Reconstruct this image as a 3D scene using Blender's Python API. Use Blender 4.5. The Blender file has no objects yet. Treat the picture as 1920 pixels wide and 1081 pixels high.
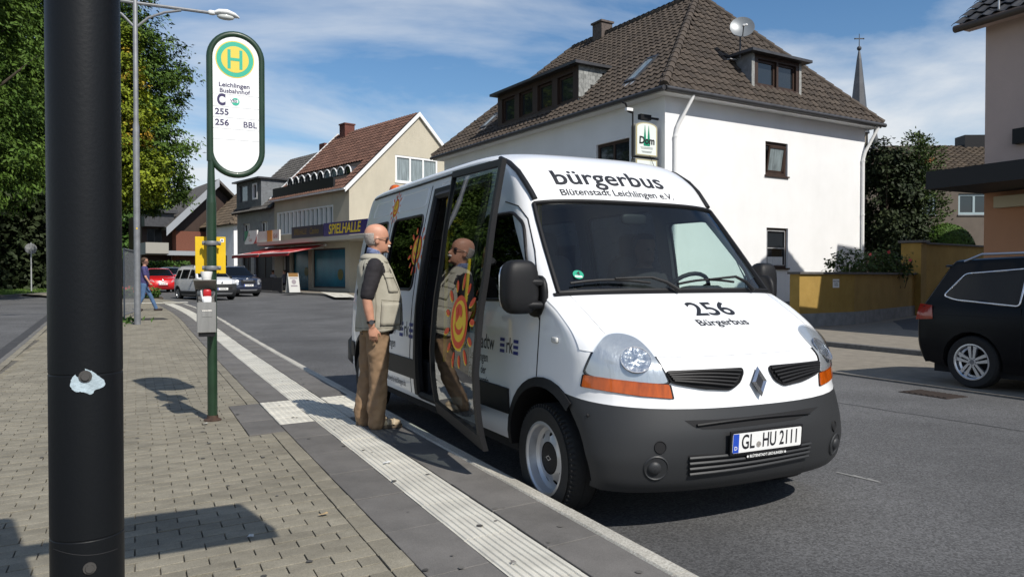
import bpy, bmesh, math, random
import numpy as np
from mathutils import Vector, Matrix
from mathutils.bvhtree import BVHTree
from mathutils.geometry import delaunay_2d_cdt
random.seed(7); rng = np.random.default_rng(7)
S = bpy.context.scene
COL = S.collection
R = math.radians

# ---------------------------------------------------------------- camera, sky, sun, exposure
EYE = 1.28
cam_d = bpy.data.cameras.new('camera'); cam = bpy.data.objects.new('camera', cam_d); COL.objects.link(cam)
cam_d.sensor_width = 36; cam_d.lens = 1425/1920*36; cam_d.clip_end = 4000; cam_d.clip_start = .05
YAW, PITCH = R(26.3), R(.905)
cam.location = (0, 0, EYE); cam.rotation_euler = (R(90)-PITCH, 0, -YAW)
S.camera = cam
SUN_EL = R(45); SUN_AZ = R(169)            # compass angle from +Y clockwise towards +X
W = bpy.data.worlds.new('World'); S.world = W; W.use_nodes = True
wn, wl = W.node_tree.nodes, W.node_tree.links; wn.clear()
w_out = wn.new('ShaderNodeOutputWorld'); w_bg = wn.new('ShaderNodeBackground'); w_bg.inputs['Strength'].default_value = .070
sky = wn.new('ShaderNodeTexSky'); sky.sky_type = 'NISHITA'; sky.sun_disc = False
sky.sun_elevation = SUN_EL; sky.sun_rotation = SUN_AZ; sky.air_density = 1.0; sky.dust_density = .25; sky.ozone_density = 2.2
tc = wn.new('ShaderNodeTexCoord')
sep = wn.new('ShaderNodeSeparateXYZ'); wl.new(tc.outputs['Generated'], sep.inputs[0])
def wmath(op, a, b=None):
    m = wn.new('ShaderNodeMath'); m.operation = op
    for i, v in enumerate((a, b)):
        if v is None: continue
        if isinstance(v, (int, float)): m.inputs[i].default_value = v
        else: wl.new(v, m.inputs[i])
    return m.outputs[0]
# project the view direction onto a cloud layer
zc = wmath('ADD', wmath('MAXIMUM', sep.outputs[2], 0.0), .16)
cx = wmath('DIVIDE', sep.outputs[0], zc); cy = wmath('DIVIDE', sep.outputs[1], zc)
comb = wn.new('ShaderNodeCombineXYZ'); wl.new(cx, comb.inputs[0]); wl.new(cy, comb.inputs[1])
mp = wn.new('ShaderNodeMapping'); wl.new(comb.outputs[0], mp.inputs[0])
mp.inputs['Location'].default_value = (5.3, 2.35, 0); mp.inputs['Rotation'].default_value = (0, 0, R(35)); mp.inputs['Scale'].default_value = (.62, .95, 1)
n1 = wn.new('ShaderNodeTexNoise'); n1.inputs['Scale'].default_value = 1.05; n1.inputs['Detail'].default_value = 9; n1.inputs['Roughness'].default_value = .56; n1.inputs['Distortion'].default_value = .35
wl.new(mp.outputs[0], n1.inputs['Vector'])
rp = wn.new('ShaderNodeValToRGB'); rp.color_ramp.elements[0].position = .47; rp.color_ramp.elements[1].position = .71
rp.color_ramp.elements[0].color = (0, 0, 0, 1); rp.color_ramp.elements[1].color = (.9, .9, .9, 1)
horizon = wmath('POWER', wmath('SUBTRACT', 1.0, wmath('MINIMUM', wmath('MAXIMUM', sep.outputs[2], 0.0), 1.0)), 4)
wl.new(wmath('ADD', n1.outputs['Fac'], wmath('MULTIPLY', horizon, .24)), rp.inputs[0])
cl = wmath('MINIMUM', wmath('ADD', rp.outputs[0], wmath('MULTIPLY', horizon, .12)), .92)
mx = wn.new('ShaderNodeMix'); mx.data_type = 'RGBA'
hs = wn.new('ShaderNodeHueSaturation'); hs.inputs['Saturation'].default_value = 1.26; hs.inputs['Value'].default_value = 1.6; wl.new(sky.outputs[0], hs.inputs['Color'])
wl.new(cl, mx.inputs['Factor']); wl.new(hs.outputs[0], mx.inputs[6]); mx.inputs[7].default_value = (11.4, 11.9, 12.4, 1)
wl.new(mx.outputs[2], w_bg.inputs['Color']); wl.new(w_bg.outputs[0], w_out.inputs[0])
sd = bpy.data.lights.new('sun', 'SUN'); sd.energy = 5.0; sd.angle = R(.53); sd.color = (1, .95, .87)
sun = bpy.data.objects.new('sun', sd); COL.objects.link(sun)
sdir = Vector((math.sin(SUN_AZ)*math.cos(SUN_EL), math.cos(SUN_AZ)*math.cos(SUN_EL), math.sin(SUN_EL)))
sun.rotation_euler = sdir.to_track_quat('Z', 'Y').to_euler()
sun.location = (0, -20, 60)
S.view_settings.view_transform = 'Standard'; S.view_settings.look = 'None'
S.view_settings.exposure = 0; S.view_settings.gamma = 1
try: S.view_settings.use_curve_mapping = False
except Exception: pass
S.cycles.max_bounces = 7; S.cycles.transparent_max_bounces = 12; S.cycles.transmission_bounces = 6
S.cycles.use_denoising = True
S.cycles.caustics_reflective = False; S.cycles.caustics_refractive = False

# ---------------------------------------------------------------- measuring helpers
FPX = 1425.0
cR = Matrix.Rotation(-YAW, 3, 'Z') @ Matrix.Rotation(R(90)-PITCH, 3, 'X')
def ray(px, py):
    return (cR @ Vector(((px-960)/FPX, -(py-540.5)/FPX, -1))).normalized()
C0 = Vector((0, 0, EYE))
def on_plane(px, py, p, n):
    d = ray(px, py); n = Vector(n); return C0 + d*((Vector(p)-C0).dot(n)/d.dot(n))
def ground_rise(y):
    if y < 10: return 0.0
    if y < 20: return .0006*(y-10)**2
    return .06 + .012*(min(y, 75)-20)
def on_ground(px, py, z=0.0):
    d = ray(px, py); p = C0.copy(); zz = z
    for _ in range(12):
        t = (zz-EYE)/d.z; p = C0+d*t; zz = z+ground_rise(p.y)
    return p

# ---------------------------------------------------------------- materials
MATS = {}
def M(name, col, rough=.6, metal=0.0, var=0.0, scale=8.0, bump=0.0, bscale=60.0, piece=0.0, coat=0.0, spec=.5, col2=None, detail=4, trans=0, ior=1.45, emit=None, alpha=1, stretch=None):
    if name in MATS: return MATS[name]
    m = bpy.data.materials.new(name); MATS[name] = m; m.use_nodes = True
    nt = m.node_tree; n, l = nt.nodes, nt.links; b = n['Principled BSDF']
    b.inputs['Base Color'].default_value = (*col, 1); b.inputs['Roughness'].default_value = rough; b.inputs['Metallic'].default_value = metal
    b.inputs['Coat Weight'].default_value = coat; b.inputs['Coat Roughness'].default_value = .03; b.inputs['Specular IOR Level'].default_value = spec
    b.inputs['Transmission Weight'].default_value = trans; b.inputs['IOR'].default_value = ior; b.inputs['Alpha'].default_value = alpha
    if emit: b.inputs['Emission Color'].default_value = (*emit[:3], 1); b.inputs['Emission Strength'].default_value = emit[3]
    vec = None
    if var or bump or col2:
        t = n.new('ShaderNodeTexCoord'); vec = t.outputs['Object']
        if stretch:
            mpn = n.new('ShaderNodeMapping'); mpn.inputs['Scale'].default_value = stretch; l.new(vec, mpn.inputs[0]); vec = mpn.outputs[0]
    cur = None
    if var or col2:
        nz = n.new('ShaderNodeTexNoise'); nz.inputs['Scale'].default_value = scale; nz.inputs['Detail'].default_value = detail; nz.inputs['Roughness'].default_value = .6
        l.new(vec, nz.inputs['Vector'])
        r = n.new('ShaderNodeValToRGB'); r.color_ramp.elements[0].position = .32; r.color_ramp.elements[1].position = .68
        c2 = col2 or tuple(min(1, c*(1+var)) for c in col); c1 = col if col2 else tuple(c*(1-var) for c in col)
        r.color_ramp.elements[0].color = (*c1, 1); r.color_ramp.elements[1].color = (*c2, 1)
        l.new(nz.outputs['Fac'], r.inputs[0]); cur = r.outputs[0]
    if piece:
        oi = n.new('ShaderNodeObjectInfo'); g = n.new('ShaderNodeNewGeometry')
        a = n.new('ShaderNodeMath'); a.operation = 'ADD'; l.new(oi.outputs['Random'], a.inputs[0]); l.new(g.outputs['Random Per Island'], a.inputs[1])
        f = n.new('ShaderNodeMath'); f.operation = 'FRACT'; l.new(a.outputs[0], f.inputs[0])
        mr = n.new('ShaderNodeMapRange'); mr.inputs['To Min'].default_value = 1-piece; mr.inputs['To Max'].default_value = 1+piece; l.new(f.outputs[0], mr.inputs[0])
        hv = n.new('ShaderNodeHueSaturation'); l.new(mr.outputs[0], hv.inputs['Value'])
        if cur: l.new(cur, hv.inputs['Color'])
        else: hv.inputs['Color'].default_value = (*col, 1)
        cur = hv.outputs[0]
    if cur: l.new(cur, b.inputs['Base Color'])
    if bump:
        nb = n.new('ShaderNodeTexNoise'); nb.inputs['Scale'].default_value = bscale; nb.inputs['Detail'].default_value = 5; l.new(vec, nb.inputs['Vector'])
        bp = n.new('ShaderNodeBump'); bp.inputs['Strength'].default_value = bump; bp.inputs['Distance'].default_value = .01
        l.new(nb.outputs['Fac'], bp.inputs['Height']); l.new(bp.outputs[0], b.inputs['Normal'])
    return m
def glass_mat(name, tint, refl=1.0, rough=.0):
    """thin pane: clear tinted transparency plus a fresnel mirror"""
    if name in MATS: return MATS[name]
    m = bpy.data.materials.new(name); MATS[name] = m; m.use_nodes = True
    n, l = m.node_tree.nodes, m.node_tree.links; n.clear()
    o = n.new('ShaderNodeOutputMaterial'); t = n.new('ShaderNodeBsdfTransparent'); t.inputs[0].default_value = (*tint, 1)
    g = n.new('ShaderNodeBsdfGlossy'); g.inputs['Roughness'].default_value = rough; g.inputs[0].default_value = (.95, .97, 1, 1)
    ge = n.new('ShaderNodeNewGeometry'); dp = n.new('ShaderNodeVectorMath'); dp.operation = 'DOT_PRODUCT'; l.new(ge.outputs['Normal'], dp.inputs[0]); l.new(ge.outputs['Incoming'], dp.inputs[1])
    def mt(op, a, b=None):
        q = n.new('ShaderNodeMath'); q.operation = op
        for i, v in enumerate((a, b)):
            if v is not None: (l.new(v, q.inputs[i]) if not isinstance(v, (int, float)) else setattr(q.inputs[i], 'default_value', v))
        return q
    f = mt('ADD', mt('MULTIPLY', mt('POWER', mt('SUBTRACT', 1.0, mt('ABSOLUTE', dp.outputs['Value']).outputs[0]).outputs[0], 5.0).outputs[0], .957).outputs[0], .043)   # same for both sides of the pane
    k = n.new('ShaderNodeMath'); k.operation = 'MULTIPLY'; k.inputs[1].default_value = refl; k.use_clamp = True
    mx = n.new('ShaderNodeMixShader'); l.new(f.outputs[0], k.inputs[0]); l.new(k.outputs[0], mx.inputs[0]); l.new(t.outputs[0], mx.inputs[1]); l.new(g.outputs[0], mx.inputs[2]); l.new(mx.outputs[0], o.inputs[0])
    return m

# ---------------------------------------------------------------- mesh helpers
def tag(o, label=None, cat=None, group=None, kind=None):
    if label: o['label'] = label
    if cat: o['category'] = cat
    if group: o['group'] = group
    if kind: o['kind'] = kind
    return o
def link(name, me, parent=None, mats=None):
    o = bpy.data.objects.new(name, me); COL.objects.link(o)
    if parent: o.parent = parent
    return o
def thing(name, label, cat, loc=(0, 0, 0), rz=0.0, group=None):
    o = bpy.data.objects.new(name, None); COL.objects.link(o); o.empty_display_size = .2
    o.location = loc; o.rotation_euler = (0, 0, rz); return tag(o, label, cat, group)
def copy_tree(o, parent=None):
    c = o.copy(); COL.objects.link(c)
    if parent: c.parent = parent
    for ch in list(o.children): copy_tree(ch, c)
    return c
class MB:
    def __init__(s): s.v = []; s.f = []; s.mi = []; s.m = 0
    def add(s, vs, fs, T=None):
        b = len(s.v)
        for p in vs:
            p = Vector(p); s.v.append(tuple(T @ p) if T is not None else tuple(p))
        for f in fs: s.f.append(tuple(b+i for i in f)); s.mi.append(s.m)
        return s
    def box(s, c, d, rz=0.0, T=None):
        x, y, z = (k/2 for k in d)
        vs = [(-x,-y,-z),(x,-y,-z),(x,y,-z),(-x,y,-z),(-x,-y,z),(x,-y,z),(x,y,z),(-x,y,z)]
        Mx = Matrix.Translation(c) @ Matrix.Rotation(rz, 4, 'Z')
        if T is not None: Mx = T @ Mx
        return s.add(vs, [(3,2,1,0),(4,5,6,7),(0,1,5,4),(1,2,6,5),(2,3,7,6),(3,0,4,7)], Mx)
    def bb(s, a, b, T=None):
        a, b = Vector(a), Vector(b); return s.box((a+b)/2, [abs(k) for k in (b-a)], 0, T)
    def frame(s, o, u, v, n, c, d, T=None):
        """box with axes u,v,n from origin o: c=(u0,v0,n0) d=(u1,v1,n1)"""
        o, u, v, n = (Vector(k) for k in (o, u, v, n))
        vs = [o+u*a+v*b+n*e for e in (c[2], d[2]) for (a, b) in ((c[0], c[1]), (d[0], c[1]), (d[0], d[1]), (c[0], d[1]))]
        return s.add(vs, [(3,2,1,0),(4,5,6,7),(0,1,5,4),(1,2,6,5),(2,3,7,6),(3,0,4,7)], T)
    def cyl(s, a, b, r0, r1=None, n=12, cap=True, T=None):
        r1 = r0 if r1 is None else r1; a, b = Vector(a), Vector(b); d = (b-a).normalized()
        q = d.to_track_quat('Z', 'Y'); vs = []
        for p, r in ((a, r0), (b, r1)):
            for i in range(n):
                t = 2*math.pi*i/n; vs.append(p+q @ Vector((r*math.cos(t), r*math.sin(t), 0)))
        fs = [(i, (i+1) % n, n+(i+1) % n, n+i) for i in range(n)]
        if cap: fs += [tuple(range(n-1, -1, -1)), tuple(range(n, 2*n))]
        return s.add(vs, fs, T)
    def tube(s, pts, r, n=8, T=None, closed=False, flat=1.0):
        pts = [Vector(p) for p in pts]; k = len(pts); rs = r if isinstance(r, (list, tuple)) else [r]*k; vs = []; up = Vector((0, 0, 1)); pu = None
        for i, p in enumerate(pts):
            a = pts[(i-1) % k] if closed or i > 0 else p; b = pts[(i+1) % k] if closed or i < k-1 else p
            d = (b-a).normalized()
            if pu is None: pu = d.orthogonal().normalized() if abs(d.z) > .95 else d.cross(up).normalized()
            pu = (pu-d*pu.dot(d)).normalized(); w = d.cross(pu)
            for j in range(n):
                t = 2*math.pi*j/n; vs.append(p+pu*(rs[i]*math.cos(t))+w*(rs[i]*flat*math.sin(t)))
        m = k if closed else k-1
        fs = [(i*n+j, i*n+(j+1) % n, ((i+1) % k)*n+(j+1) % n, ((i+1) % k)*n+j) for i in range(m) for j in range(n)]
        if not closed: fs += [tuple(range(n-1, -1, -1)), tuple(range((k-1)*n, k*n))]
        return s.add(vs, fs, T)
    def lathe(s, prof, n=24, T=None, cap=False):
        vs = []; k = len(prof)
        for r, z in prof:
            for j in range(n):
                t = 2*math.pi*j/n; vs.append((r*math.cos(t), r*math.sin(t), z))
        fs = [(i*n+j, i*n+(j+1) % n, (i+1)*n+(j+1) % n, (i+1)*n+j) for i in range(k-1) for j in range(n)]
        if cap: fs += [tuple(range(n-1, -1, -1)), tuple(range((k-1)*n, k*n))]
        return s.add(vs, fs, T)
    def prism(s, poly, h0, h1, T=None):
        """polygon (x,y) extruded from z=h0 to h1"""
        k = len(poly); vs = [(x, y, h0) for x, y in poly]+[(x, y, h1) for x, y in poly]
        fs = [(i, (i+1) % k, k+(i+1) % k, k+i) for i in range(k)]+[tuple(range(k-1, -1, -1)), tuple(range(k, 2*k))]
        return s.add(vs, fs, T)
    def grid(s, nu, nv, fn, T=None, wrap=False, flip=False):
        vs = [fn(i, j) for i in range(nu) for j in range(nv)]; fs = []
        for i in range(nu-1):
            for j in range(nv if wrap else nv-1):
                q = (i*nv+j, i*nv+(j+1) % nv, (i+1)*nv+(j+1) % nv, (i+1)*nv+j); fs.append(q[::-1] if flip else q)
        return s.add(vs, fs, T)
    def ball(s, c, r, n=12, m=8, T=None):
        r = (r, r, r) if isinstance(r, (int, float)) else r
        def fn(i, j):
            a = math.pi*i/(m-1); b = 2*math.pi*j/n
            return (c[0]+r[0]*math.sin(a)*math.cos(b), c[1]+r[1]*math.sin(a)*math.sin(b), c[2]+r[2]*math.cos(a))
        return s.grid(m, n, fn, T, wrap=True, flip=False)
    def mesh(s, name, mats, smooth=None):
        me = bpy.data.meshes.new(name); me.from_pydata(s.v, [], s.f)
        for m in (mats if isinstance(mats, (list, tuple)) else [mats]): me.materials.append(m)
        if any(s.mi): me.polygons.foreach_set('material_index', s.mi)
        if smooth is not None:
            me.polygons.foreach_set('use_smooth', [True]*len(me.polygons)); me.set_sharp_from_angle(angle=R(smooth))
        me.update(); return me
    def build(s, name, mats, parent=None, smooth=None, bevel=0.0, weld=False, fixn=False):
        me = s.mesh(name, mats, smooth)
        if weld or fixn:
            bm = bmesh.new(); bm.from_mesh(me)
            if weld: bmesh.ops.remove_doubles(bm, verts=bm.verts, dist=1e-4)
            if fixn: bmesh.ops.recalc_face_normals(bm, faces=bm.faces)
            bm.to_mesh(me); bm.free()
            if smooth is not None: me.set_sharp_from_angle(angle=R(smooth))
        o = link(name, me, parent)
        if bevel:
            b = o.modifiers.new('bevel', 'BEVEL'); b.width = bevel; b.segments = 2; b.limit_method = 'ANGLE'; b.angle_limit = R(35)
        return o
def smoothstep(a, b, x):
    t = min(1, max(0, (x-a)/(b-a))); return t*t*(3-2*t)
def in_poly(pts, poly):
    """pts (n,2) numpy; returns inside mask"""
    p = np.asarray(poly, float); x, y = pts[:, 0], pts[:, 1]; c = np.zeros(len(pts), bool); j = len(p)-1
    for i in range(len(p)):
        a, b = p[i], p[j]
        if a[1] != b[1]:
            k = ((a[1] > y) != (b[1] > y)) & (x < (b[0]-a[0])*(y-a[1])/(b[1]-a[1])+a[0]); c ^= k
        j = i
    return c
def densify(poly, step, closed=True):
    out = []; k = len(poly)
    for i in range(k if closed else k-1):
        a, b = poly[i], poly[(i+1) % k]; m = max(1, int(math.ceil(math.dist(a, b)/step)))
        out += [(a[0]+(b[0]-a[0])*t/m, a[1]+(b[1]-a[1])*t/m) for t in range(m)]
    if not closed: out.append(tuple(poly[-1]))
    return out
def round_poly(poly, r, n=5):
    """fillet polygon corners"""
    out = []; k = len(poly)
    for i in range(k):
        p, a, b = Vector(poly[i]), Vector(poly[i-1]), Vector(poly[(i+1) % k])
        da, db = (a-p), (b-p); rr = min(r, da.length*.45, db.length*.45); p0, p1 = p+da.normalized()*rr, p+db.normalized()*rr
        for t in range(n+1):
            t /= n; q = p0*(1-t)**2+p*2*t*(1-t)+p1*t*t; out.append((q.x, q.y))
    return out
def tri_poly(outline, holes=(), step=None, edge_step=None):
    """triangulate a polygon with holes, optional inner grid. returns verts2d, tris"""
    es = edge_step or step
    loops = [densify(l, es) if es else [tuple(p) for p in l] for l in [outline, *holes]]
    vs, ed = [], []
    for l in loops:
        b = len(vs); vs += l; ed += [(b+i, b+(i+1) % len(l)) for i in range(len(l))]
    if step:
        a = np.array(outline); g = np.array([(x, y) for x in np.arange(a[:, 0].min()+step*.5, a[:, 0].max(), step) for y in np.arange(a[:, 1].min()+step*.5, a[:, 1].max(), step)])
        if len(g):
            k = in_poly(g, outline)
            for h in holes: k &= ~in_poly(g, h)
            g = g[k]
            bp = np.array(vs)
            if len(g):
                dmin = np.min(np.hypot(g[:, None, 0]-bp[None, :, 0], g[:, None, 1]-bp[None, :, 1]), axis=1)
                vs = vs+[tuple(p) for p in g[dmin > step*.35]]
    r = delaunay_2d_cdt([Vector(v) for v in vs], ed, [], 0, 1e-6)
    V = np.array([(v.x, v.y) for v in r[0]]); F = np.array([f for f in r[2] if len(f) == 3])
    c = V[F].mean(axis=1); k = in_poly(c, outline)
    for h in holes: k &= ~in_poly(c, h)
    F = F[k]; a, b, d = V[F[:, 0]], V[F[:, 1]], V[F[:, 2]]
    flip = ((b[:, 0]-a[:, 0])*(d[:, 1]-a[:, 1])-(b[:, 1]-a[:, 1])*(d[:, 0]-a[:, 0])) < 0
    F[flip] = F[flip][:, ::-1]
    return [tuple(v) for v in V], [tuple(int(i) for i in f) for f in F]
_txt = {}
def text2d(body, size=1.0, bold=0.0, align='CENTER', shear=0.0, sx=1.0, step=None):
    """(verts2d, faces) of filled lettering"""
    key = (body, size, bold, align, shear, sx)
    if key not in _txt:
        cu = bpy.data.curves.new('lettering', 'FONT'); cu.body = body; cu.size = size; cu.offset = bold; cu.align_x = align; cu.align_y = 'CENTER'; cu.shear = shear
        cu.fill_mode = 'FRONT'; cu.resolution_u = 4
        o = bpy.data.objects.new('lettering', cu); COL.objects.link(o); bpy.context.view_layer.update()
        me = o.to_mesh(); vs = [(v.co.x*sx, v.co.y) for v in me.vertices]; fs = [tuple(p.vertices) for p in me.polygons]
        o.to_mesh_clear(); bpy.data.objects.remove(o); bpy.data.curves.remove(cu); _txt[key] = (vs, fs)
    return _txt[key]
def fine(V, F, s):
    bm = bmesh.new(); vs = [bm.verts.new((a, b, 0)) for a, b in V]
    for f in F:
        try: bm.faces.new([vs[i] for i in f])
        except ValueError: pass
    bmesh.ops.triangulate(bm, faces=bm.faces)
    for _ in range(4):
        e = [q for q in bm.edges if q.calc_length() > s]
        if not e: break
        bmesh.ops.subdivide_edges(bm, edges=e, cuts=1); bmesh.ops.triangulate(bm, faces=[f for f in bm.faces if len(f.verts) > 3])
    bm.verts.index_update(); r = [(v.co.x, v.co.y) for v in bm.verts], [tuple(v.index for v in f.verts) for f in bm.faces]; bm.free(); return r
def flat_text(mb, body, size, o, u, v, bold=0.0, align='CENTER', shear=0, sx=1.0, T=None):
    vs, fs = text2d(body, size, bold, align, shear, sx); o, u, v = Vector(o), Vector(u), Vector(v)
    return mb.add([o+u*a+v*b for a, b in vs], fs, T)
# ================================================================ materials of the place
m_asph = M('asphalt', (.084, .084, .085), .92, col2=(.114, .114, .115), scale=.45, bump=.7, bscale=260, detail=10, spec=.35)
def speckle(m, scale, lo, hi):
    nt = m.node_tree; n, l = nt.nodes, nt.links; b = n['Principled BSDF']; src = b.inputs['Base Color'].links[0].from_socket
    t = n.new('ShaderNodeNewGeometry'); v = n.new('ShaderNodeTexVoronoi'); v.inputs['Scale'].default_value = scale; l.new(t.outputs['Position'], v.inputs['Vector'])
    s_ = n.new('ShaderNodeSeparateColor'); l.new(v.outputs['Color'], s_.inputs[0]); r = n.new('ShaderNodeMapRange'); r.inputs['To Min'].default_value = lo; r.inputs['To Max'].default_value = hi; l.new(s_.outputs[0], r.inputs[0])
    h = n.new('ShaderNodeHueSaturation'); l.new(r.outputs[0], h.inputs['Value']); l.new(src, h.inputs['Color']); l.new(h.outputs[0], b.inputs['Base Color'])
speckle(m_asph, 95, .6, 1.45)
def stain(m, scale, lo, hi, detail=6, stretch=None):
    nt = m.node_tree; n, l = nt.nodes, nt.links; b = n['Principled BSDF']; lk_ = b.inputs['Base Color'].links
    t = n.new('ShaderNodeNewGeometry'); src = t.outputs['Position']
    if stretch: q = n.new('ShaderNodeMapping'); q.inputs['Scale'].default_value = stretch; l.new(src, q.inputs[0]); src = q.outputs[0]
    v = n.new('ShaderNodeTexNoise'); v.inputs['Scale'].default_value = scale; v.inputs['Detail'].default_value = detail; v.inputs['Roughness'].default_value = .65; l.new(src, v.inputs['Vector'])
    r = n.new('ShaderNodeMapRange'); r.inputs['From Min'].default_value = .32; r.inputs['From Max'].default_value = .62; r.inputs['To Min'].default_value = lo; r.inputs['To Max'].default_value = hi; l.new(v.outputs['Fac'], r.inputs[0])
    h = n.new('ShaderNodeHueSaturation'); l.new(r.outputs[0], h.inputs['Value'])
    if lk_: l.new(lk_[0].from_socket, h.inputs['Color'])
    else: h.inputs['Color'].default_value = b.inputs['Base Color'].default_value
    l.new(h.outputs[0], b.inputs['Base Color'])
stain(m_asph, .55, .78, 1.12); stain(m_asph, .12, .9, 1.1, 2)
m_joint = M('joint_sand', (.11, .10, .082), .95, var=.3, scale=20)
m_paver = M('paver', (.192, .173, .131), .88, col2=(.236, .215, .167), scale=7, bump=.35, bscale=160, piece=.13, detail=8)
m_slab = M('dark_slab', (.108, .102, .095), .85, col2=(.142, .134, .125), scale=3.5, bump=.3, bscale=200, piece=.08, detail=8)
m_tact = M('tactile_slab', (.50, .48, .42), .85, col2=(.60, .58, .51), scale=4, bump=.3, bscale=180, piece=.06, detail=8)
m_kerb = M('kerb_stone', (.30, .28, .235), .9, col2=(.58, .56, .50), scale=110, bump=.6, bscale=160, detail=3)
m_kerb2 = M('grey_kerb', (.11, .105, .098), .9, col2=(.16, .155, .145), scale=12, bump=.4, bscale=90)
speckle(m_paver, 260, .82, 1.18); speckle(m_slab, 300, .85, 1.15); stain(m_paver, 1.3, .80, 1.06); stain(m_paver, 9, .90, 1.04); stain(m_slab, 1.6, .82, 1.08); stain(m_tact, 2.2, .80, 1.04); stain(m_kerb, 2.0, .80, 1.05); stain(m_joint, 3, .6, 1.2)
m_white = M('white_marking', (.62, .62, .60), .8, var=.12, scale=9)
m_grass = M('grass_green', (.045, .09, .015), .8, col2=(.10, .17, .03), scale=6)
m_earth = M('earth', (.06, .045, .03), .95, var=.3, scale=6)

# ================================================================ ground, roads, pavements
def kerb_x(y):   # outer edge of the platform kerb
    return 2.152 - (.0032*(y-21)**2 if y > 21 else 0.0)
def left_x(y):
    return -1.45 - .025*min(y, 36)
YEND = 40.0
ys = [-14, -6, 0, 3, 6, 8, 10, 12, 14, 16, 18, 20, 22, 24, 26, 28, 30, 32, 34, 36, 38, 40, 44, 50, 56, 62, 70, 80, 100, 140, 220, 400]
def verge_x(y): return -6+.375*(min(max(y, 16), 52)-45)
def strip(mb, ylist, fx0, fx1, z, nx=2):
    return mb.grid(len(ylist), nx, lambda i, j: (fx0(ylist[i])+(fx1(ylist[i])-fx0(ylist[i]))*j/(nx-1), ylist[i], ground_rise(ylist[i])+z))
g = MB(); yy = [-300, -60]+ys+[900]
strip(g, yy, lambda y: -700, lambda y: 900, -.30, 3); tag(g.build('ground', m_earth), kind='structure')
def road_right(y):
    return 9.3 if y < 20 else 9.3+.02*(y-20) if y < 43 else 9.76-.33*(y-43)
rd = MB()
yr = [y for y in [-14, 0, 4, 8, 12, 16, 20, 24, 28, 32, 36, 40, 43, 46, 50, 56, 62, 70, 80, 100, 130]]
def road_left(y):
    if y <= 40: return kerb_x(y)-.03
    return kerb_x(40)-.03-.30*(y-40)
strip(rd, yr, road_left, road_right, -.17, 4); tag(rd.build('main_road', m_asph), kind='structure')
sr = MB()   # side street between the white house and the arcade block
sr.grid(5, 2, lambda i, j: (road_right(30)-.02+i*8, (21 if j == 0 else 33.6)+i*2.2, ground_rise(28 if j else 24)-.172), flip=False)
lr = MB(); strip(lr, yr[:12]+[44, 48, 52, 60, 75, 95], lambda y: verge_x(y)+.1, lambda y: left_x(y)-.32, -.12); tag(lr.build('side_road', m_asph), kind='structure')
# parking bay, far pavement
m_bay = M('bay_paving', (.17, .15, .12), .9, col2=(.23, .205, .165), scale=5, bump=.4, bscale=70)
bay = MB(); strip(bay, [-8, 0, 4, 8, 12, 16, 19], lambda y: 9.3, lambda y: 12.6, -.145); bay_obj = bay.build("parking_bay", m_bay); tag(bay_obj, kind="structure")
fp = MB(); strip(fp, [-8, 0, 4, 8, 12, 16, 20, 24, 28, 34, 40], lambda y: 12.72 if y < 19 else 12.72-.25*(min(y, 28)-19), lambda y: 40, -.05); far_pave = fp.build('far_pavement', m_bay); tag(far_pave, kind='structure')
apv = MB(); strip(apv, [33.6, 36, 40, 43, 46, 50, 56, 62, 70, 80], lambda y: road_right(y)+.12, lambda y: 34-.3*(y-43) if y > 43 else 34, -.045); arc_pave = apv.build('arcade_pavement', m_bay); tag(arc_pave, kind='structure')
def kerb_run(parent, pts, w, z0, z1, mat, name='kerb_stone', length=1.0, left=False):
    """kerb stones one by one along a polyline of (x,y)"""
    segs = []; acc = []
    d = [0]
    for a, b in zip(pts, pts[1:]): d.append(d[-1]+math.dist(a, b))
    def P(s):
        for i in range(len(pts)-1):
            if s <= d[i+1] or i == len(pts)-2:
                t = (s-d[i])/(d[i+1]-d[i]); return Vector((pts[i][0]+(pts[i+1][0]-pts[i][0])*t, pts[i][1]+(pts[i+1][1]-pts[i][1])*t))
    n = int(d[-1]/length)
    for i in range(n):
        a, b = P(i*length), P((i+1)*length); c = (a+b)/2; t = (b-a).normalized(); nn = Vector((t.y, -t.x))*(1 if not left else -1)
        mb = MB(); L = (b-a).length-.006; r = ground_rise(c.y)
        prof = [(0, z0), (0, z1-.012), (.012, z1), (w-.012, z1), (w, z1-.012), (w, z0)]
        dz = random.uniform(-.002, .002); cx = random.uniform(-.002, .002)
        vs = [Vector((*(c+t*e*L/2-nn*(k-cx)), r+z+dz)) for e in (-1, 1) for k, z in prof]
        q = len(prof); fs = [(k, (k+1) % q, q+(k+1) % q, q+k) for k in range(q)]+[tuple(range(q)), tuple(range(2*q-1, q-1, -1))]
        mb.add(vs, fs); mb.build(name, mat, parent, fixn=True)
pave_mb = MB(); yp = [y for y in ys if y <= 32]+[32.95]
strip(pave_mb, [-6, 0]+[y for y in yp if y > 0], lambda y: left_x(y)-.02, lambda y: kerb_x(y)-.09, -.014, 6)
pavement = pave_mb.build('pavement', m_joint); tag(pavement, kind='structure')
kerb_run(pavement, [(kerb_x(y), y) for y in np.arange(.6, 33.2, .5)], .10, -.2, .004, m_kerb)
kerb_run(pavement, [(left_x(y)-.10, y) for y in np.arange(5.5, 32.8, .5)], .10, -.2, .004, m_kerb2, name='edge_stone', left=True)
# gutter strip of dark setts along the left road
gt = MB(); strip(gt, [4, 8, 12, 16, 20, 24, 28, 32], lambda y: left_x(y)-.42, lambda y: left_x(y)-.10, -.112); tag(gt.build('gutter', M('gutter_dark', (.045, .045, .047), .9, var=.25, scale=9)), kind='structure')

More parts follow.
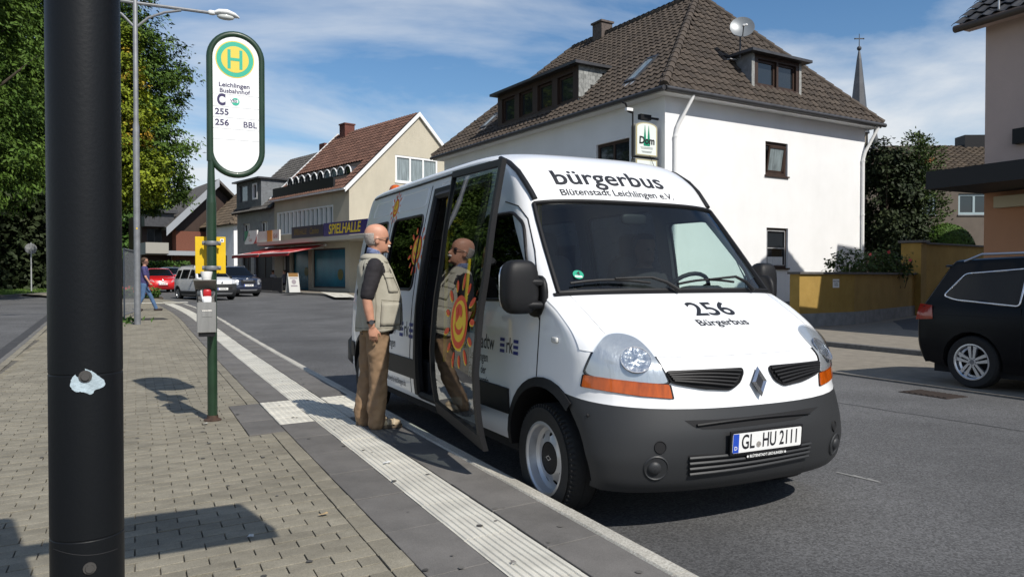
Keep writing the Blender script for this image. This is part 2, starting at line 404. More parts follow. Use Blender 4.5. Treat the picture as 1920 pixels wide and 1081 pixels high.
# --- pieces of the platform pavement
def off(y): return kerb_x(y)-2.152
SKEW = math.tan(R(7.5)); SK = lambda x: SKEW*(x-1.05)
def chamfer_box(w, l, h=.03, c=.0014, g=.0030):
    x, y = w/2-g, l/2-g; vs = []
    for (a, b, z) in ((x, y, -h), (x, y, -c), (x-c, y-c, 0)):
        vs += [(-a, -b, z), (a, -b, z), (a, b, z), (-a, b, z)]
    fs = [(8, 9, 10, 11)]+[(k*4+i, k*4+(i+1) % 4, k*4+4+(i+1) % 4, k*4+4+i) for k in (0, 1) for i in range(4)]
    return vs, fs
def piece_set(name, mat, places, geo, limit=300, parent=None, jit=.0025):
    """the pieces that show largest become objects, the rest one joined part; places = (x, y, rz)"""
    vs, fs = geo; rz0 = places[0][2]; vs = [(x, y+SKEW*x, z) for x, y, z in ((a*math.cos(rz0)-b_*math.sin(rz0), a*math.sin(rz0)+b_*math.cos(rz0), c_) for a, b_, c_ in vs)]; places = [(x, y+SK(x), 0) for x, y, q in places]; mb = MB(); mb.add(vs, fs); me = mb.mesh(name, mat)
    def vis(p):
        x, y = p[0], p[1]; d = x*math.sin(YAW)+y*math.cos(YAW)
        if d < .5: return 1e9
        px = 960+FPX*(x*math.cos(YAW)-y*math.sin(YAW))/d; py = 518+FPX*EYE/d
        hid = px < -30 or px > 1950 or py > 1110 or (95 < px < 228)
        return d+(1000 if hid else 0)
    order = sorted(places, key=vis); rest = MB()
    for i, (x, y, rz) in enumerate(order):
        z = ground_rise(y)+random.uniform(-jit, jit)
        Mx = Matrix.Translation((x, y, z)) @ Matrix.Rotation(rz+random.uniform(-.006, .006), 4, 'Z') @ Matrix.Rotation(random.uniform(-.004, .004), 4, 'X')
        if i < limit and vis((x, y)) < 900:
            o = link(name, me, parent); o.matrix_basis = Mx
        elif vis((x, y)) < 1e8: rest.add(vs, fs, Mx)
    if rest.v:
        o = rest.build(name+'_field', mat, parent); tag(o, kind='stuff')
pl = []
row = 0; y = .65
while y < 32.8:
    dark = 6.44 < y < 8.0; xr = .985+off(y) if not dark else .803; xl = left_x(y)+.105; x = xr-.1 - (.1 if row % 2 else 0)
    if row % 2: pl.append((xr-.05, y, 'h'))
    while x-.1 > xl-.02:
        pl.append((x, y, 'f'))
        x -= .2
    y += .1003; row += 1
piece_set('paver', m_paver, [(x, y, 0) for x, y, k in pl if k == 'f'], chamfer_box(.2, .1), 290, pavement)
hv, hf = chamfer_box(.1, .1); hm = MB()
for x, y, k in pl:
    if k == 'h': hm.add([(a, b_+SKEW*a, c_) for a, b_, c_ in hv], hf, Matrix.Translation((x, y+SK(x), ground_rise(y)+random.uniform(-.002, .002))))
tag(hm.build('half_paver_row', m_paver, pavement), kind='stuff')
piece_set('border_paver', m_paver, [(1.046+off(y), y, math.pi/2) for y in np.arange(.7, 32.6, .2) if not 6.5 < y < 8.05], chamfer_box(.2, .118), 150, pavement)
piece_set('edge_paver', m_paver, [(left_x(y)+.05, y, math.pi/2) for y in np.arange(5.6, 32.6, .2)], chamfer_box(.2, .1), 140, pavement)
spl, tpl, wpl = [], [], []
y = .56; k = 0
while y < 32.6:
    tpl.append((1.576+off(y), y+.155, 0))
    if k % 2 == 0:
        if not (6.75 < y+.31 < 7.75): spl.append((1.263+off(y+.3), y+.31, 0)); 
        if not (6.75 < y+.31 < 7.75): spl.append((1.892+off(y+.3), y+.31, 0))
        else:
            for q in (.155, .465): wpl += [(1.263, y+q, 0), (1.892, y+q, 0)]
    y += .31; k += 1
piece_set('dark_slab', m_slab, spl, chamfer_box(.313, .62, .05, .0025, .003), 300, pavement)
piece_set('dark_block', m_slab, [(.954, 6.60+.31*q, 0) for q in range(5)], chamfer_box(.298, .31, .05, .0025, .003), 300, pavement)
def rib_slab():
    w = .312; n = 8; prof = [(-w/2+.002, -.05), (-w/2+.002, -.004)]; p = (w-.012)/n
    for i in range(n):
        a = -w/2+.006+i*p; prof += [(a+p*.18, -.004), (a+p*.30, .0025), (a+p*.74, .0025), (a+p*.86, -.004)]
    prof += [(w/2-.002, -.004), (w/2-.002, -.05)]; L = .31/2-.002; q = len(prof)
    vs = [(x, -L, z) for x, z in prof]+[(x, L, z) for x, z in prof]; fs = [(q+k, q+k+1, k+1, k)[::-1] for k in range(q-1)]
    return vs, fs+[tuple(range(q)), tuple(range(2*q-1, q-1, -1))]
piece_set('tactile_slab', m_tact, tpl, rib_slab(), 300, pavement)
def stud_slab():
    vs, fs = chamfer_box(.31, .31, .05, .004, .002)
    mb = MB(); mb.add(vs, fs)
    for i in range(6):
        for j in range(6): mb.cyl((-.127+i*.051, -.127+j*.051, 0), (-.127+i*.051, -.127+j*.051, .003), .014, .010, 6)
    return mb.v, mb.f
piece_set('boarding_slab', m_tact, wpl, stud_slab(), 300, pavement)
# crossing strip of light slabs at the end of the platform, island beyond it
isl = MB(); strip(isl, [32.95, 34, 36, 38, 40, 44, 48], lambda y: left_x(y) if y < 40 else left_x(40)-.45*(y-40), lambda y: kerb_x(y)-.02-(.02*(y-34)**2 if y > 34 else 0), -.01); island = isl.build('island_pavement', m_paver); tag(island, kind='structure')
cs = MB()
for i in range(9): cs.box((-1.7+i*.31, 33.4, ground_rise(33.4)+.003), (.305, .31, .02))
for i in range(3): cs.box((1.1+i*.31, 33.7, ground_rise(33.6)+.004), (.305, .6, .02))
tag(cs.build('crossing_strip', m_tact), kind='structure')
# grass verge across the left road
vg = MB(); strip(vg, [-4, 10, 16, 20, 30, 40, 52, 62, 80, 120], lambda y: -70, lambda y: verge_x(y)-.02, -.02); verge = vg.build('verge', m_grass); tag(verge, kind='structure')
kerb_run(verge, [(verge_x(y)+.1, y) for y in np.arange(16, 52, .5)], .12, -.2, 0.0, m_kerb2, name='verge_kerb', length=2.0)
# bay kerbs
kerb_run(far_pave, [(12.60+.12, y) for y in np.arange(1, 19, .5)], .12, -.2, -.045, m_kerb2, name='pavement_kerb')

kerb_run(bay_obj, [(9.42, y) for y in np.arange(2.0, 19, .5)], .12, -.25, -.142, m_kerb2, name='bay_edge_stone')
kerb_run(arc_pave, [(road_right(y)+.12, y) for y in np.arange(36, 66, .5)], .12, -.25, -.04, m_kerb2, name='arcade_kerb', length=2.0)
# road wear: tar seam, faint chalk mark, drain
tr = MB()   # tar joints of an old trench repair and a hairline crack
def road_line(pts, w):
    P = [Vector((x+random.uniform(-.02, .02), y, -.166+ground_rise(y))) for x, y in densify(pts, .25, False)]
    tr.add([p+Vector((-w, 0, 0)) for p in P]+[p+Vector((w*random.uniform(.6, 1.2), 0, 0)) for p in P], [(i, len(P)+i, len(P)+i+1, i+1) for i in range(len(P)-1)])
road_line([(7.6, 3.0), (7.2, 6.2), (7.5, 9), (7.1, 13)], .008);
tag(tr.build('tar_joint', M('tar_black', (.03, .03, .031), .7)), kind='structure')
ws = MB(); p0 = on_ground(1568, 884, -.166); p1 = on_ground(1650, 903, -.166); d = (p1-p0)
ws.tube([p0, p0+d*.5+Vector((0, .01, 0)), p1], .012, 4, flat=.1); ws.tube([p1, p1-d*.15+Vector((.02, .06, 0))], .01, 4, flat=.1); ws.tube([p1-d*.3, p1-d*.45+Vector((.02, .07, 0))], .01, 4, flat=.1)
tag(ws.build('chalk_mark', M('chalk', (.22, .22, .21), .9)), 'faint chalk arrow drawn on the asphalt beside the front bumper', 'road marking')
# ================================================================ vehicles: common pieces
m_paint = M('white_paint', (.80, .805, .81), .28, coat=.6)
m_blackpl = M('black_plastic', (.011, .011, .012), .5, bump=.12, bscale=400, spec=.3)
m_bumper = M('bumper_plastic', (.025, .0262, .028), .5, bump=.12, bscale=350)
m_dark = M('dark_void', (.008, .008, .009), .8)
m_rubber = M('tyre_rubber', (.016, .016, .016), .75, var=.2, scale=30)
m_steel = M('wheel_silver', (.55, .56, .58), .35, metal=.7)
m_alloy = M('alloy', (.62, .63, .65), .3, metal=.85)
m_chrome = M('chrome', (.70, .70, .71), .24, metal=.9)
m_amber = M('amber_lens', (.42, .075, .004), .15, coat=.6, var=.3, scale=25, stretch=(1, 1, .2))
m_redlens = M('red_lens', (.35, .01, .01), .15, coat=1)
m_refl = M('reflector', (.60, .61, .62), .28, metal=.55, bump=.35, bscale=40, stretch=(1, 1, .15))
m_lens = glass_mat('lens_glass', (.88, .91, .93), 1.6, .08)
m_screen = glass_mat('screen_glass', (.72, .82, .80), 1.2)
m_tint = glass_mat('tinted_glass', (.035, .04, .045), .9)
m_doorg = glass_mat('door_glass', (.40, .46, .47), 1.25)
m_plate = M('plate_white', (.78, .78, .76), .4)
m_ink = M('ink_black', (.012, .012, .015), .5)
m_blue = M('euro_blue', (.02, .07, .45), .4)
m_seat = M('seat_cloth', (.03, .032, .04), .9)
m_yellowrail = M('yellow_rail', (.55, .38, .01), .4)
def superell(c, r, p=4.0, n=20, m=12, mb=None, T=None):
    mb = mb or MB()
    def f(v): return math.copysign(abs(v)**(2/p), v)
    def fn(i, j):
        a = math.pi*(i/(m-1)-.5); b = 2*math.pi*j/n
        return (c[0]+r[0]*f(math.cos(a))*f(math.cos(b)), c[1]+r[1]*f(math.cos(a))*f(math.sin(b)), c[2]+r[2]*f(math.sin(a)))
    return mb.grid(m, n, fn, T, wrap=True)
WHEELS = {}
def wheel(parent, x, y, z, r, w, rim_r, side, kind='steel', name='wheel', holes=9):
    """side=-1: outer face looks towards local -x. wheel > tyre mesh with children rim, hub_cap"""
    T = Matrix.Translation((x, y, z)) @ Matrix.Rotation(R(-90 if side < 0 else 90), 4, 'Y')
    t = MB(); h = w/2
    t.lathe([(rim_r-.012, -h*.85), (rim_r+.01, -h), (r*.80+rim_r*.2, -h*1.02), (r-.035, -h*.95), (r-.008, -h*.78), (r, -h*.55), (r, -.002), (r-.008, 0), (r, .002), (r, h*.55), (r-.008, h*.78), (r-.035, h*.95), (r*.80+rim_r*.2, h*1.02), (rim_r+.01, h), (rim_r-.012, h*.85)], 40)
    if r > .3 and kind == 'steel':
        for k in range(64):
            a = 2*math.pi*k/64; Tm = Matrix.Rotation(a, 4, 'Z')
            t.box((r-.014, 0, h*.78), (.026, .010, .03), T=Tm)
    to = t.build('tyre', m_rubber, None, smooth=40)
    root = to; root.name = name
    to.parent = parent; to.matrix_basis = T
    rm = MB(); rm.lathe([(rim_r-.012, -h*.7), (rim_r-.012, h*.85), (rim_r+.006, h*.93), (rim_r+.006, h*.98), (rim_r-.008, h*.99), (rim_r-.02, h*.9), (rim_r-.028, h*.45), (rim_r-.05, h*.30)], 40)
    if kind == 'steel':
        ro, ri = rim_r-.045, .10
        circ = lambda rr, cx=0, cy=0, n=40: [(cx+rr*math.cos(2*math.pi*k/n), cy+rr*math.sin(2*math.pi*k/n)) for k in range(n)]
        hs = [circ(ri, n=28)]+[circ(.0165, (ro+ri+.022)/2*math.cos(2*math.pi*k/holes), (ro+ri+.022)/2*math.sin(2*math.pi*k/holes), 10) for k in range(holes)]
        V, F = tri_poly(circ(ro), hs, None)
        zz = lambda a, b: h*.30+.028*smoothstep(ro, ro-.06, math.hypot(a, b))
        rm.add([(a, b, zz(a, b)) for a, b in V], F); rm.lathe([(ro+.02, h*.25), (ro, h*.30)], 40)
        rm.m = 1; rm.lathe([(rim_r-.04, h*.1), (.001, h*.1)], 24); rm.m = 0
        rm.build('rim', [m_steel, m_dark], to, smooth=40)
        hc = MB(); hc.lathe([(.102, h*.30), (.102, h*.42), (.092, h*.55), (.05, h*.60), (.001, h*.60)], 28); ho = hc.build('hub_cap', m_blackpl, to, smooth=35)
        hb = MB(); 
        for s in (-1, 1):
            hb.prism([(0, .036), (s*.018, 0), (0, -.036), (0, -.024), (s*.010, 0), (0, .024)][::s], h*.60, h*.62)
        hb.build('emblem', m_chrome, to)
    else:
        rm.m = 1; rm.lathe([(rim_r-.02, h*.0), (.001, h*.0)], 24); rm.m = 0
        for k in range(5):
            a = 2*math.pi*k/5
            for s in (-1, 1):
                Tm = Matrix.Rotation(a, 4, 'Z')
                b0, b1 = .045, rim_r-.012; w0 = .012 if s < 0 else .012
                p = [(b0, s*.006), (b0, s*.034), (b1, s*(.062 if rim_r > .2 else .05)), (b1, s*.016)][::s]
                rm.prism(p, h*.35, h*.82, Tm)
        rm.cyl((0, 0, h*.2), (0, 0, h*.84), .058, .05, 20)
        rm.build('rim', [m_alloy, m_dark], to, smooth=30)
        hc = MB(); hc.cyl((0, 0, h*.84), (0, 0, h*.88), .032, .03, 18)
        for k in range(5):
            a = 2*math.pi*(k+.5)/5; hc.cyl((.047*math.cos(a), .047*math.sin(a), h*.7), (.047*math.cos(a), .047*math.sin(a), h*.86), .008, .008, 8)
        hc.build('hub_cap', M('hub_grey', (.2, .2, .21), .4, metal=.5), to, smooth=35)
    return to
class Shell:
    """car skin: stations run from the front bottom over bonnet, screen and roof to the tail; each is (yC, zC, yE, zE, n).
    C is the centreline point, E the edge where the skin turns into the flank x = hw(y, z)."""
    def __init__(s, st, hw, sub=4):
        s.hw = hw; A = np.array(st, float); n = len(A); out = []; s.idx = []
        for i in range(n-1):
            p0, p1, p2, p3 = A[max(i-1, 0)], A[i], A[i+1], A[min(i+2, n-1)]; s.idx.append(len(out))
            for k in range(sub):
                t = k/sub; m1, m2 = (p2-p0)*.4, (p3-p1)*.4
                seg = math.hypot(p2[0]-p1[0], p2[1]-p1[1])
                for m in (m1, m2):
                    L = math.hypot(m[0], m[1])
                    if L > seg*1.0: m *= seg/L
                out.append((2*t**3-3*t*t+1)*p1+(t**3-2*t*t+t)*m1+(-2*t**3+3*t*t)*p2+(t**3-t*t)*m2)
        s.idx.append(len(out)); out.append(A[-1]); s.rows = np.array(out)
    def edge(s, i): return (s.rows[i][2], s.rows[i][3])
    def pt(s, i, phi):
        yc, zc, ye, ze, n = s.rows[i]; a = math.sin(abs(phi))**(2/n); b = 1-max(0.0, math.cos(phi))**(2/n)
        return Vector((math.copysign(a*s.hw(ye, ze), phi), yc+(ye-yc)*b, zc+(ze-zc)*b))
    def phis(s, extra=()):
        h = sorted(set([0, .02, .06, .14, .26, .4, .55, .7, .85, 1.0, 1.13, 1.25, 1.35, 1.43, 1.5, math.pi/2, *extra])); return [-p for p in h[:0:-1]]+h
    def patch(s, mb, i0, i1, p0=-math.pi/2, p1=math.pi/2, extra=(), off=0.0, skip=None):
        ph = [p for p in s.phis(extra) if p0-1e-6 <= p <= p1+1e-6]
        rows = range(i0, i1+1); vs = []
        for i in rows:
            for p in ph:
                q = s.pt(i, p)
                if off:
                    e = 1e-3; du = s.pt(i, min(p+e*10, math.pi/2))-s.pt(i, max(p-e*10, -math.pi/2)); dv = s.pt(min(i+1, len(s.rows)-1), p)-s.pt(max(i-1, 0), p)
                    q = q+du.cross(dv).normalized()*off
                vs.append(q)
        m = len(ph); fs = []
        for i in range(len(rows)-1):
            for j in range(m-1):
                if skip and skip(i0+i, (ph[j]+ph[j+1])/2): continue
                fs.append((i*m+j, i*m+j+1, (i+1)*m+j+1, (i+1)*m+j))
        return mb.add(vs, fs)
def flank(mb, hw, outline, holes=(), step=.09, off=0.0, sides=(-1, 1)):
    V, F = tri_poly(outline, holes, step)
    for s in sides: mb.add([(s*(hw(y, z)+off), y, z) for y, z in V], [f if s > 0 else f[::-1] for f in F])
def arch_pts(cy, cz, r, zb, n=14):
    a0 = math.asin((zb-cz)/r); return [(cy-r*math.cos(a0+(math.pi-2*a0)*k/n), cz+r*math.sin(a0+(math.pi-2*a0)*k/n)) for k in range(n+1)]

# ================================================================ the minibus
VLOC = Vector((3.215, 3.25, -.17))
van = thing('minibus', 'white minibus waiting at the kerb with its glass passenger door swung open', 'minibus', VLOC)
_zs = [.2, .30, .45, .70, 1.0, 1.2, 1.34, 1.6, 1.78, 2.0, 2.2, 2.3, 2.5]; _ws = [.93, .955, .985, .995, .985, .97, .95, .912, .88, .83, .785, .76, .70]
def vhw(y, z):
    w = float(np.interp(z, _zs, _ws))
    if y < 1.1: w -= .075*((1.1-y)/1.1)**2
    if y > 4.8: w -= .05*((y-4.8)/.8)**2
    return w
WB_F, WB_R, WZ, AR = .826, 4.906, .335, .45
VST = [(.09, .25, .41, .265, 2.3), (.035, .31, .378, .335, 2.3), (.0, .44, .393, .45, 2.3), (-.005, .58, .448, .58, 2.3), (.03, .715, .60, .772, 2.5),
       (.045, .76, .605, .80, 2.5), (.075, .93, .60, .95, 2.4), (.15, .99, .60, 1.05, 2.5), (.36, 1.12, .66, 1.14, 2.8), (.60, 1.25, .80, 1.235, 3.0),
       (.745, 1.335, .98, 1.30, 3.2), (.78, 1.36, 1.0, 1.32, 3.2), (1.27, 1.975, 1.53, 1.90, 3.2), (1.33, 2.05, 1.58, 1.97, 3.2), (1.47, 2.20, 1.66, 2.10, 3.2), (1.72, 2.345, 1.82, 2.22, 3.4), (2.1, 2.42, 2.12, 2.30, 3.6),
       (2.6, 2.445, 2.6, 2.32, 3.8), (4.0, 2.45, 4.0, 2.32, 3.8), (5.3, 2.43, 5.3, 2.31, 3.8), (5.50, 2.38, 5.42, 2.26, 3.6), (5.57, 2.25, 5.47, 2.15, 3.6), (5.60, 1.6, 5.54, 1.6, 5), (5.62, .9, 5.58, .9, 6), (5.62, .45, 5.58, .45, 6)]
vs_ = Shell(VST, vhw, 4); ix = vs_.idx
PW = math.asin(.905**1.6)
glass_rows = (ix[11], ix[12])
isglass = lambda i, p: glass_rows[0] <= i < glass_rows[1] and abs(p) < PW
bumper = MB(); vs_.patch(bumper, 0, ix[4])
hood = MB(); vs_.patch(hood, ix[7], ix[10], -1.36, 1.36, off=.004)
body = MB(); vs_.patch(body, ix[4], len(vs_.rows)-1, extra=(PW,), skip=isglass)
outl = [vs_.edge(i) for i in range(ix[4], len(vs_.rows))]+[(5.58, .36)]+arch_pts(WB_R, WZ, AR, .36)[::-1]+arch_pts(WB_F, WZ, AR, .36)[::-1]
k = [i for i, p in enumerate(outl)][-15:]
outl = [p for p in outl]
# the front arch ends where the bumper takes over
outl = outl[:-15]+[p for p in arch_pts(WB_F, WZ, AR, .36)[::-1] if p[0] > .60]
WIN_D = round_poly([(1.04, 1.30), (1.96, 1.28), (1.96, 1.90), (1.50, 1.895), (1.30, 1.80)], .06)
WIN_2 = round_poly([(3.40, 1.33), (4.28, 1.33), (4.28, 2.02), (3.40, 2.02)], .09)
WIN_3 = round_poly([(4.48, 1.33), (5.28, 1.33), (5.22, 2.02), (4.48, 2.02)], .09)
WIN_S = round_poly([(2.12, 1.33), (3.22, 1.33), (3.22, 2.02), (2.12, 2.02)], .09)
DOOR_O = [(2.02, .42), (3.06, .42), (3.12, 1.2), (3.12, 2.16), (2.02, 2.16)]
flank(body, vhw, outl, [WIN_D, DOOR_O, WIN_2, WIN_3], .1, sides=(-1,))
flank(body, vhw, outl, [WIN_D, WIN_S, WIN_2, WIN_3], .1, sides=(1,))
base = MB(); base.add(bumper.v, bumper.f); base.add(body.v, body.f); vs_.patch(base, ix[11], ix[12], -PW, PW, extra=(PW,))
fo = MB(); flank(fo, vhw, outl, (), .1)
base.add(fo.v, fo.f)
BVH = BVHTree.FromPolygons([Vector(v) for v in base.v], base.f)
body.build('body', m_paint, van, smooth=38, weld=True)
bumper.build('front_bumper', m_bumper, van, smooth=38)
ho = hood.build('bonnet', m_paint, van, smooth=38)
def hit_px(px, py, off=.004):
    h = BVH.ray_cast(C0-VLOC, ray(px, py))
    if h[0] is None: return None
    n = h[1]; d = ray(px, py)
    if n.dot(d) > 0: n = -n
    return h[0]+n*off
def hit(o, d, off=.004):
    h = BVH.ray_cast(o, d)
    if h[0] is None: return None
    n = h[1]
    if n.dot(d) > 0: n = -n
    return h[0]+n*off
def mir(v): return Vector((-v[0], v[1], v[2]))
def drape_px(mb, poly, off=.004, step=7.0, mirror=False, both=False, holes=(), rim=True):
    """outline read off the photograph, laid on the skin of the bus; its rim is closed inwards"""
    V, F = tri_poly(poly, holes, step)
    P = [hit_px(x, y, off) for x, y in V]
    good = [p for p in P if p is not None]
    for i, p in enumerate(P):
        if p is None: P[i] = min(((V[i][0]-V[j][0])**2+(V[i][1]-V[j][1])**2, P[j]) for j in range(len(V)) if P[j] is not None and not isinstance(P[j], tuple))[1] if good else Vector()
    F = [f[::-1] for f in F]
    nb = len(densify(poly, step))
    for m in ([False, True] if both else [mirror]):
        Q = [mir(p) for p in P] if m else P; mb.add(Q, [f[::-1] for f in F] if m else F)
        if not rim: continue
        ring = list(range(nb))
        inn = [Q[i]+Vector((0, .03 if Q[i].y < 1.2 else 0, -.0))*1+Vector((-.02 if Q[i].x > 0 else .02, 0, 0)) for i in ring]
        mb.add([Q[i] for i in ring]+inn, [(i, (i+1) % nb, nb+(i+1) % nb, nb+i) for i in range(nb)])
    return mb
def drape2d(mb, V, F, c, u, v, off=.004):
    c, u, v = Vector(c), Vector(u).normalized(), Vector(v).normalized(); n = u.cross(v); out = []
    for a, b in V:
        p = c+u*a+v*b; h = hit(p+n*.35, -n, off); out.append(h if h is not None else p)
    return mb.add(out, F)
def drape_text(mb, body_, size, c, u, v, off=.003, bold=0.0, align='CENTER', sx=1.0, shear=0):
    V, F = fine(*text2d(body_, size, bold, align, shear, sx), size*.22); return drape2d(mb, V, F, c, u, v, off)
# glazing
w = MB(); vs_.patch(w, ix[11], ix[12], -PW, PW, extra=(PW,), off=-.003); w.build('windscreen', m_screen, van, smooth=60)
fr = MB()
for i in (ix[11], ix[12]):
    ph = [p for p in vs_.phis((PW,)) if abs(p) <= PW+1e-6]; fr.tube([vs_.pt(i, p) for p in ph], .016, 6)
for sgn in (-1, 1): fr.tube([vs_.pt(i, sgn*PW) for i in range(ix[11], ix[12]+1)], .016, 6)
sc = MB(); vs_.patch(sc, ix[10], ix[11], -1.2, 1.2, off=.006); fr.add(sc.v, sc.f)
fr.build('windscreen_seal', m_blackpl, van, smooth=50)
def window(poly, sgn, mat, name='side_window'):
    g = MB(); flank(g, vhw, poly, (), .12, off=-.006, sides=(sgn,)); o = g.build(name, mat, van, smooth=60)
    t = MB(); t.tube([(sgn*(vhw(y, z)+.001), y, z) for y, z in densify(poly, .06)], .013, 6, closed=True); t.build('seal', m_blackpl, o, smooth=60)
    return o
window(WIN_D, -1, m_tint, 'door_window'); window(WIN_D, 1, glass_mat('side_clear', (.78, .90, .87), 1.0), 'door_window')
for sg in (-1, 1):
    for p in (WIN_2, WIN_3): window(p, sg, m_tint)
window(WIN_S, 1, m_tint)
# embossed upper panels on the flank
em = MB()
for poly in ([(3.42, 2.10), (4.26, 2.10), (4.2, 2.27), (3.42, 2.27)], [(4.50, 2.10), (5.2, 2.10), (5.12, 2.26), (4.50, 2.26)], [(2.3, 2.2), (3.1, 2.2), (3.1, 2.28), (2.3, 2.28)]):
    for sg in (-1, 1): em.tube([(sg*(vhw(y, z)-.004), y, z) for y, z in densify(round_poly(poly, .06), .08)], .009, 6, closed=True)
em.build('pressed_panel', m_paint, van, smooth=60)
# side moulding, arches, seams
md = MB()
for sg in (-1, 1):
    for y0, y1 in ((1.29, 2.0), (3.16, 4.44), (5.36, 5.57)):
        V = [(y0, .54), (y1, .54), (y1, .70), (y0, .70)]; flank(md, vhw, V, (), .15, off=.014, sides=(sg,))
        md.tube([(sg*(vhw(y, z)+.006), y, z) for y, z in densify(V, .2)], .009, 5, closed=True)
md.build('side_moulding', m_blackpl, van, smooth=40)
ar = MB()
for sg in (-1, 1):
    for cy in (WB_F, WB_R):
        A = arch_pts(cy, WZ, AR-.008, .34, 18)
        if cy == WB_F: A = [p for p in A if p[0] > .53]
        B = [(cy+(y-cy)*1.13, WZ+(z-WZ)*1.13) for y, z in A]
        for off, X in ((.016, 0),):
            vs = [(sg*(vhw(y, z)+.02), y, z) for y, z in A]+[(sg*(vhw(y, z)+.012), y, z) for y, z in B]+[(sg*(vhw(y, z)-.20), y, z) for y, z in A]+[(sg*(vhw(y, z)-.004), y, z) for y, z in B]
            n = len(A); fs = []
            for i in range(n-1):
                fs += [(i, i+1, n+i+1, n+i), (2*n+i, 2*n+i+1, i+1, i), (n+i, n+i+1, 3*n+i+1, 3*n+i)]
            ar.add(vs, [f if sg > 0 else f[::-1] for f in fs])
    for cy in (WB_F, WB_R):
        A = arch_pts(cy, WZ, AR-.002, .30, 14); n = len(A)
        ar.add([(sg*.93, y, z) for y, z in A]+[(sg*.55, y, z) for y, z in A], [(i, i+1, n+i+1, n+i) for i in range(n-1)]); ar.add([(sg*.56, cy-.46, .2), (sg*.56, cy+.46, .2), (sg*.56, cy+.46, .8), (sg*.56, cy-.46, .8)], [(0, 1, 2, 3)])
ar.build('wheel_arch', m_blackpl, van, smooth=40)
sm = MB()
def seam(pts, r=.0045):
    P = []
    for x, y in densify(pts, 8, False):
        h = hit_px(x, y, .0005)
        if h is not None: P.append(h)
    if len(P) > 1:
        for Q in (P, [mir(p) for p in P]): sm.tube(Q, r, 5, flat=1)
seam([(1068, 554), (1100, 588), (1134, 626)]); seam([(948, 378), (972, 386), (990, 410), (1003, 470), (1010, 545), (1013, 590), (1010, 640), (1006, 705)])
seam([(1010, 592), (1012, 600)])
for y0, z0, y1, z1 in ((1.98, .40, 1.99, 2.1), (3.34, .4, 3.34, 2.28), (4.40, .72, 4.38, 2.28)):
    sm.tube([(-(vhw(y0+(y1-y0)*t, z0+(z1-z0)*t)+.0005), y0+(y1-y0)*t, z0+(z1-z0)*t) for t in np.linspace(0, 1, 14)], .0045, 5)
sm.build('panel_gap', m_dark, van)
# underbody
ub = MB(); ub.bb((-.60, .45, .24), (.60, 5.5, .32)); ub.bb((-.9, 1.32, .27), (.9, 4.4, .40)); ub.build('underbody', m_dark, van)
# black roof trims beside the high roof front
rt = MB()
for sg in (-1, 1):
    pts = []
    for px, py in ((1003, 374), (996, 360), (985, 342), (972, 322), (955, 305), (940, 298)):
        h = hit_px(px, py, .006)
        if h is not None: pts.append(h if sg < 0 else mir(h))
    last = pts[-1]; pts += [Vector((sg*vhw(y, 2.31), y, 2.335)) for y in (2.3, 3.0, 4.2, 5.2)] if False else []
    rt.tube(pts, .022, 8, flat=.8)
rt.build('roof_trim', m_blackpl, van, smooth=50)
rg = MB()
for sg in (-1, 1): rg.tube([(sg*(vhw(y, 2.32)+.004), y, 2.33) for y in np.linspace(2.1, 5.3, 14)], .010, 6)
rg.build('roof_gutter', m_blackpl, van, smooth=50)
ml = MB(); ml.lathe([(.07, 0), (.07, .02), (.055, .05), (.03, .065), (.001, .068)], 16, Matrix.Translation((-.55, 5.15, 2.43))); ml.build('roof_lamp', m_amber, van, smooth=50)
# --- face of the bus
LAMP = [(1096, 702), (1104, 680), (1118, 650), (1134, 630), (1150, 625.5), (1168, 626), (1188, 632), (1204, 643), (1220, 660), (1236, 683), (1248, 706), (1253, 720), (1200, 716), (1150, 710)]
AMB = [(1096, 702), (1150, 710), (1200, 716), (1254, 721), (1260, 747), (1200, 742), (1140, 733), (1092, 724)]
def chaikin(p, n=2, keep=()):
    for _ in range(n): p = [q for i in range(len(p)) for q in (tuple(.75*a+.25*b for a, b in zip(p[i], p[(i+1) % len(p)])), tuple(.25*a+.75*b for a, b in zip(p[i], p[(i+1) % len(p)])))]
    return p
LAMP = chaikin(LAMP); AMB = round_poly(AMB, 3)
def shrink(poly, k):
    c = np.mean(np.array(poly), axis=0); return [tuple(c+(np.array(p)-c)*k) for p in poly]
for mirrored in (False, True):
    hl = MB(); drape_px(hl, shrink(LAMP, 1.075), .003, 8, mirrored); drape_px(hl, shrink(AMB, 1.05), .004, 8, mirrored); hlo = hl.build('headlight', m_blackpl, van, smooth=50)
    rf = MB(); rf.m = 0
    drape_px(rf, shrink(LAMP, 1.0), .006, 8, mirrored, rim=False); rf.build('reflector', m_refl, hlo, smooth=60)
    bw = MB()
    for (cx_, cy_, rr) in ((1192, 675, .088),):
        h = hit_px(cx_, cy_, .004); n = (hit_px(cx_, cy_, .05)-h).normalized()
        if mirrored: h, n = mir(h), mir(n)
        Tm = Matrix.Translation(h) @ n.to_track_quat('Z', 'Y').to_matrix().to_4x4()
        bw.lathe([(rr, .001), (rr*.985, .006), (rr*.95, .006), (rr*.93, .002)], 32, Tm)
    bw.build('lamp_ring', m_chrome, hlo, smooth=40); bw = MB(); bw.lathe([(rr*.93, .0025), (rr*.5, .001), (rr*.2, .0015), (.001, .004)], 32, Tm); bw.build('lamp_bowl', M('bowl', (.72, .73, .74), .14, metal=.9, bump=1.0, bscale=26, stretch=(1.6, 1, .35)), hlo, smooth=60)
    ln = MB(); drape_px(ln, shrink(LAMP, 1.02), .016, 8, mirrored, rim=False); ln.build('lens', m_lens, hlo, smooth=60)
    am = MB(); drape_px(am, AMB, .010, 8, mirrored); am.build('indicator', m_amber, hlo, smooth=60)
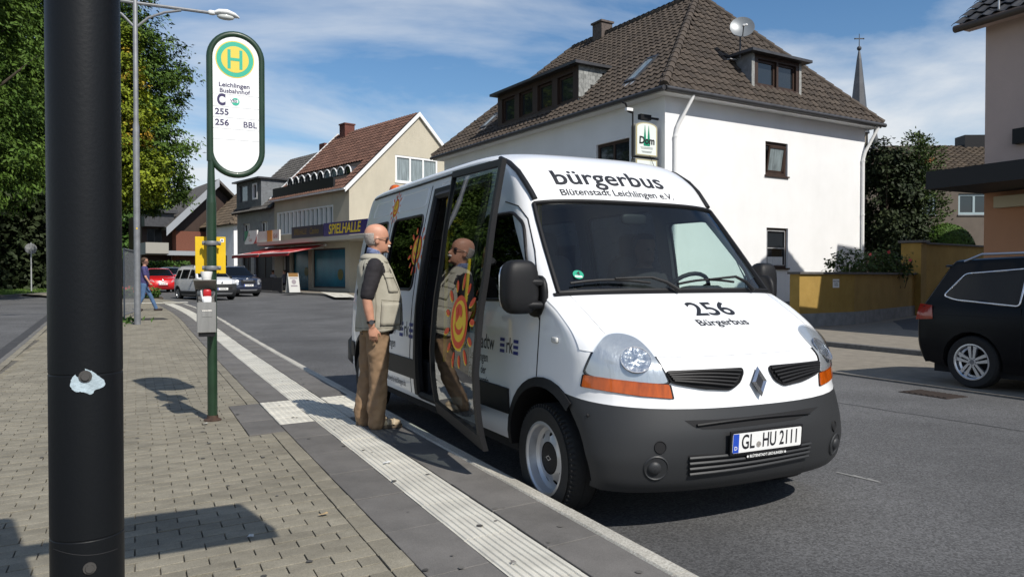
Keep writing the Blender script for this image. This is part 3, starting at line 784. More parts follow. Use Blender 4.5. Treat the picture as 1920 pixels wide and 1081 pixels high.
GR = [(1248, 697), (1320, 694), (1389, 690.5), (1391, 698), (1385, 716), (1367, 729.5), (1319, 727.5), (1268, 719), (1258, 716)]
GR = round_poly(GR, 7)
for mirrored in (False, True):
    gm = MB(); drape_px(gm, GR, .003, 8, mirrored); go = gm.build('grille', m_dark, van, smooth=50)
    sl = MB()
    for q in range(5):
        t0 = (q+.6)/5.4; a = (1249+16*t0, 697.5+19*t0); b = (1390-20*t0, 691+37*t0)
        pts = [hit_px(a[0]+(b[0]-a[0])*t, a[1]+(b[1]-a[1])*t-3*math.sin(math.pi*t)*(1-t0), .012) for t in np.linspace(0, 1, 10)]
        pts = [mir(p) if mirrored else p for p in pts if p is not None]
        sl = MB(); sl.tube(pts, .0085, 6, flat=1); sl.build('slat', m_blackpl, go, smooth=50)
    ed = MB(); pts = [hit_px(x, y, .008) for x, y in densify(GR, 10)]; pts = [mir(p) if mirrored else p for p in pts if p is not None]; ed.tube(pts, .007, 5, closed=True); ed.build('grille_frame', m_blackpl, go, smooth=50)
# emblem: an open diamond of folded bars on a white shield
cen = hit(Vector((0, -1, .845)), Vector((0, 1, 0)), .004)
sho = van
emb = MB(); Te = Matrix.Translation(cen+Vector((0, -.012, 0))) @ Matrix.Rotation(R(90-12), 4, 'X')
o_, i_ = [(0, .088), (.056, 0), (0, -.088), (-.056, 0)], [(0, .045), (.027, 0), (0, -.045), (-.027, 0)]
for k in range(4):
    a, b = o_[k], o_[(k+1) % 4]; c, d = i_[k], i_[(k+1) % 4]
    m0 = ((a[0]+c[0])/2, (a[1]+c[1])/2); m1 = ((b[0]+d[0])/2, (b[1]+d[1])/2)
    emb.add([(*a, .006), (*b, .006), (*m1, .020), (*m0, .020), (*c, .006), (*d, .006)], [(0, 1, 2, 3), (3, 2, 5, 4)], Te)
emb.build('emblem', m_chrome, sho); eb = MB(); eb.prism([(0, .084), (-.053, 0), (0, -.084), (.053, 0)], .0, .0075, Te); eb.build('emblem_back', m_ink, sho)
# bumper: slots, fog lamp recesses, towing eye
def slot(poly, name, n, both=False, off=.002):
    b = MB(); drape_px(b, poly, off, 8, both=both); o = b.build(name, m_dark, van, smooth=50); return o
UP = [(1284, 788), (1340, 786), (1400, 781), (1470, 772), (1534, 762), (1516, 776), (1490, 786), (1420, 796), (1360, 803), (1318, 804), (1300, 799)]
slot(UP, 'upper_intake', 0)
b = MB(); b.tube([hit_px(1306+(1515-1306)*t, 797-23*t-2*math.sin(math.pi*t), .010) for t in np.linspace(0, 1, 12)], .008, 6); b.build('intake_bar', m_blackpl, van, smooth=50)
LOW = [(1290, 853), (1350, 850), (1430, 842), (1518, 826), (1516, 842), (1508, 856), (1430, 872), (1360, 884), (1291, 892)]
li = slot(LOW, 'lower_intake', 4)
for q in range(4):
    t0 = (q+.5)/4; b = MB(); P = [hit_px(1291+(1517-6*t0-1291)*t, (853+39*t0)+((826+30*t0)-(853+39*t0))*t+3.5*math.sin(math.pi*t), .012) for t in np.linspace(0, 1, 12)]
    b.tube([p for p in P if p is not None], .0095, 6, flat=1); b.build('slat', m_bumper, li, smooth=50)
for sg in (1, -1):
    for (px, py, rr, nm) in ((1230, 877, .062, 'fog_lamp_recess'), (1238, 838, .03, 'towing_eye_hole')):
        h = hit_px(px, py, .001); n = (hit_px(px, py, .05)-h).normalized()
        if sg < 0: h, n = mir(h), mir(n)
        Tm = Matrix.Translation(h) @ n.to_track_quat('Z', 'Y').to_matrix().to_4x4()
        f = MB(); f.lathe([(rr*1.16, .0), (rr*1.06, .006), (rr, .004), (rr*.97, .002), (.001, .0025)], 22, Tm); fo_ = f.build(nm, m_bumper if rr > .05 else m_dark, van, smooth=40)
        if rr > .05:
            f = MB(); f.lathe([(rr*.62, .003), (rr*.55, .012), (rr*.3, .018), (.001, .02)], 20, Tm @ Matrix.Translation((-.01*sg, .0, 0))); f.build('fog_lamp_cap', m_bumper, fo_, smooth=50)
sn = MB(); h = hit_px(1102, 778, .002); sn.ball(h, .011, 8, 6); sn.ball(mir(h), .011, 8, 6); sn.build('parking_sensor', m_dark, van, smooth=60)
ri = MB()
for z0 in (.47, .505):   # moulded ledge across the bumper
    pass
# number plate
pc = hit_px(1424, 823, .012); pn = Vector((0, -1, .10)).normalized()
Tp = Matrix.Translation(Vector((0, pc.y-.004, pc.z))) @ Matrix.Rotation(R(90+4), 4, 'X')
pl = MB(); pl.box((0, 0, 0), (.545, .135, .014)); pl.box((0, -.082, .0), (.30, .034, .012)); plo = pl.build('number_plate', m_blackpl, van, bevel=.003); plo.matrix_basis = Tp
b = MB(); b.prism(round_poly([(-.26, -.055), (.26, -.055), (.26, .055), (-.26, .055)], .012), .007, .0085); b.build('plate_face', m_plate, plo)
b = MB(); b.prism([(-.258, -.053), (-.215, -.053), (-.215, .053), (-.258, .053)], .0087, .0095); b.build('euro_band', m_blue, plo)
b = MB(); flat_text(b, 'GL', .115, (-.148, 0, .0098), (1, 0, 0), (0, 1, 0), .0016, sx=.70); flat_text(b, 'HU 2111', .115, (.098, 0, .0098), (1, 0, 0), (0, 1, 0), .0016, sx=.66)
b.build('lettering', m_ink, plo)
b = MB(); b.cyl((-.068, -.018, .009), (-.068, -.018, .0105), .017, .017, 16); b.build('seal_badge', M('badge_grey', (.28, .26, .24), .5, var=.5, scale=120), plo)
b = MB(); flat_text(b, 'D', .03, (-.237, -.028, .0099), (1, 0, 0), (0, 1, 0), .0005); flat_text(b, 'BLÜTENSTADT LEICHLINGEN', .021, (0, -.083, .0065), (1, 0, 0), (0, 1, 0), .0006, sx=.92)
b.cyl((-.142, -.083, .006), (-.142, -.083, .0068), .007, .007, 10); b.cyl((.142, -.083, .006), (.142, -.083, .0068), .007, .007, 10)
b.build('small_lettering', m_plate, plo)
# wipers
for (x0, y0, x1, y1, pv) in ((1068, 535, 1216, 534, (1272, 552)), (1268, 536, 1372, 532, (1410, 551))):
    b = MB(); A = [hit_px(x0+(x1-x0)*t, y0+(y1-y0)*t-6*math.sin(math.pi*t), .022) for t in np.linspace(0, 1, 10)]; b.tube(A, .009, 6)
    mid = [hit_px(x0+(x1-x0)*.55, y0-7, .034), hit_px(x1, y1-6, .045), hit_px((x1+pv[0])/2, (y1+pv[1])/2-6, .045), hit_px(pv[0], pv[1], .03)]; b.tube(mid, [.007, .010, .012, .014], 6)
    b.build('wiper', m_blackpl, van, smooth=50)
sk = MB(); h = hit_px(1084, 515, .003)
V = [(.036*math.cos(a), .036*math.sin(a)) for a in np.linspace(0, 2*math.pi, 24, endpoint=False)]
uu = (hit_px(1094, 516, .003)-h).normalized(); nn = (hit_px(1084, 515, .05)-h).normalized(); vv = nn.cross(uu).normalized(); uu = vv.cross(nn)
sk.add([h+uu*a+vv*b for a, b in V], [tuple(range(24))]); so = sk.build('emission_sticker', M('sticker_green', (.0, .30, .18), .5), van)
sk = MB(); flat_text(sk, '4', .045, h+nn*.002+vv*.008, uu, vv, .001); sk.build('lettering', m_ink, so)
sk = MB(); sk.add([h+nn*.002+uu*a+vv*b for a, b in ((-.024, -.024), (.024, -.024), (.024, -.010), (-.024, -.010))], [(0, 1, 2, 3)]); sk.build('blank_field', m_plate, so)
# mirrors
def mirror(sg):
    c = Vector((-1.10, .93, 1.385)) if sg < 0 else Vector((1.03, 1.06, 1.385)); b = MB(); superell(c, (.118 if sg < 0 else .095, .08, .168), 3.4, 24, 14, b); mo = b.build('wing_mirror', m_blackpl, van, smooth=60)
    g = MB(); superell(c+Vector((0, .075, 0)), (.105, .015, .15), 4, 18, 8, g); g.build('mirror_glass', m_chrome, mo, smooth=60)
    a = MB()
    for dz in (-.11, .03): a.tube([c+Vector((-sg*.03, -.045, dz)), c+Vector((-sg*.10, -.07, dz)), (sg*.95, .98, 1.385+dz)], [.03, .03, .034], 8, flat=.8)
    superell((sg*.945, .98, 1.31), (.03, .12, .15), 3, 16, 10, a); a.build('mirror_arm', m_blackpl, mo, smooth=60)
mirror(-1); mirror(1)
rp_ = MB(); h = hit_px(1042, 637, .004)
for q in (h, mir(h)): superell(q, (.014, .035, .018), 4, 14, 8, rp_)
rp_.build('side_repeater', M('clear_plastic', (.55, .55, .53), .2), van, smooth=60)
for sg in (-1, 1):
    wheel(van, sg*.885, WB_F, WZ, .335, .215, .222, sg); wheel(van, sg*.885, WB_R, WZ, .335, .215, .222, sg)
b = MB(); superell((0, 5.66, .58), (.97, .16, .22), 5, 28, 10, b); b.build('rear_bumper', m_bumper, van, smooth=50)
b = MB()
for sg in (-1, 1): superell((sg*.88, 5.60, 1.05), (.03, .03, .26), 4, 14, 8, b)
b.build('tail_light', m_redlens, van, smooth=60)
# --- decals and lettering
m_dec = M('decal_black', (.015, .016, .02), .5); m_decg = M('decal_grey', (.05, .055, .065), .5)
U, V_ = (1, 0, 0), (0, .60, .80)
def dt(*a, mat=None, **k): b = MB(); drape_text(b, *a, **k); return b.build('lettering', mat or m_dec, van)
cA = hit_px(1143, 336, 0); cB = hit_px(1162, 363, 0)
dt('bürgerbus', .225, cA, U, (0, .62, .78), bold=.0042, sx=1.03, off=.0015); dt('Blütenstadt Leichlingen e.V.', .088, cB, U, (0, .62, .78), bold=.0016, sx=.99, off=.0015)
cA = hit_px(1333, 581, 0); cB = hit_px(1355, 605, 0)
dt('256', .225, cA, U, (0, .86, .5), bold=.004, sx=1.02, off=.0055); dt('Bürgerbus', .098, cB, U, (0, .86, .5), bold=.002, off=.0055)
US, VS = (0, -1, 0), (0, 0, 1)
for a in (('Stadtw', .15, (-1, 1.70, .985)), ('rk', .15, (-1, 1.30, .985)), ('Leichlingen', .095, (-1, 1.80, .875)), ('Partner der', .085, (-1, 1.82, .785)), ('RheinEnergie', .085, (-1, 1.79, .71)), ('Stadtw', .20, (-1, 3.98, .96)), ('rk', .20, (-1, 3.46, .96)), ('Leichlingen', .12, (-1, 3.98, .81))):
    dt(*a, US, VS, bold=.0008, sx=.78, off=.0015)
dt('www.stadtwerke-leichlingen.de', .085, (-1, 3.88, .46), US, VS, sx=.72, off=.0015, mat=m_decg)
b = MB()
for (yc, zc, wd, hh) in ((1.405, .985, .07, .10), (1.20, .985, .07, .10), (3.60, .96, .10, .14), (3.32, .96, .10, .14)):
    for q in (-1, 0, 1): 
        a = [(-wd/2, q*hh*.38-hh*.11), (wd/2, q*hh*.38-hh*.11), (wd/2, q*hh*.38+hh*.11), (-wd/2, q*hh*.38+hh*.11)]; drape2d(b, a, [(0, 1, 2, 3)], (-1, yc, zc), US, VS)
b.build('lettering_bars', M('decal_blue', (.015, .03, .20), .5), van)
m_sy, m_sr, m_so = M('sun_yellow', (.88, .56, .02), .5), M('sun_red', (.75, .065, .012), .5), M('sun_orange', (.72, .22, .01), .5)
def ell(cx, cy, rx, ry, n=20, rot=0):
    return [(cx+rx*math.cos(t)*math.cos(rot)-ry*math.sin(t)*math.sin(rot), cy+rx*math.cos(t)*math.sin(rot)+ry*math.sin(t)*math.cos(rot)) for t in np.linspace(0, 2*math.pi, n, endpoint=False)]
def sun_decal(parent, place, s):
    """smiling sun, s = disc radius; place(mb, verts2d, faces, offset)"""
    b = MB()
    def poly(p, m, off): b.m = m; place(b, p, [tuple(range(len(p)))], off)
    poly(ell(-.04*s, -.06*s, s*1.02, s*1.14, 26), 0, .001); poly(ell(0, 0, s, s*1.1, 26), 1, .002); poly(ell(.02*s, .03*s, s*.78, s*.86, 24), 0, .003)
    for k in range(13):
        a = 2*math.pi*k/13+.1; r0, r1 = (1.22, 1.9) if k % 2 else (1.25, 1.75); wd = .13*s
        ca, sa = math.cos(a), math.sin(a); m0 = (r0+r1)/2*s
        poly(ell(m0*ca-.05*s, m0*sa*1.08-.06*s, (r1-r0)/2*s, wd, 12, a), 0, .001); poly(ell(m0*ca, m0*sa*1.08, (r1-r0)/2*s, wd, 12, a), 1, .002)
    for sx_ in (-.28, .2): poly(ell(sx_*s, .38*s, .10*s, .19*s, 12), 1, .004)
    arc = [(.52*s*math.cos(t), -.12*s+.42*s*math.sin(t)) for t in np.linspace(math.pi*1.06, math.pi*1.94, 10)]; arc2 = [(.46*s*math.cos(t), -.03*s+.29*s*math.sin(t)) for t in np.linspace(math.pi*1.94, math.pi*1.06, 10)]
    q = arc+arc2[::1]; fs = [(i, i+1, 18-i, 19-i) for i in range(9)]; b.m = 1; place(b, q, fs, .004)
    return b.build('sun_decal', [m_sy, m_sr], parent)
skin = lambda c: (lambda mb, p, f, off: drape2d(mb, p, f, c, US, VS, off))
sun_decal(van, skin((-1, 3.42, 1.70)), .12); sun_decal(van, skin((-1, 4.36, 2.16)), .085); sun_decal(van, skin((-1, 1.97, 1.21)), .085)
# --- the opened passenger door, swung out parallel to the flank
PF = [(.35, -1.247), (.45, -1.275), (.60, -1.300), (.85, -1.312), (1.21, -1.280), (1.50, -1.232), (1.78, -1.195), (2.08, -1.140), (2.22, -1.115)]
pz, px_ = [p[0] for p in PF], [p[1] for p in PF]
def door_pt(t, z, off=0.0):      # t: 0 leading edge .. 1 rear edge
    return Vector((float(np.interp(z, pz, px_))+.13*t-off, 1.10+1.17*t, z-.02*(1-t)*smoothstep(2.0, 2.29, z)+.05*t))
do = MB()
zz = np.linspace(.36, 2.21, 26)
def strip_door(t0, t1, z0, z1, th=.045):
    Z = np.linspace(z0, z1, 20); b.m = 0
    for (a, sgn) in ((.5*th, 1), (-.5*th, -1)):
        b.grid(len(Z), 2, lambda i, j: door_pt(t0 if j == 0 else t1, Z[i], a), flip=sgn < 0)
    for t, sgn in ((t0, 1), (t1, -1)): b.grid(len(Z), 2, lambda i, j: door_pt(t, Z[i], (.5-j)*th), flip=sgn < 0)
    for z, sgn in ((z0, 1), (z1, -1)): b.grid(2, 2, lambda i, j: door_pt(t0 if i == 0 else t1, z, (.5-j)*th), flip=sgn > 0)
b = MB(); strip_door(0, .046, .35, 2.215, .034); strip_door(.972, 1.0, .35, 2.215, .034); strip_door(.046, .972, 2.165, 2.215, .034); strip_door(.046, .972, .35, .44, .034)
dr = b.build('swing_door', m_blackpl, van, smooth=40)
b = MB(); Z = np.linspace(.44, 2.165, 18); b.grid(len(Z), 8, lambda i, j: door_pt(.046+.926*j/7, Z[i])); b.build('door_glass', m_doorg, dr, smooth=60)
def on_door(mb, p, f, off): mb.add([door_pt(.40-1.2*a/1.17, 1.12+q, off) for a, q in p], f)
sun_decal(dr, on_door, .165)
b = MB(); b.tube([door_pt(.5, 1.55, -.05), door_pt(.5, 1.2, -.07), door_pt(.5, .9, -.05)], .014, 8); b.build('grab_rail', m_yellowrail, dr, smooth=60)
b = MB(); b.tube([door_pt(.0, 1.55, -.02), (-.96, 1.6, 1.55), (-.80, 2.1, 1.55)], .02, 8); b.tube([door_pt(.2, .55, -.02), (-.96, 1.9, .50), (-.80, 2.1, .50)], .02, 8); b.build('hinge_arm', m_blackpl, dr, smooth=60)
# door opening frame, step, interior
b = MB()
b.tube([(-(vhw(y, z)+.006), y, z) for y, z in densify(DOOR_O, .06)], .034, 6, closed=True); 
flank(b, vhw, [(3.06, .40), (3.22, .40), (3.24, 2.24), (2.0, 2.24), (2.0, 2.17), (3.12, 2.17), (3.12, 1.2)], (), .1, off=.012, sides=(-1,))
b.build('door_frame', m_blackpl, van, smooth=45)
b = MB(); b.bb((-.90, 2.0, .38), (-.45, 3.1, .42)); b.bb((-.45, 2.0, .42), (-.42, 3.1, .66)); b.bb((-.93, 1.2, .66), (.93, 2.0, .68)); b.bb((-.42, 2.0, .66), (.9, 5.5, .68)); b.bb((-.9, 3.12, .4), (-.42, 5.5, .68)); b.build('cabin_floor', M('floor_mat', (.03, .03, .032), .9), van)
b = MB(); b.tube([(-.78, 3.02, .7), (-.74, 3.02, 2.2)], .017, 8); b.tube([(-.78, 3.02, 1.15), (-.05, 3.05, 1.15)], .017, 8); b.tube([(-.35, 2.05, .7), (-.35, 2.05, 2.25)], .017, 8); b.build('handrail', m_yellowrail, van, smooth=60)
m_lin = M('lining_grey', (.16, .16, .165), .8)
b = MB(); vs_.patch(b, ix[13]+1, ix[19], -1.40, 1.40, off=-.05); b.build('headliner', m_lin, van, smooth=50)
b = MB()   # inner lining of the right flank and tail
flank(b, lambda y, z: vhw(y, z)-.045, [(1.0, .7), (5.4, .7), (5.4, 2.2), (1.6, 2.1), (1.35, 1.85), (.98, 1.26)], [[(y, z) for y, z in p] for p in (WIN_D, WIN_S, WIN_2, WIN_3)], .15, sides=(1,))
flank(b, lambda y, z: vhw(y, z)-.045, [(3.14, .7), (5.4, .7), (5.4, 2.2), (3.14, 2.2)], [WIN_2, WIN_3], .15, sides=(-1,)); b.build('side_lining', m_lin, van)
def seat(x, y, w=.46, name='seat'):
    b = MB(); superell((x, y, .95), (w/2, .24, .09), 5, 20, 8, b); so_ = b.build(name, m_seat, van, smooth=60)
    q = MB(); superell((x, y+.24, 1.28), (w/2, .075, .34), 5, 20, 10, q); q.build('backrest', m_seat, so_, smooth=60)
    q = MB(); superell((x, y+.27, 1.70), (w/4, .05, .10), 4, 14, 8, q); q.build('headrest', m_seat, so_, smooth=60)
    q = MB(); q.bb((x-w*.4, y-.18, .69), (x+w*.4, y+.2, .87)); q.build('seat_base', m_dark, so_)
seat(.50, 1.72, .50); seat(-.35, 1.75, .50)
for y in (3.3, 4.1, 4.9):
    for x in (-.62, -.12, .55): seat(x, y)
b = MB(); b.grid(8, 14, lambda i, j: (-.86+1.72*j/13, (.86, .95, 1.06, 1.14, 1.2, 1.22, 1.22, 1.22)[i], (1.30, 1.325, 1.335, 1.325, 1.29, 1.2, 1.0, .7)[i]+(.05 if 8.5 < j < 12 and 2 <= i <= 4 else 0)))
b.build('dashboard', M('dash', (.035, .037, .04), .7), van, smooth=50)
b = MB(); Ts = Matrix.Translation((.48, 1.30, 1.31)) @ Matrix.Rotation(R(-52), 4, 'X'); b.tube([(.205*math.cos(t), .205*math.sin(t), 0) for t in np.linspace(0, 2*math.pi, 24, endpoint=False)], .016, 8, Ts, closed=True)
b.cyl((0, 0, -.05), (0, 0, -.01), .07, .08, 14, True, Ts)
for a in (90, 210, 330): b.tube([(0, 0, -.02), (.2*math.cos(R(a)), .2*math.sin(R(a)), 0)], .015, 6, Ts)
b.build('steering_wheel', m_blackpl, van, smooth=50)
b = MB(); superell((0, 1.28, 1.86), (.11, .02, .04), 4, 14, 8, b); b.build('rear_view_mirror', m_blackpl, van, smooth=60)
# ================================================================ buildings
m_render = M('white_render', (.80, .805, .81), .9, col2=(.75, .755, .755), scale=.8, bump=.35, bscale=120, detail=8)
stain(m_render, .9, .965, 1.01, 6, (1, 1, .22))
m_beige = M('beige_render', (.50, .455, .36), .9, col2=(.46, .42, .33), scale=.9, bump=.3, bscale=60)
stain(m_beige, .8, .90, 1.03, 6, (1, 1, .25))
m_slate = M('slate_grey', (.15, .16, .17), .7, var=.25, scale=5, piece=.2)
m_slate2 = M('slate_light', (.26, .265, .255), .75, var=.25, scale=9, piece=.22)
m_tileb = M('brown_tile', (.046, .035, .027), .8, col2=(.078, .060, .045), scale=3.5, piece=.22, bump=.3, bscale=50)
m_tiler = M('red_tile', (.105, .052, .036), .8, col2=(.15, .078, .055), scale=3, piece=.22)
m_tilec = M('clay_tile', (.085, .063, .042), .85, col2=(.13, .098, .066), scale=3, piece=.25)
m_deck = M('roof_deck', (.03, .024, .02), .95)
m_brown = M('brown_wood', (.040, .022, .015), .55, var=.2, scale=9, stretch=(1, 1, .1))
m_wfr = M('white_frame', (.78, .78, .77), .4)
m_gut = M('zinc_dark', (.075, .075, .08), .45, metal=.5, var=.2, scale=4)
m_pipe = M('white_pipe', (.76, .76, .75), .4)
m_win = M('window_dark', (.018, .022, .026), .04, spec=.9)
m_winl = M('window_curtain', (.20, .24, .25), .05, spec=.9, var=.35, scale=3, stretch=(3, 3, .3))
m_lead = M('lead_flash', (.48, .49, .50), .45, metal=.4, var=.2, scale=8)
m_stone = M('grey_plinth', (.22, .225, .23), .9, var=.2, scale=4, bump=.3)
m_brick = M('red_brick', (.17, .065, .042), .9, var=.25, scale=12, piece=.2)
m_slot = M('shop_dark', (.012, .012, .014), .6)
def wall(mb, o, u, v, poly, holes=(), depth=.12, th=None):
    """flat wall with real openings and reveals; outward normal u x v"""
    o, u, v = Vector(o), Vector(u), Vector(v); n = u.cross(v).normalized()
    V, F = tri_poly(poly, holes, None); mb.add([o+u*a+v*b for a, b in V], F)
    for h in holes:
        k = len(h); P = [o+u*a+v*b for a, b in h]; mb.add(P+[p-n*depth for p in P], [(i, (i+1) % k, k+(i+1) % k, k+i) for i in range(k)])
def rect(x0, y0, x1, y1): return [(x0, y0), (x1, y0), (x1, y1), (x0, y1)]
def window_unit(parent, o, u, v, r, fw=.07, cols=1, rows=1, fmat=None, gmat=None, depth=.12, sill=None, name='window', open_tilt=0, fd=.06):
    """frame with muntins, one pane per field, a sill below; r = (x0, y0, x1, y1) in wall coordinates"""
    o, u, v = Vector(o), Vector(u), Vector(v); n = u.cross(v).normalized(); x0, y0, x1, y1 = r; fmat = fmat or m_wfr; gmat = gmat or m_win
    f = MB(); a, b = -depth+.004, -depth+fd
    f.frame(o, u, v, n, (x0+.002, y0+.002, a), (x1-.002, y0+fw, b)); f.frame(o, u, v, n, (x0+.002, y1-fw, a), (x1-.002, y1-.002, b))
    f.frame(o, u, v, n, (x0+.002, y0+fw, a), (x0+fw, y1-fw, b)); f.frame(o, u, v, n, (x1-fw, y0+fw, a), (x1-.002, y1-fw, b))
    W_, H_ = (x1-x0-2*fw)/cols, (y1-y0-2*fw)/rows
    for c in range(1, cols): f.frame(o, u, v, n, (x0+fw+c*W_-fw*.45, y0+fw, a), (x0+fw+c*W_+fw*.45, y1-fw, b-.004))
    for c in range(1, rows): f.frame(o, u, v, n, (x0+fw, y0+fw+c*H_-fw*.3, a), (x1-fw, y0+fw+c*H_+fw*.3, b-.008))
    fo = f.build(name, fmat, parent)
    for c in range(cols):
        for q in range(rows):
            g = MB(); g.frame(o, u, v, n, (x0+fw+c*W_+.001, y0+fw+q*H_+.001, a+.002), (x0+fw+(c+1)*W_-.001, y0+fw+(q+1)*H_-.001, a+.018)); g.build('pane', gmat, fo)
    if sill:
        s = MB(); s.frame(o, u, v, n, (x0-.04, y0-.05, -depth+.01), (x1+.04, y0+.001, .06)); s.build('sill', sill, fo)
    return fo
def tile_geo(w, l, amp, th=.050):
    xs = [-.5, -.3, -.1, .1, .3, .46]; zs = [amp*.2, amp*.9, amp, amp*.35, 0, amp*.1]
    vs = [(x*w, -l*.5, z+th) for x, z in zip(xs, zs)]+[(x*w, l*.5, z+.002) for x, z in zip(xs, zs)]+[(x*w, -l*.5+.004, z+th-.014) for x, z in zip(xs, zs)]
    n = len(xs); fs = [(i, i+1, n+i+1, n+i) for i in range(n-1)]+[(2*n+i, 2*n+i+1, i+1, i) for i in range(n-1)]
    return vs, fs
def tiled_face(parent, o, u, v, poly, mat, w=.30, l=.36, limit=0, name='roof_tile', amp=.055, skip=(), deck=True, tname='roof'):
    o, u, v = Vector(o), Vector(u).normalized(), Vector(v).normalized(); n = u.cross(v).normalized()
    if deck:
        d = MB(); k = len(poly); P = [o+u*a+v*b for a, b in poly]
        d.add(P+[p-n*.12 for p in P], [tuple(range(k)), tuple(range(2*k-1, k-1, -1))]+[(i, k+i, k+(i+1) % k, (i+1) % k) for i in range(k)]); d.build(tname, m_deck, parent)
    a = np.array(poly); sp = []
    y = a[:, 1].min()+l*.42; r = 0
    while y < a[:, 1].max():
        x = a[:, 0].min()+w*.5
        while x < a[:, 0].max(): sp.append((x, y)); x += w
        y += l; r += 1
    sp = np.array(sp); keep = in_poly(sp, poly)
    for s in skip: keep &= ~in_poly(sp, s)
    sp = sp[keep]
    vs, fs = tile_geo(w, l*1.12, amp); mb = MB(); mb.add(vs, fs); me = mb.mesh(name, mat); rest = MB()
    B = Matrix((u, v, n)).transposed().to_4x4(); pw = parent.matrix_basis if parent else Matrix()
    sp = sorted(sp.tolist(), key=lambda p: ((pw @ (o+u*p[0]+v*p[1]))-C0).length)
    for i, (x, y) in enumerate(sp):
        Mx = Matrix.Translation(o+u*x+v*y+n*(.012+random.uniform(-.004, .004))) @ B @ Matrix.Rotation(random.uniform(-.012, .012), 4, 'Z') @ Matrix.Rotation(random.uniform(-.008, .012), 4, 'X')
        if i < limit: ob = link(name, me, parent); ob.matrix_basis = Mx
        else: rest.add(vs, fs, Mx)
    if rest.v: tag(rest.build(name+'_field', mat, parent), kind='stuff')
def ridge_caps(parent, a, b, mat, r=.12, l=.36, name='ridge_tile'):
    a, b = Vector(a), Vector(b); d = (b-a); n = max(1, int(d.length/l)); d.normalize(); q = d.to_track_quat('Y', 'Z').to_matrix().to_4x4()
    mb = MB(); m = 7; vs = []
    for (yy, k) in ((-l*.54, 1.12), (l*.54, .9)):
        for i in range(m):
            t = math.pi*(-.15+1.3*i/(m-1)); vs.append((r*k*math.cos(t), yy, r*k*math.sin(t)))
    fs = [(i, i+1, m+i+1, m+i) for i in range(m-1)]+[tuple(range(m))]
    mb.add(vs, fs); me = mb.mesh(name, mat)
    for i in range(n):
        o = link(name, me, parent); o.matrix_basis = Matrix.Translation(a+d*((i+.5)*(b-a).length/n)+Vector((0, 0, .0))) @ q @ Matrix.Rotation(random.uniform(-.04, .04), 4, 'Y')
X, Y, Z = Vector((1, 0, 0)), Vector((0, 1, 0)), Vector((0, 0, 1))
# ---------------------------------------------------------------- white corner house
wh = thing('white_house', 'white rendered house with brown tiled hip roof and two dormers, behind the minibus', 'house', (14.5, 18.8, 0), R(5.17))
HW, HL, HE, HR = 10.0, 15.1, 6.80, 11.9
b = MB()
hl_ = [rect(-3.40+.0, 4.35, -1.66, 5.78), rect(-7.25, 4.6, -6.12, 5.80), rect(-12.4, 4.6, -11.2, 5.8), rect(-6.5, .7, -4.6, 2.4)]
wall(b, (0, 0, 0), (0, -1, 0), (0, 0, 1), [(-HL, -.6), (0, -.6), (0, HE), (-HL, HE)], hl_, .14)
hr_ = [rect(4.52, 4.70, 5.65, 5.83), rect(4.60, 1.57, 5.69, 2.93)]
wall(b, (0, 0, 0), (1, 0, 0), (0, 0, 1), [(0, -.6), (HW, -.6), (HW, HE), (0, HE)], hr_, .14)
wall(b, (HW, 0, 0), (0, 1, 0), (0, 0, 1), [(0, -.6), (HL, -.6), (HL, HE), (0, HE)]); wall(b, (HW, HL, 0), (-1, 0, 0), (0, 0, 1), [(0, -.6), (HW, -.6), (HW, HE), (0, HE)])
b.build('wall', m_render, wh)
b = MB(); b.bb((-.03, -.03, -.6), (HW+.03, -.001, .42)); b.bb((-.03, 0, -.6), (-.001, HL, .42)); b.build('plinth', m_stone, wh)
for r in hl_: window_unit(wh, (0, 0, 0), (0, -1, 0), (0, 0, 1), (r[0][0], r[0][1], r[2][0], r[2][1]), .10, 2, 1, m_brown, m_win, .14, m_brown)
wt = window_unit(wh, (0, 0, 0), X, Z, (4.52, 4.70, 5.65, 5.83), .11, 1, 1, m_brown, m_win, .14, m_brown)
b = MB(); T_ = Matrix.Translation((4.66, -.0+.11, 4.82)) @ Matrix.Rotation(R(9), 4, 'X')
b.bb((0, -.03, 0), (.07, .02, .88), T_); b.bb((.76, -.03, 0), (.84, .02, .88), T_); b.bb((0, -.03, 0), (.84, .02, .07), T_); b.bb((0, -.03, .81), (.84, .02, .88), T_); b.build('tilted_sash', m_brown, wt)
b = MB(); b.bb((.07, -.005, .07), (.76, .005, .81), T_); b.build('tilted_pane', m_winl, wt)
w2 = window_unit(wh, (0, 0, 0), X, Z, (4.60, 1.57, 5.69, 2.93), .075, 1, 2, m_brown, m_win, .14, m_brown)
b = MB(); b.frame((0, 0, 0), X, Z, -Y, (4.70, 1.66, -.10), (5.59, 2.85, -.09)) if False else None
for i in range(9): b.bb((4.75+i*.085, .06, 1.66), (4.80+i*.085, .10, 1.95))
b.build('radiator', m_wfr, w2)
b = MB()
for (p, q) in (((4.68, 1.65), (5.61, 1.68)), ((4.68, 2.82), (5.61, 2.85)), ((4.68, 2.23), (5.61, 2.26)), ((4.68, 1.65), (4.71, 2.85)), ((5.58, 1.65), (5.61, 2.85))): b.bb((p[0], .06, p[1]), (q[0], .075, q[1]))
b.build('fly_screen', m_lead, w2)
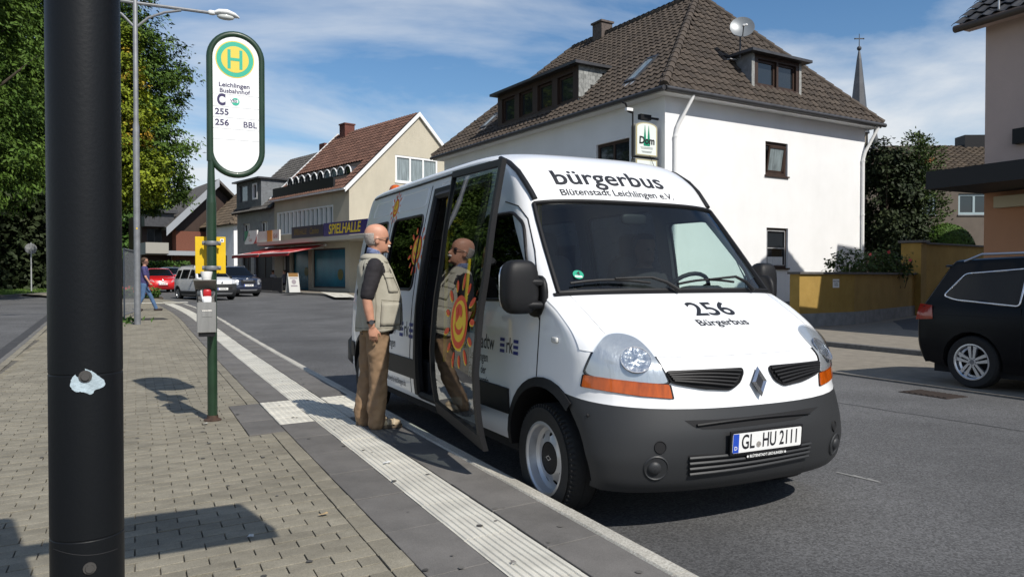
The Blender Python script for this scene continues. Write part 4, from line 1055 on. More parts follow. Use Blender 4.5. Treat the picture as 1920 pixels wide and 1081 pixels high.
# soffit, roof faces
ov = .42; EZ = 6.93
E0, E1, E2, E3 = Vector((-ov, -ov, EZ)), Vector((HW+ov, -ov, EZ)), Vector((HW+ov, HL+ov, EZ)), Vector((-ov, HL+ov, EZ)); RA, RB = Vector((5, 3.65, HR)), Vector((5, 11.67, HR))
b = MB(); b.bb((-ov+.02, -ov+.02, HE-.01), (HW+ov-.02, HL+ov-.02, HE+.04)); b.build('soffit', m_render, wh)
b = MB(); b.bb((-ov, -ov, HE+.045), (HW+ov, HL+ov, EZ-.03)); b.build('fascia', m_brown, wh)
def face(parent, e0, e1, tops, mat, limit=0, skip=(), **k):
    u = (e1-e0).normalized(); n = u.cross(tops[0]-e0).normalized(); v = n.cross(u)
    P = [(0, 0), ((e1-e0).length, 0)]+[((t-e0).dot(u), (t-e0).dot(v)) for t in tops]
    tiled_face(parent, e0, u, v, P, mat, limit=limit, skip=skip, **k); return u, v, n
def roof_skip(e0, e1, top, rects3):
    u = (e1-e0).normalized(); n = u.cross(top-e0).normalized(); v = n.cross(u)
    return [[((Vector(p)-e0).dot(u), (Vector(p)-e0).dot(v)) for p in r] for r in rects3]
sk_f = roof_skip(E0, E1, RA, [[(3.95, .1, 7.6), (6.5, .1, 7.6), (6.5, 1.15, 8.85), (3.95, 1.15, 8.85)]])
face(wh, E0, E1, [RA], m_tileb, 150, sk_f, w=.30, l=.335)
sk_l = roof_skip(E3, E0, RA, [[(.3, 4.85, 7.6), (.3, 10.6, 7.6), (1.85, 10.6, 9.0), (1.85, 4.85, 9.0)], [(.35, 1.72, 7.6), (.35, 2.32, 7.6), (1.42, 2.32, 8.6), (1.42, 1.72, 8.6)], [(.6, 12.05, 7.9), (.6, 12.65, 7.9), (1.4, 12.65, 8.6), (1.4, 12.05, 8.6)]])
face(wh, E3, E0, [RA, RB], m_tileb, 150, sk_l, w=.30, l=.335)
face(wh, E1, E2, [RB, RA], m_tileb, 0); face(wh, E2, E3, [RB], m_tileb, 0)
for a, c in ((E0, RA), (E1, RA), (RA, RB), (E3, RB)): ridge_caps(wh, a+Vector((0, 0, .05)), c+Vector((0, 0, .05)), m_tileb, .13, .38)
b = MB()
for (p, q) in ((E3, E0), (E0, E1)):
    d = (q-p).normalized(); sd_ = Vector((d.y, -d.x, 0)); b.tube([p+sd_*.07-Vector((0, 0, .05)), q+sd_*.07+d*.07-Vector((0, 0, .05))], .075, 10)
b.build('gutter', m_gut, wh, smooth=50)
def downpipe(parent, pts, mat, r=.055):
    b = MB(); b.tube(pts, r, 10); o = b.build('downpipe', mat, parent, smooth=50); c = MB()
    z = pts[-2][2]
    while z > .5: c.tube([(pts[-1][0], pts[-1][1], z), (pts[-1][0], pts[-1][1], z-.05)], r+.012, 10); z -= 2.0
    c.build('pipe_clip', mat, o)
downpipe(wh, [(.75, -.46, 6.86), (.72, -.42, 6.7), (.42, -.12, 5.9), (.36, -.08, 5.6), (.36, -.08, .1)], m_pipe)
downpipe(wh, [(10.15, -.46, 6.86), (10.1, -.42, 6.7), (9.85, -.12, 5.9), (9.78, -.08, 5.6), (9.78, -.08, .1)], m_pipe)
# street dormer with four windows
dm = MB(); x0, y0, y1, z0, z1 = .30, 4.85, 10.6, 7.5, 8.92
opens = [rect(-y1+.35+i*1.36, 7.72, -y1+1.35+i*1.36, 8.72) for i in range(4)]
wall(dm, (x0, 0, 0), (0, -1, 0), Z, [(-y1, z0), (-y0, z0), (-y0, z1), (-y1, z1)], opens, .16); dmo = dm.build('dormer', m_brown, wh)
for r in opens: window_unit(dmo, (x0, 0, 0), (0, -1, 0), Z, (r[0][0], r[0][1], r[2][0], r[2][1]), .09, 1, 1, m_brown, m_win, .16)
b = MB(); b.bb((x0-.28, y0-.22, z1), (2.0, y1+.22, z1+.10)); b.build('dormer_roof', m_gut, dmo)
for yy, s in ((y0, -1), (y1, 1)):
    b = MB(); b.add([(x0, yy, z0), (x0, yy, z1), (1.9, yy, z1+.0)], [(0, 1, 2)]); b.build('cheek', m_deck, dmo)
    for r in range(8):
        zr = 7.62+r*.165; xr = x0+.01; c = 0; off_ = .11 if r % 2 else 0
        while xr+.2-off_ < (zr-6.93)/.917-.42+.15:
            q = MB(); a0 = max(x0+.005, xr-off_); q.box(((a0+xr-off_+.21)/2, yy+s*.012, zr+.08), (xr-off_+.205-a0, .012, .175)); o = q.build('slate', m_slate2, dmo); o.rotation_euler = (0, 0, 0); xr += .215
b = MB()
for i in range(5): b.box((x0+.12+i*.30, y0-.06, 7.66+i*.275), (.26, .10, .035), T=None)
b.build('flashing', m_lead, dmo)
# gable-side dormer
dm = MB(); yy, xa, xb, z0, z1 = .12, 3.95, 6.5, 7.45, 8.72
op = [rect(4.28, 7.72, 5.2, 8.58), rect(5.3, 7.72, 6.22, 8.58)]
wall(dm, (0, yy, 0), X, Z, [(xa, z0), (xb, z0), (xb, z1), (xa, z1)], op, .14); dmo = dm.build('dormer', m_brown, wh)
for r in op: window_unit(dmo, (0, yy, 0), X, Z, (r[0][0], r[0][1], r[2][0], r[2][1]), .08, 1, 1, m_brown, m_win, .14)
b = MB(); b.bb((xa-.24, yy-.28, z1), (xb+.24, 1.25, z1+.09)); b.build('dormer_roof', m_gut, dmo)
for xx, s in ((xa, -1), (xb, 1)):
    b = MB(); b.add([(xx, yy, z0), (xx, yy, z1), (xx, 1.15, z1)], [(0, 1, 2)]); b.build('cheek', m_slate, dmo)
    b = MB(); b.bb((xx-.02 if s > 0 else xx, yy-.02, 7.6), (xx+.16*-s+.02*s, yy-.004, z1)); b.build('slate', m_slate2, dmo)
b = MB()
for i in range(5): b.box((xa-.06, yy+.14+i*.2, 7.68+i*.245), (.10, .17, .04))
b.box((xa-.22, yy+.78, 8.62), (.30, .42, .03)); b.build('flashing', m_lead, dmo)
def skylight(x0, x1, ya, yb):
    sl_ = (HR-EZ)/(5+ov); f = MB(); P = lambda x, y, h: Vector((x-h*.67, y, EZ+(x+ov)*sl_+h*.74))
    for (a, c, d, e) in ((x0, x0+.08, ya, yb), (x1-.08, x1, ya, yb), (x0+.08, x1-.08, ya, ya+.07), (x0+.08, x1-.08, yb-.07, yb)):
        vs = [P(a, d, .02), P(c, d, .02), P(c, e, .02), P(a, e, .02), P(a, d, .12), P(c, d, .12), P(c, e, .12), P(a, e, .12)]; f.add(vs, [(3,2,1,0),(4,5,6,7),(0,1,5,4),(1,2,6,5),(2,3,7,6),(3,0,4,7)])
    fo = f.build('skylight', m_gut, wh); g = MB(); g.add([P(x0+.07, ya+.06, .10), P(x1-.07, ya+.06, .10), P(x1-.07, yb-.06, .10), P(x0+.07, yb-.06, .10)], [(0, 1, 2, 3)]); g.build('pane', m_winl, fo)
    q = MB(); q.add([P(x0-.2, ya-.05, .05), P(x0, ya-.05, .06), P(x0, yb+.05, .06), P(x0-.2, yb+.05, .05)], [(0, 1, 2, 3)]); q.build('flashing', m_lead, fo)
skylight(.35, 1.42, 1.75, 2.3); skylight(.6, 1.4, 12.08, 12.62)
b = MB(); b.bb((4.7, 9.1, 11.3), (5.3, 9.75, 12.45)); b.bb((4.64, 9.04, 12.45), (5.36, 9.81, 12.53)); b.build('chimney', M('chimney_brick', (.10, .08, .07), .9, var=.3, scale=9), wh)
b = MB(); b.cyl((1.7, 9.9, 8.6), (1.7, 9.9, 9.3), .07, .07, 10); b.cyl((1.7, 9.9, 9.3), (1.7, 9.9, 9.38), .11, .05, 10); b.build('roof_vent', m_gut, wh)
# satellite dish on the small dormer
sdish = thing('satellite_dish', 'grey satellite dish on the tiled roof beside the small dormer', 'dish')
base_w = wh.matrix_basis
def w_(p): return Matrix.Translation((14.5, 18.8, 0)) @ Matrix.Rotation(R(5.17), 4, 'Z') @ Vector(p)
dc = w_((3.75, .35, 9.55)); face_d = Vector((-.55, -.75, .36)).normalized(); Td = Matrix.Translation(dc) @ face_d.to_track_quat('Z', 'Y').to_matrix().to_4x4()
b = MB(); b.lathe([(.40*k/8, .10*(k/8)**2) for k in range(0, 9)]+[(.405, .09)], 28, Td); b.build('reflector_bowl', M('dish_grey', (.20, .215, .225), .4, metal=.3), sdish, smooth=50)
b = MB(); lo = Td @ Vector((0, -.36, .08)); ln_ = Td @ Vector((0, -.22, .46)); b.tube([lo, ln_], .018, 6); b.tube([w_((3.78, .45, 8.6)), w_((3.78, .45, 9.45)), Td @ Vector((0, 0, -.02))], .028, 8); b.build('mast', m_gut, sdish)
b = MB(); b.cyl(ln_, ln_+(dc-ln_).normalized()*.12, .035, .05, 10); b.cyl(ln_+Vector((.06, 0, .02)), ln_+Vector((.14, 0, .02)), .035, .035, 8); b.build('receiver', m_wfr, sdish)
# hanging brewery signs at the corner
def brewery(name, label, z0, h, arched, contents):
    t = thing(name, label, 'sign', w_((0, 0, 0)), R(5.17)); xs, xe = -1.0, -.12; yk = .30
    w2_ = (xe-xs)/2; xm = (xs+xe)/2
    poly = [(-w2_, 0), (w2_, 0), (w2_, h*(.86 if arched else 1))]+([(w2_*math.cos(a)*1.0, h*.86+h*.14*math.sin(a)) for a in np.linspace(.35, math.pi-.35, 9)] if arched else [])+[(-w2_, h*(.86 if arched else 1))]
    Tm = Matrix.Translation((xm, yk, z0)) @ Matrix.Rotation(R(90), 4, 'X')
    b = MB(); b.prism(poly, -.10, .10, Tm); b.build('case', M('sign_case', (.30, .29, .24), .5), t)
    b = MB(); b.prism([(x*.93, .02*h+y*.955) for x, y in poly], .10, .108, Tm); b.build('border', M('sign_gold', (.48, .42, .22), .4), t)
    b = MB(); b.prism([(x*.86, .04*h+y*.915) for x, y in poly], .108, .112, Tm); b.build('face', M('sign_face', (.72, .77, .74), .4), t)
    contents(t, Tm, h); return t
def dom(t, Tm, h):
    b = MB()
    for s in (-1, 1): b.prism([(s*.075-.055, .32), (s*.075+.055, .32), (s*.075+.04, .60), (s*.075+.006, .92), (s*.075-.006, .92), (s*.075-.04, .60)], .1125, .115, Tm)
    b.prism([(-.12, .30), (.12, .30), (.12, .52), (-.12, .52)], .1123, .1128, Tm); b.build('spire_print', M('print_green', (.0, .22, .12), .5), t)
    b = MB(); flat_text(b, 'Dom', .30, (0, .46, .1165), X, Y, .012, T=Tm, shear=.05)
    for i, (y, w) in enumerate(((.25, .5), (.215, .46), (.13, .42), (.10, .36))): b.bb((-w/2, y, .1125), (w/2, y+.012, .114), Tm)
    b.build('lettering', m_ink, t)
def crown(t, Tm, h):
    b = MB(); cy = .72
    for i, a in enumerate((-.17, -.085, 0, .085, .17)): b.lathe([(.035, .0), (.045, .004)], 10, Tm @ Matrix.Translation((a*.9, cy+.1-abs(a)*.25, .1125))); b.bb((a*.9-.01, cy, .1125), (a*.9+.01, cy+.1-abs(a)*.25, .116), Tm)
    b.bb((-.15, cy-.06, .1125), (.15, cy-.01, .117), Tm); b.build('crown_print', M('print_bronze', (.14, .10, .05), .5), t)
    b = MB(); b.lathe([(.20, .112), (.20, .116), (.17, .116), (.17, .112)], 28, Tm @ Matrix.Translation((0, .40, 0))); b.lathe([(.165, .1135), (.001, .1135)], 24, Tm @ Matrix.Translation((0, .40, 0))); b.build('medallion', M('print_grey', (.22, .22, .21), .5), t)
    b = MB()
    for word, a0, a1 in (('KÖNIG', 165, 118), ('PILS', 62, 20)):
        for i, ch in enumerate(word):
            a = R(a0+(a1-a0)*i/(len(word)-1)); r_ = .255; flat_text(b, ch, .085, (r_*math.cos(a), .40+r_*math.sin(a), .1135), (math.sin(a), -math.cos(a), 0), (math.cos(a), math.sin(a), 0), .002, T=Tm)
    b.build('lettering', m_ink, t)
brewery('hanging_sign', 'arched brewery sign reading Dom with green spires, upper of two on the white house', 4.93, 1.03, True, dom)
hs2 = brewery('hanging_sign', 'square brewery sign with bronze crown, lower of two on the white house', 3.82, 1.02, False, crown)
sb = thing('sign_bracket', 'black iron bracket holding the brewery signs at the white house corner', 'bracket', w_((0, 0, 0)), R(5.17))
b = MB(); b.tube([(0, .30, 4.89), (-1.05, .30, 4.89)], .02, 6); b.tube([(-1.02, .30, 4.80), (-1.02, .30, 6.25), (-1.03, .30, 6.3)], .028, 6); b.tube([(-1.0, .30, 6.2), (-1.2, .30, 6.23), (-1.3, .30, 6.45), (-1.42, .30, 6.48)], .03, 6); b.box((-.55, .30, 6.12), (.42, .14, .16)); b.box((-.15, .30, 6.12), (.4, .05, .06)); b.tube([(-.45, .18, 4.95), (-.02, -.1, 3.7)], .008, 4); b.build('iron_arm', m_blackpl, sb)
b = MB(); b.box((-1.17, .30, 6.29), (.24, .1, .09)); b.build('lamp_head', m_wfr, sb)

# ---------------------------------------------------------------- arcade block (beige gable) and its neighbours
AO, AA = (11.56, 45.6, 0), math.atan2(.26, .965)
ab = thing('arcade_building', 'beige gabled building with red roof, arched dormers and an amusement arcade at street level', 'building', AO, AA)
AW, AL, AE, AR_ = 10.1, 10.6, 6.62, 11.85
b = MB()
gh = [rect(3.28, 7.25, 6.56, 8.97)]
wall(b, (0, 0, 0), X, Z, [(0, -.5), (AW, -.5), (AW, AE), (AW/2, AR_-.1), (0, AE)], gh, .12)
band = rect(-10.1, 4.15, -2.0, 5.75); shop = [rect(-9.3, .3, -8.2, 3.05), rect(-7.9, .3, -5.4, 3.05), rect(-4.9, .55, -.5, 3.05)]
wall(b, (0, 0, 0), (0, -1, 0), Z, [(-AL, -.5), (0, -.5), (0, AE), (-AL, AE)], [band]+shop, .2); b.build('wall', m_beige, ab)
window_unit(ab, (0, 0, 0), X, Z, (3.28, 7.25, 6.56, 8.97), .13, 3, 1, m_wfr, m_winl, .12, m_wfr, fd=.10)
bw_ = window_unit(ab, (0, 0, 0), (0, -1, 0), Z, (-10.1, 4.15, -2.0, 5.75), .09, 13, 1, m_wfr, m_winl, .2, fd=.22)
for r, mt in zip(shop, (m_slot, M('poster_teal', (.015, .09, .13), .25, col2=(.02, .16, .22), scale=.5), M('poster_blue', (.012, .07, .12), .25, col2=(.02, .17, .24), scale=.35))):
    window_unit(ab, (0, 0, 0), (0, -1, 0), Z, (r[0][0], r[0][1], r[2][0], r[2][1]), .09, 1, 1, m_wfr if mt is m_slot else m_gut, mt, .2, name='shop_window')
b = MB()
for (yc, zc, rr) in ((1.4, 1.4, .35), (6.0, 1.6, .30)):
    b.lathe([(rr, 0), (.001, .01)], 18, Matrix.Translation((.16, yc, zc)) @ Matrix.Rotation(R(-90), 4, 'Y'))
b.build('poster_print', M('print_olive', (.10, .10, .02), .5), ab)
b = MB(); b.bb((-1.2, -4.2, 3.42), (-.001, AL+.2, 3.66)); b.bb((0, -4.2, 3.42), (AW, -.001, 3.66)); b.build('canopy_slab', M('canopy_pale', (.42, .40, .35), .8), ab)
ae0, ae1 = Vector((-.35, AL, AE-.03)), Vector((-.35, -.12, AE-.03)); sl = (AR_-AE)/(AW/2+.35)
rt0, rt1 = Vector((AW/2, -.12, AR_)), Vector((AW/2, AL, AR_))
face(ab, ae0, ae1, [rt0, rt1], m_tiler, 0, roof_skip(ae0, ae1, rt0, [[(.4, .9, 7.4), (.4, 9.9, 7.4), (1.7, 10.2, 8.55), (1.7, .9, 8.55)]]), w=.33, l=.36)
face(ab, Vector((AW+.35, -.12, AE-.03)), Vector((AW+.35, AL, AE-.03)), [rt1, rt0], m_tiler, 0)
b = MB()   # white barge boards and gutter line
for (p, q) in ((ae1, rt0), (Vector((AW+.35, -.12, AE-.03)), rt0)):
    d = (q-p); n_ = Vector((-d.z, 0, d.x)).normalized(); b.frame(p+Vector((0, -.06, -.02)), d, Vector((0, 0, 1)), Y, (0, -.22, 0), (1, .06, .10))
b.bb((-.42, -.12, AE-.12), (-.30, AL, AE+.0)); d = rt1-ae0; b.frame(ae0, d, Z, Y, (0, .02, -.05), (1, .16, .12)); b.build('barge_board', m_wfr, ab)
b = MB(); b.bb((4.5, 8.6, 11.2), (5.3, 9.4, 12.35)); b.bb((4.45, 8.55, 12.35), (5.35, 9.45, 12.45)); b.build('chimney', M('chimney_red', (.11, .04, .03), .9, var=.3, scale=12, piece=.2), ab)
b = MB(); b.bb((-.25, 1.5, AE+.02), (-.12, AL-.3, 7.42)); b.build('balcony_parapet', M('balcony_dark', (.016, .016, .018), .5), ab)
# ten barrel dormers in a row
for i in range(10):
    yc = 1.5+i*.9; d = MB(); n = 9; rr = .43; xf = .75; z0 = 7.75
    fa = [(rr*math.cos(t), rr*math.sin(t)) for t in np.linspace(0, math.pi, n)]
    front = [(xf, yc+a, z0+c) for a, c in fa]; back = [(xf+1.5, yc+a, z0+c) for a, c in fa]
    d.add(front+back, [(k, k+1, n+k+1, n+k) for k in range(n-1)]); d.add([(xf, yc-rr, 7.2), (xf+1.5, yc-rr, 7.2), (xf+1.5, yc-rr, z0), (xf, yc-rr, z0)], [(0, 1, 2, 3)]); d.add([(xf, yc+rr, 7.2), (xf+1.5, yc+rr, 7.2), (xf+1.5, yc+rr, z0), (xf, yc+rr, z0)], [(0, 1, 2, 3)])
    do_ = d.build('barrel_dormer', m_gut, ab, smooth=40)
    e = MB(); e.tube([Vector((xf-.02, yc+a*1.03, z0+c*1.05)) for a, c in fa], .045, 6); e.build('arch_trim', m_wfr, do_)
    g = MB(); g.add([(xf+.04, yc+a*.95, z0+c*.95) for a, c in fa]+[(xf+.04, yc-rr*.95, 7.2), (xf+.04, yc+rr*.95, 7.2)], [tuple(range(n+2))]); g.build('pane', m_win if i > 3 or i < 1 else m_winl, do_)
    if i > 3: 
        q = MB(); q.bb((xf-.02, yc-.05, 7.2), (xf+.03, yc+.05, z0+.3)); q.build('mullion', m_gut, do_)
# signs over the pavement
def board(name, label, y0, y1, z0, z1, mat, words_, wmat, x=-1.0, th=.10, cat='sign'):
    t = thing(name, label, cat, AO, AA); b = MB(); b.bb((x-th/2, y0, z0), (x+th/2, y1, z1)); b.build('panel', mat, t)
    for (s, size, yc, zc, mt, bold, shear, sx) in words_:
        b = MB(); flat_text(b, s, size, (x-th/2-.006, yc, zc), (0, -1, 0), Z, bold, shear=shear, sx=sx); b.build('lettering', mt or wmat, t)
    return t
m_purple = M('sign_purple', (.035, .022, .14), .4); m_yel = M('sign_yellow', (.75, .55, .02), .4)
board('arcade_sign', 'purple sign with yellow letters SPIELHALLE above the arcade shop window', -3.9, 1.25, 3.70, 4.50, m_purple, [('SPIELHALLE', .80, -1.25, 4.08, m_yel, .018, .18, .92)], m_yel)
board('dark_sign', 'dark sign with dull gold lettering left of the purple arcade sign', 1.35, 5.64, 3.74, 4.46, M('sign_dark', (.03, .026, .045), .5), [('SPIELHALLE', .5, 4.4, 4.1, M('dull_gold', (.16, .12, .02), .5), .01, .12, .7), ('Casino', .55, 2.5, 4.1, M('dull_gold', (.16, .12, .02), .5), .01, .2, .8)], m_yel)
board('snack_sign', 'white and orange shop sign above the red awnings', 7.5, 11.0, 3.62, 4.42, M('sign_offwhite', (.62, .60, .56), .5), [('Grill', .4, 8.1, 4.0, M('dull_red', (.3, .05, .03), .5), .003, 0, .9)], m_yel)
b = MB(); b.bb((-1.07, 8.6, 3.62), (-1.052, 9.4, 4.43)); b.build('orange_field', M('sign_orange', (.55, .22, .01), .5), bpy.data.objects['snack_sign'])
t = board('pizzeria_sign', 'white sign with green and red corners reading La Casa, beside the red awnings', 11.15, 13.33, 3.6, 4.55, M('sign_white2', (.74, .74, .72), .5), [('La', .36, 12.5, 4.27, M('pale_red', (.5, .16, .12), .5), .002, 0, .8), ('Casa', .36, 12.3, 3.9, M('pale_red', (.5, .16, .12), .5), .002, 0, .8)], m_yel)
b = MB(); b.add([(-1.06, 13.33, 4.55), (-1.06, 12.6, 4.55), (-1.06, 12.75, 4.2), (-1.06, 13.33, 3.75)], [(0, 1, 2, 3)]); b.build('green_corner', M('flag_green', (.01, .20, .09), .5), t)
b = MB(); b.add([(-1.06, 11.15, 3.6), (-1.06, 11.15, 4.2), (-1.06, 11.4, 3.85), (-1.06, 11.75, 3.6)], [(0, 1, 2, 3)]); b.build('red_corner', M('flag_red', (.42, .03, .03), .5), t)
# awnings
m_awn = M('awning_red', (.42, .035, .035), .8)
def awning(y0, y1, label):
    t = thing('awning', label, 'awning', AO, AA, 'red awnings over the cafe terrace'); b = MB()
    b.grid(5, 8, lambda i, j: (-.25-2.4*i/4, y0+(y1-y0)*j/7, 3.28-.55*i/4-.04*math.sin(math.pi*i/4)*(1+.3*math.sin(j*2.1))))
    b.grid(2, 8, lambda i, j: (-2.65-.02*i, y0+(y1-y0)*j/7, 2.73-.18*i-(.03*(j % 2) if i else 0))); o = b.build('cloth', m_awn, t, smooth=40); s_ = o.modifiers.new('thick', 'SOLIDIFY'); s_.thickness = .015
    b = MB(); b.cyl((-.2, y0, 3.26), (-.2, y1, 3.26), .08, .08, 10); b.cyl((-2.64, y0, 2.74), (-2.64, y1, 2.74), .03, .03, 8)
    for yy in (y0+.3, y1-.3): b.tube([(-.2, yy, 3.1), (-1.4, yy, 2.95), (-2.62, yy, 2.72)], .025, 6)
    b.build('awning_arm', m_wfr, t)
awning(2.6, 6.8, 'red awning over the cafe front, nearer of two'); awning(7.1, 11.6, 'red awning over the cafe front, farther of two')
# grey slate-hung neighbour
gb = thing('grey_house', 'grey slate-hung house with white dormer window between arcade block and white gable house', 'house', AO, AA)
b = MB(); GL_ = 17.6; op = [rect(-16.8, .3, -15.0, 2.8), rect(-14.4, .3, -11.2, 2.8), rect(-16.5, 4.0, -15.2, 5.3), rect(-13.3, 4.0, -12.0, 5.3)]
wall(b, (.1, 0, 0), (0, -1, 0), Z, [(-GL_, -.5), (-AL-.02, -.5), (-AL-.02, 6.2), (-GL_, 6.2)], op, .2); wall(b, (.1, GL_, 0), (-1, 0, 0), Z, [(-9, -.5), (0, -.5), (0, 6.2), (-4.5, 10.6), (-9, 6.2)]); b.build('wall', M('grey_hung', (.34, .345, .345), .85, var=.12, scale=4), gb)
for r in op: window_unit(gb, (.1, 0, 0), (0, -1, 0), Z, (r[0][0], r[0][1], r[2][0], r[2][1]), .1, 2, 1, m_wfr if r[0][1] > 2 else m_brown, m_win if r[0][1] > 2 else m_slot, .2)
e0, e1, t0, t1 = Vector((-.3, GL_+.2, 6.1)), Vector((-.3, AL+.05, 6.1)), Vector((4.6, AL+.05, 10.75)), Vector((4.6, GL_+.2, 10.75))
face(gb, e0, e1, [t0, t1], M('grey_tile', (.085, .08, .075), .8, var=.25, scale=4, piece=.2), 0, w=.33, l=.36); face(gb, Vector((9.5, AL+.05, 6.1)), Vector((9.5, GL_+.2, 6.1)), [t1, t0], m_tileb, 0)
b = MB(); wall(b, (-.1, 0, 0), (0, -1, 0), Z, rect(-17.2, 6.1, -12.6, 8.4), [rect(-14.2, 6.95, -13.3, 8.15), rect(-16.6, 6.9, -15.1, 8.2)], .14); b.add([(-.1, 12.6, 6.1), (-.1, 12.6, 8.4), (2.4, 12.6, 8.4)], [(0, 1, 2)]); d2 = b.build('dormer', m_slate, gb)
window_unit(d2, (-.1, 0, 0), (0, -1, 0), Z, (-14.2, 6.95, -13.3, 8.15), .13, 1, 1, m_wfr, m_win, .14, fd=.16); window_unit(d2, (-.1, 0, 0), (0, -1, 0), Z, (-16.6, 6.9, -15.1, 8.2), .1, 1, 1, m_gut, m_winl, .14)
b = MB(); b.bb((-.4, 12.4, 8.4), (2.6, 17.4, 8.52)); b.build('dormer_roof', m_gut, d2)
b = MB(); b.bb((4.2, 11.2, 10.3), (4.9, 12.0, 11.3)); b.build('chimney', M('chimney_red', (.11, .04, .03), .9), gb)
# white house with steep brown hip roof
p = on_ground(443, 536, 0); 
wg = thing('gable_house', 'white house with steep brown pyramid roof farther down the street', 'house', (8.6, 79, .2), R(14))
b = MB(); wall(b, (0, 0, 0), (0, -1, 0), Z, rect(-8, -.5, 0, 6.3), [rect(-3.2, 1.4, -1.9, 3.2), rect(-6.4, 1.4, -5.2, 3.2)], .15); wall(b, (0, 0, 0), X, Z, rect(0, -.5, 8, 6.3), [], .15); wall(b, (8, 0, 0), Y, Z, rect(0, -.5, 8, 6.3)); wall(b, (8, 8, 0), -X, Z, rect(0, -.5, 8, 6.3)); b.build('wall', m_render, wg)
for r in ((-3.2, 1.4, -1.9, 3.2), (-6.4, 1.4, -5.2, 3.2)): window_unit(wg, (0, 0, 0), (0, -1, 0), Z, r, .1, 2, 3, m_gut, m_win, .15)
q0, q1, q2, q3, qa, qb = Vector((-.5, -.5, 6.2)), Vector((8.5, -.5, 6.2)), Vector((8.5, 8.5, 6.2)), Vector((-.5, 8.5, 6.2)), Vector((4, 2.8, 11.3)), Vector((4, 5.4, 11.3))
for a, c, t in ((q0, q1, [qa]), (q3, q0, [qa, qb]), (q1, q2, [qb, qa]), (q2, q3, [qb])): face(wg, a, c, t, m_tilec, 0, w=.4, l=.42)
# brick house with a long sweeping gable roof
bh = thing('brick_house', 'brick house with long sweeping grey roof and balcony beyond the red car', 'house', (2.4, 86, .3), R(10))
b = MB(); op = [rect(1.3, .2, 2.3, 2.7), rect(3.2, .2, 4.4, 2.7)]
wall(b, (0, 0, 0), X, Z, [(1.35, -.6), (8.0, -.6), (8.0, 5.7), (1.35, 5.7)], op, .3); wall(b, (1.35, 9, 0), (0, -1, 0), Z, rect(0, -.6, 9, 6.4)); b.build('wall', m_brick, bh)
for r in op: window_unit(bh, (0, 0, 0), X, Z, (r[0][0], r[0][1], r[2][0], r[2][1]), .1, 2, 1, m_gut, m_win, .3)
b = MB(); wall(b, (0, .3, 0), X, Z, [(1.35, 5.7), (8.0, 5.7), (8.0, 8.2), (5.4, 10.6), (1.35, 6.4)]); b.build('shaded_gable', m_brown, bh)  # dark brown stands in for the shade under the deep verge
b = MB(); wall(b, (-1.6, 1.8, 0), X, Z, rect(0, -.6, 2.94, 7.4), [rect(.3, .3, 1.3, 2.7), rect(.5, 4.0, 2.0, 6.0)], .2); wall(b, (-1.6, 9, 0), (0, -1, 0), Z, rect(0, -.6, 7.2, 7.4)); b.build('wing', m_brown, bh)
for r in ((.3, .3, 1.3, 2.7), (.5, 4.0, 2.0, 6.0)): window_unit(bh, (-1.6, 1.8, 0), X, Z, r, .1, 2, 1, m_gut, m_win, .2)
b = MB(); b.bb((.2, -1.2, 3.15), (7.2, -.001, 3.6)); b.build('canopy', M('barge_grey', (.30, .32, .35), .7), bh)
b = MB(); b.bb((-1.8, -1.3, 3.3), (.35, -1.15, 4.4)); b.bb((-1.8, -1.15, 3.3), (-1.65, 1.8, 4.4)); b.bb((-1.8, -1.15, 3.2), (1.3, 1.8, 3.3)); b.build('balcony', M('balcony_pale', (.32, .31, .28), .8), bh)
b = MB()
for (pa, pb) in (((.3, 5.75), (5.4, 11.0)), ((5.4, 11.0), (8.6, 7.9))):
    P0, P1 = Vector((pa[0], -1.0, pa[1])), Vector((pb[0], -1.0, pb[1])); b.add([P0, P1, P1+Vector((0, 10, 0)), P0+Vector((0, 10, 0)), P0+Vector((0, 0, .28)), P1+Vector((0, 0, .28)), P1+Vector((0, 10, .28)), P0+Vector((0, 10, .28))], [(3,2,1,0),(4,5,6,7),(0,1,5,4),(1,2,6,5),(2,3,7,6),(3,0,4,7)])
b.build('roof', M('roof_grey', (.10, .09, .08), .85, var=.25, scale=3), bh)
b = MB(); b.frame((.2, -1.08, 5.65), Vector((5.25, 0, 5.4)), Z, Y, (0, -.55, 0), (1, .32, .08)); b.build('barge_board', M('barge_grey', (.30, .32, .35), .7), bh)
b = MB(); b.bb((-1.6, .2, 6.1), (1.2, 3, 7.5)); b.bb((-1.9, -.2, 7.5), (1.5, 3, 7.85)); b.build('dormer', m_gut, bh)
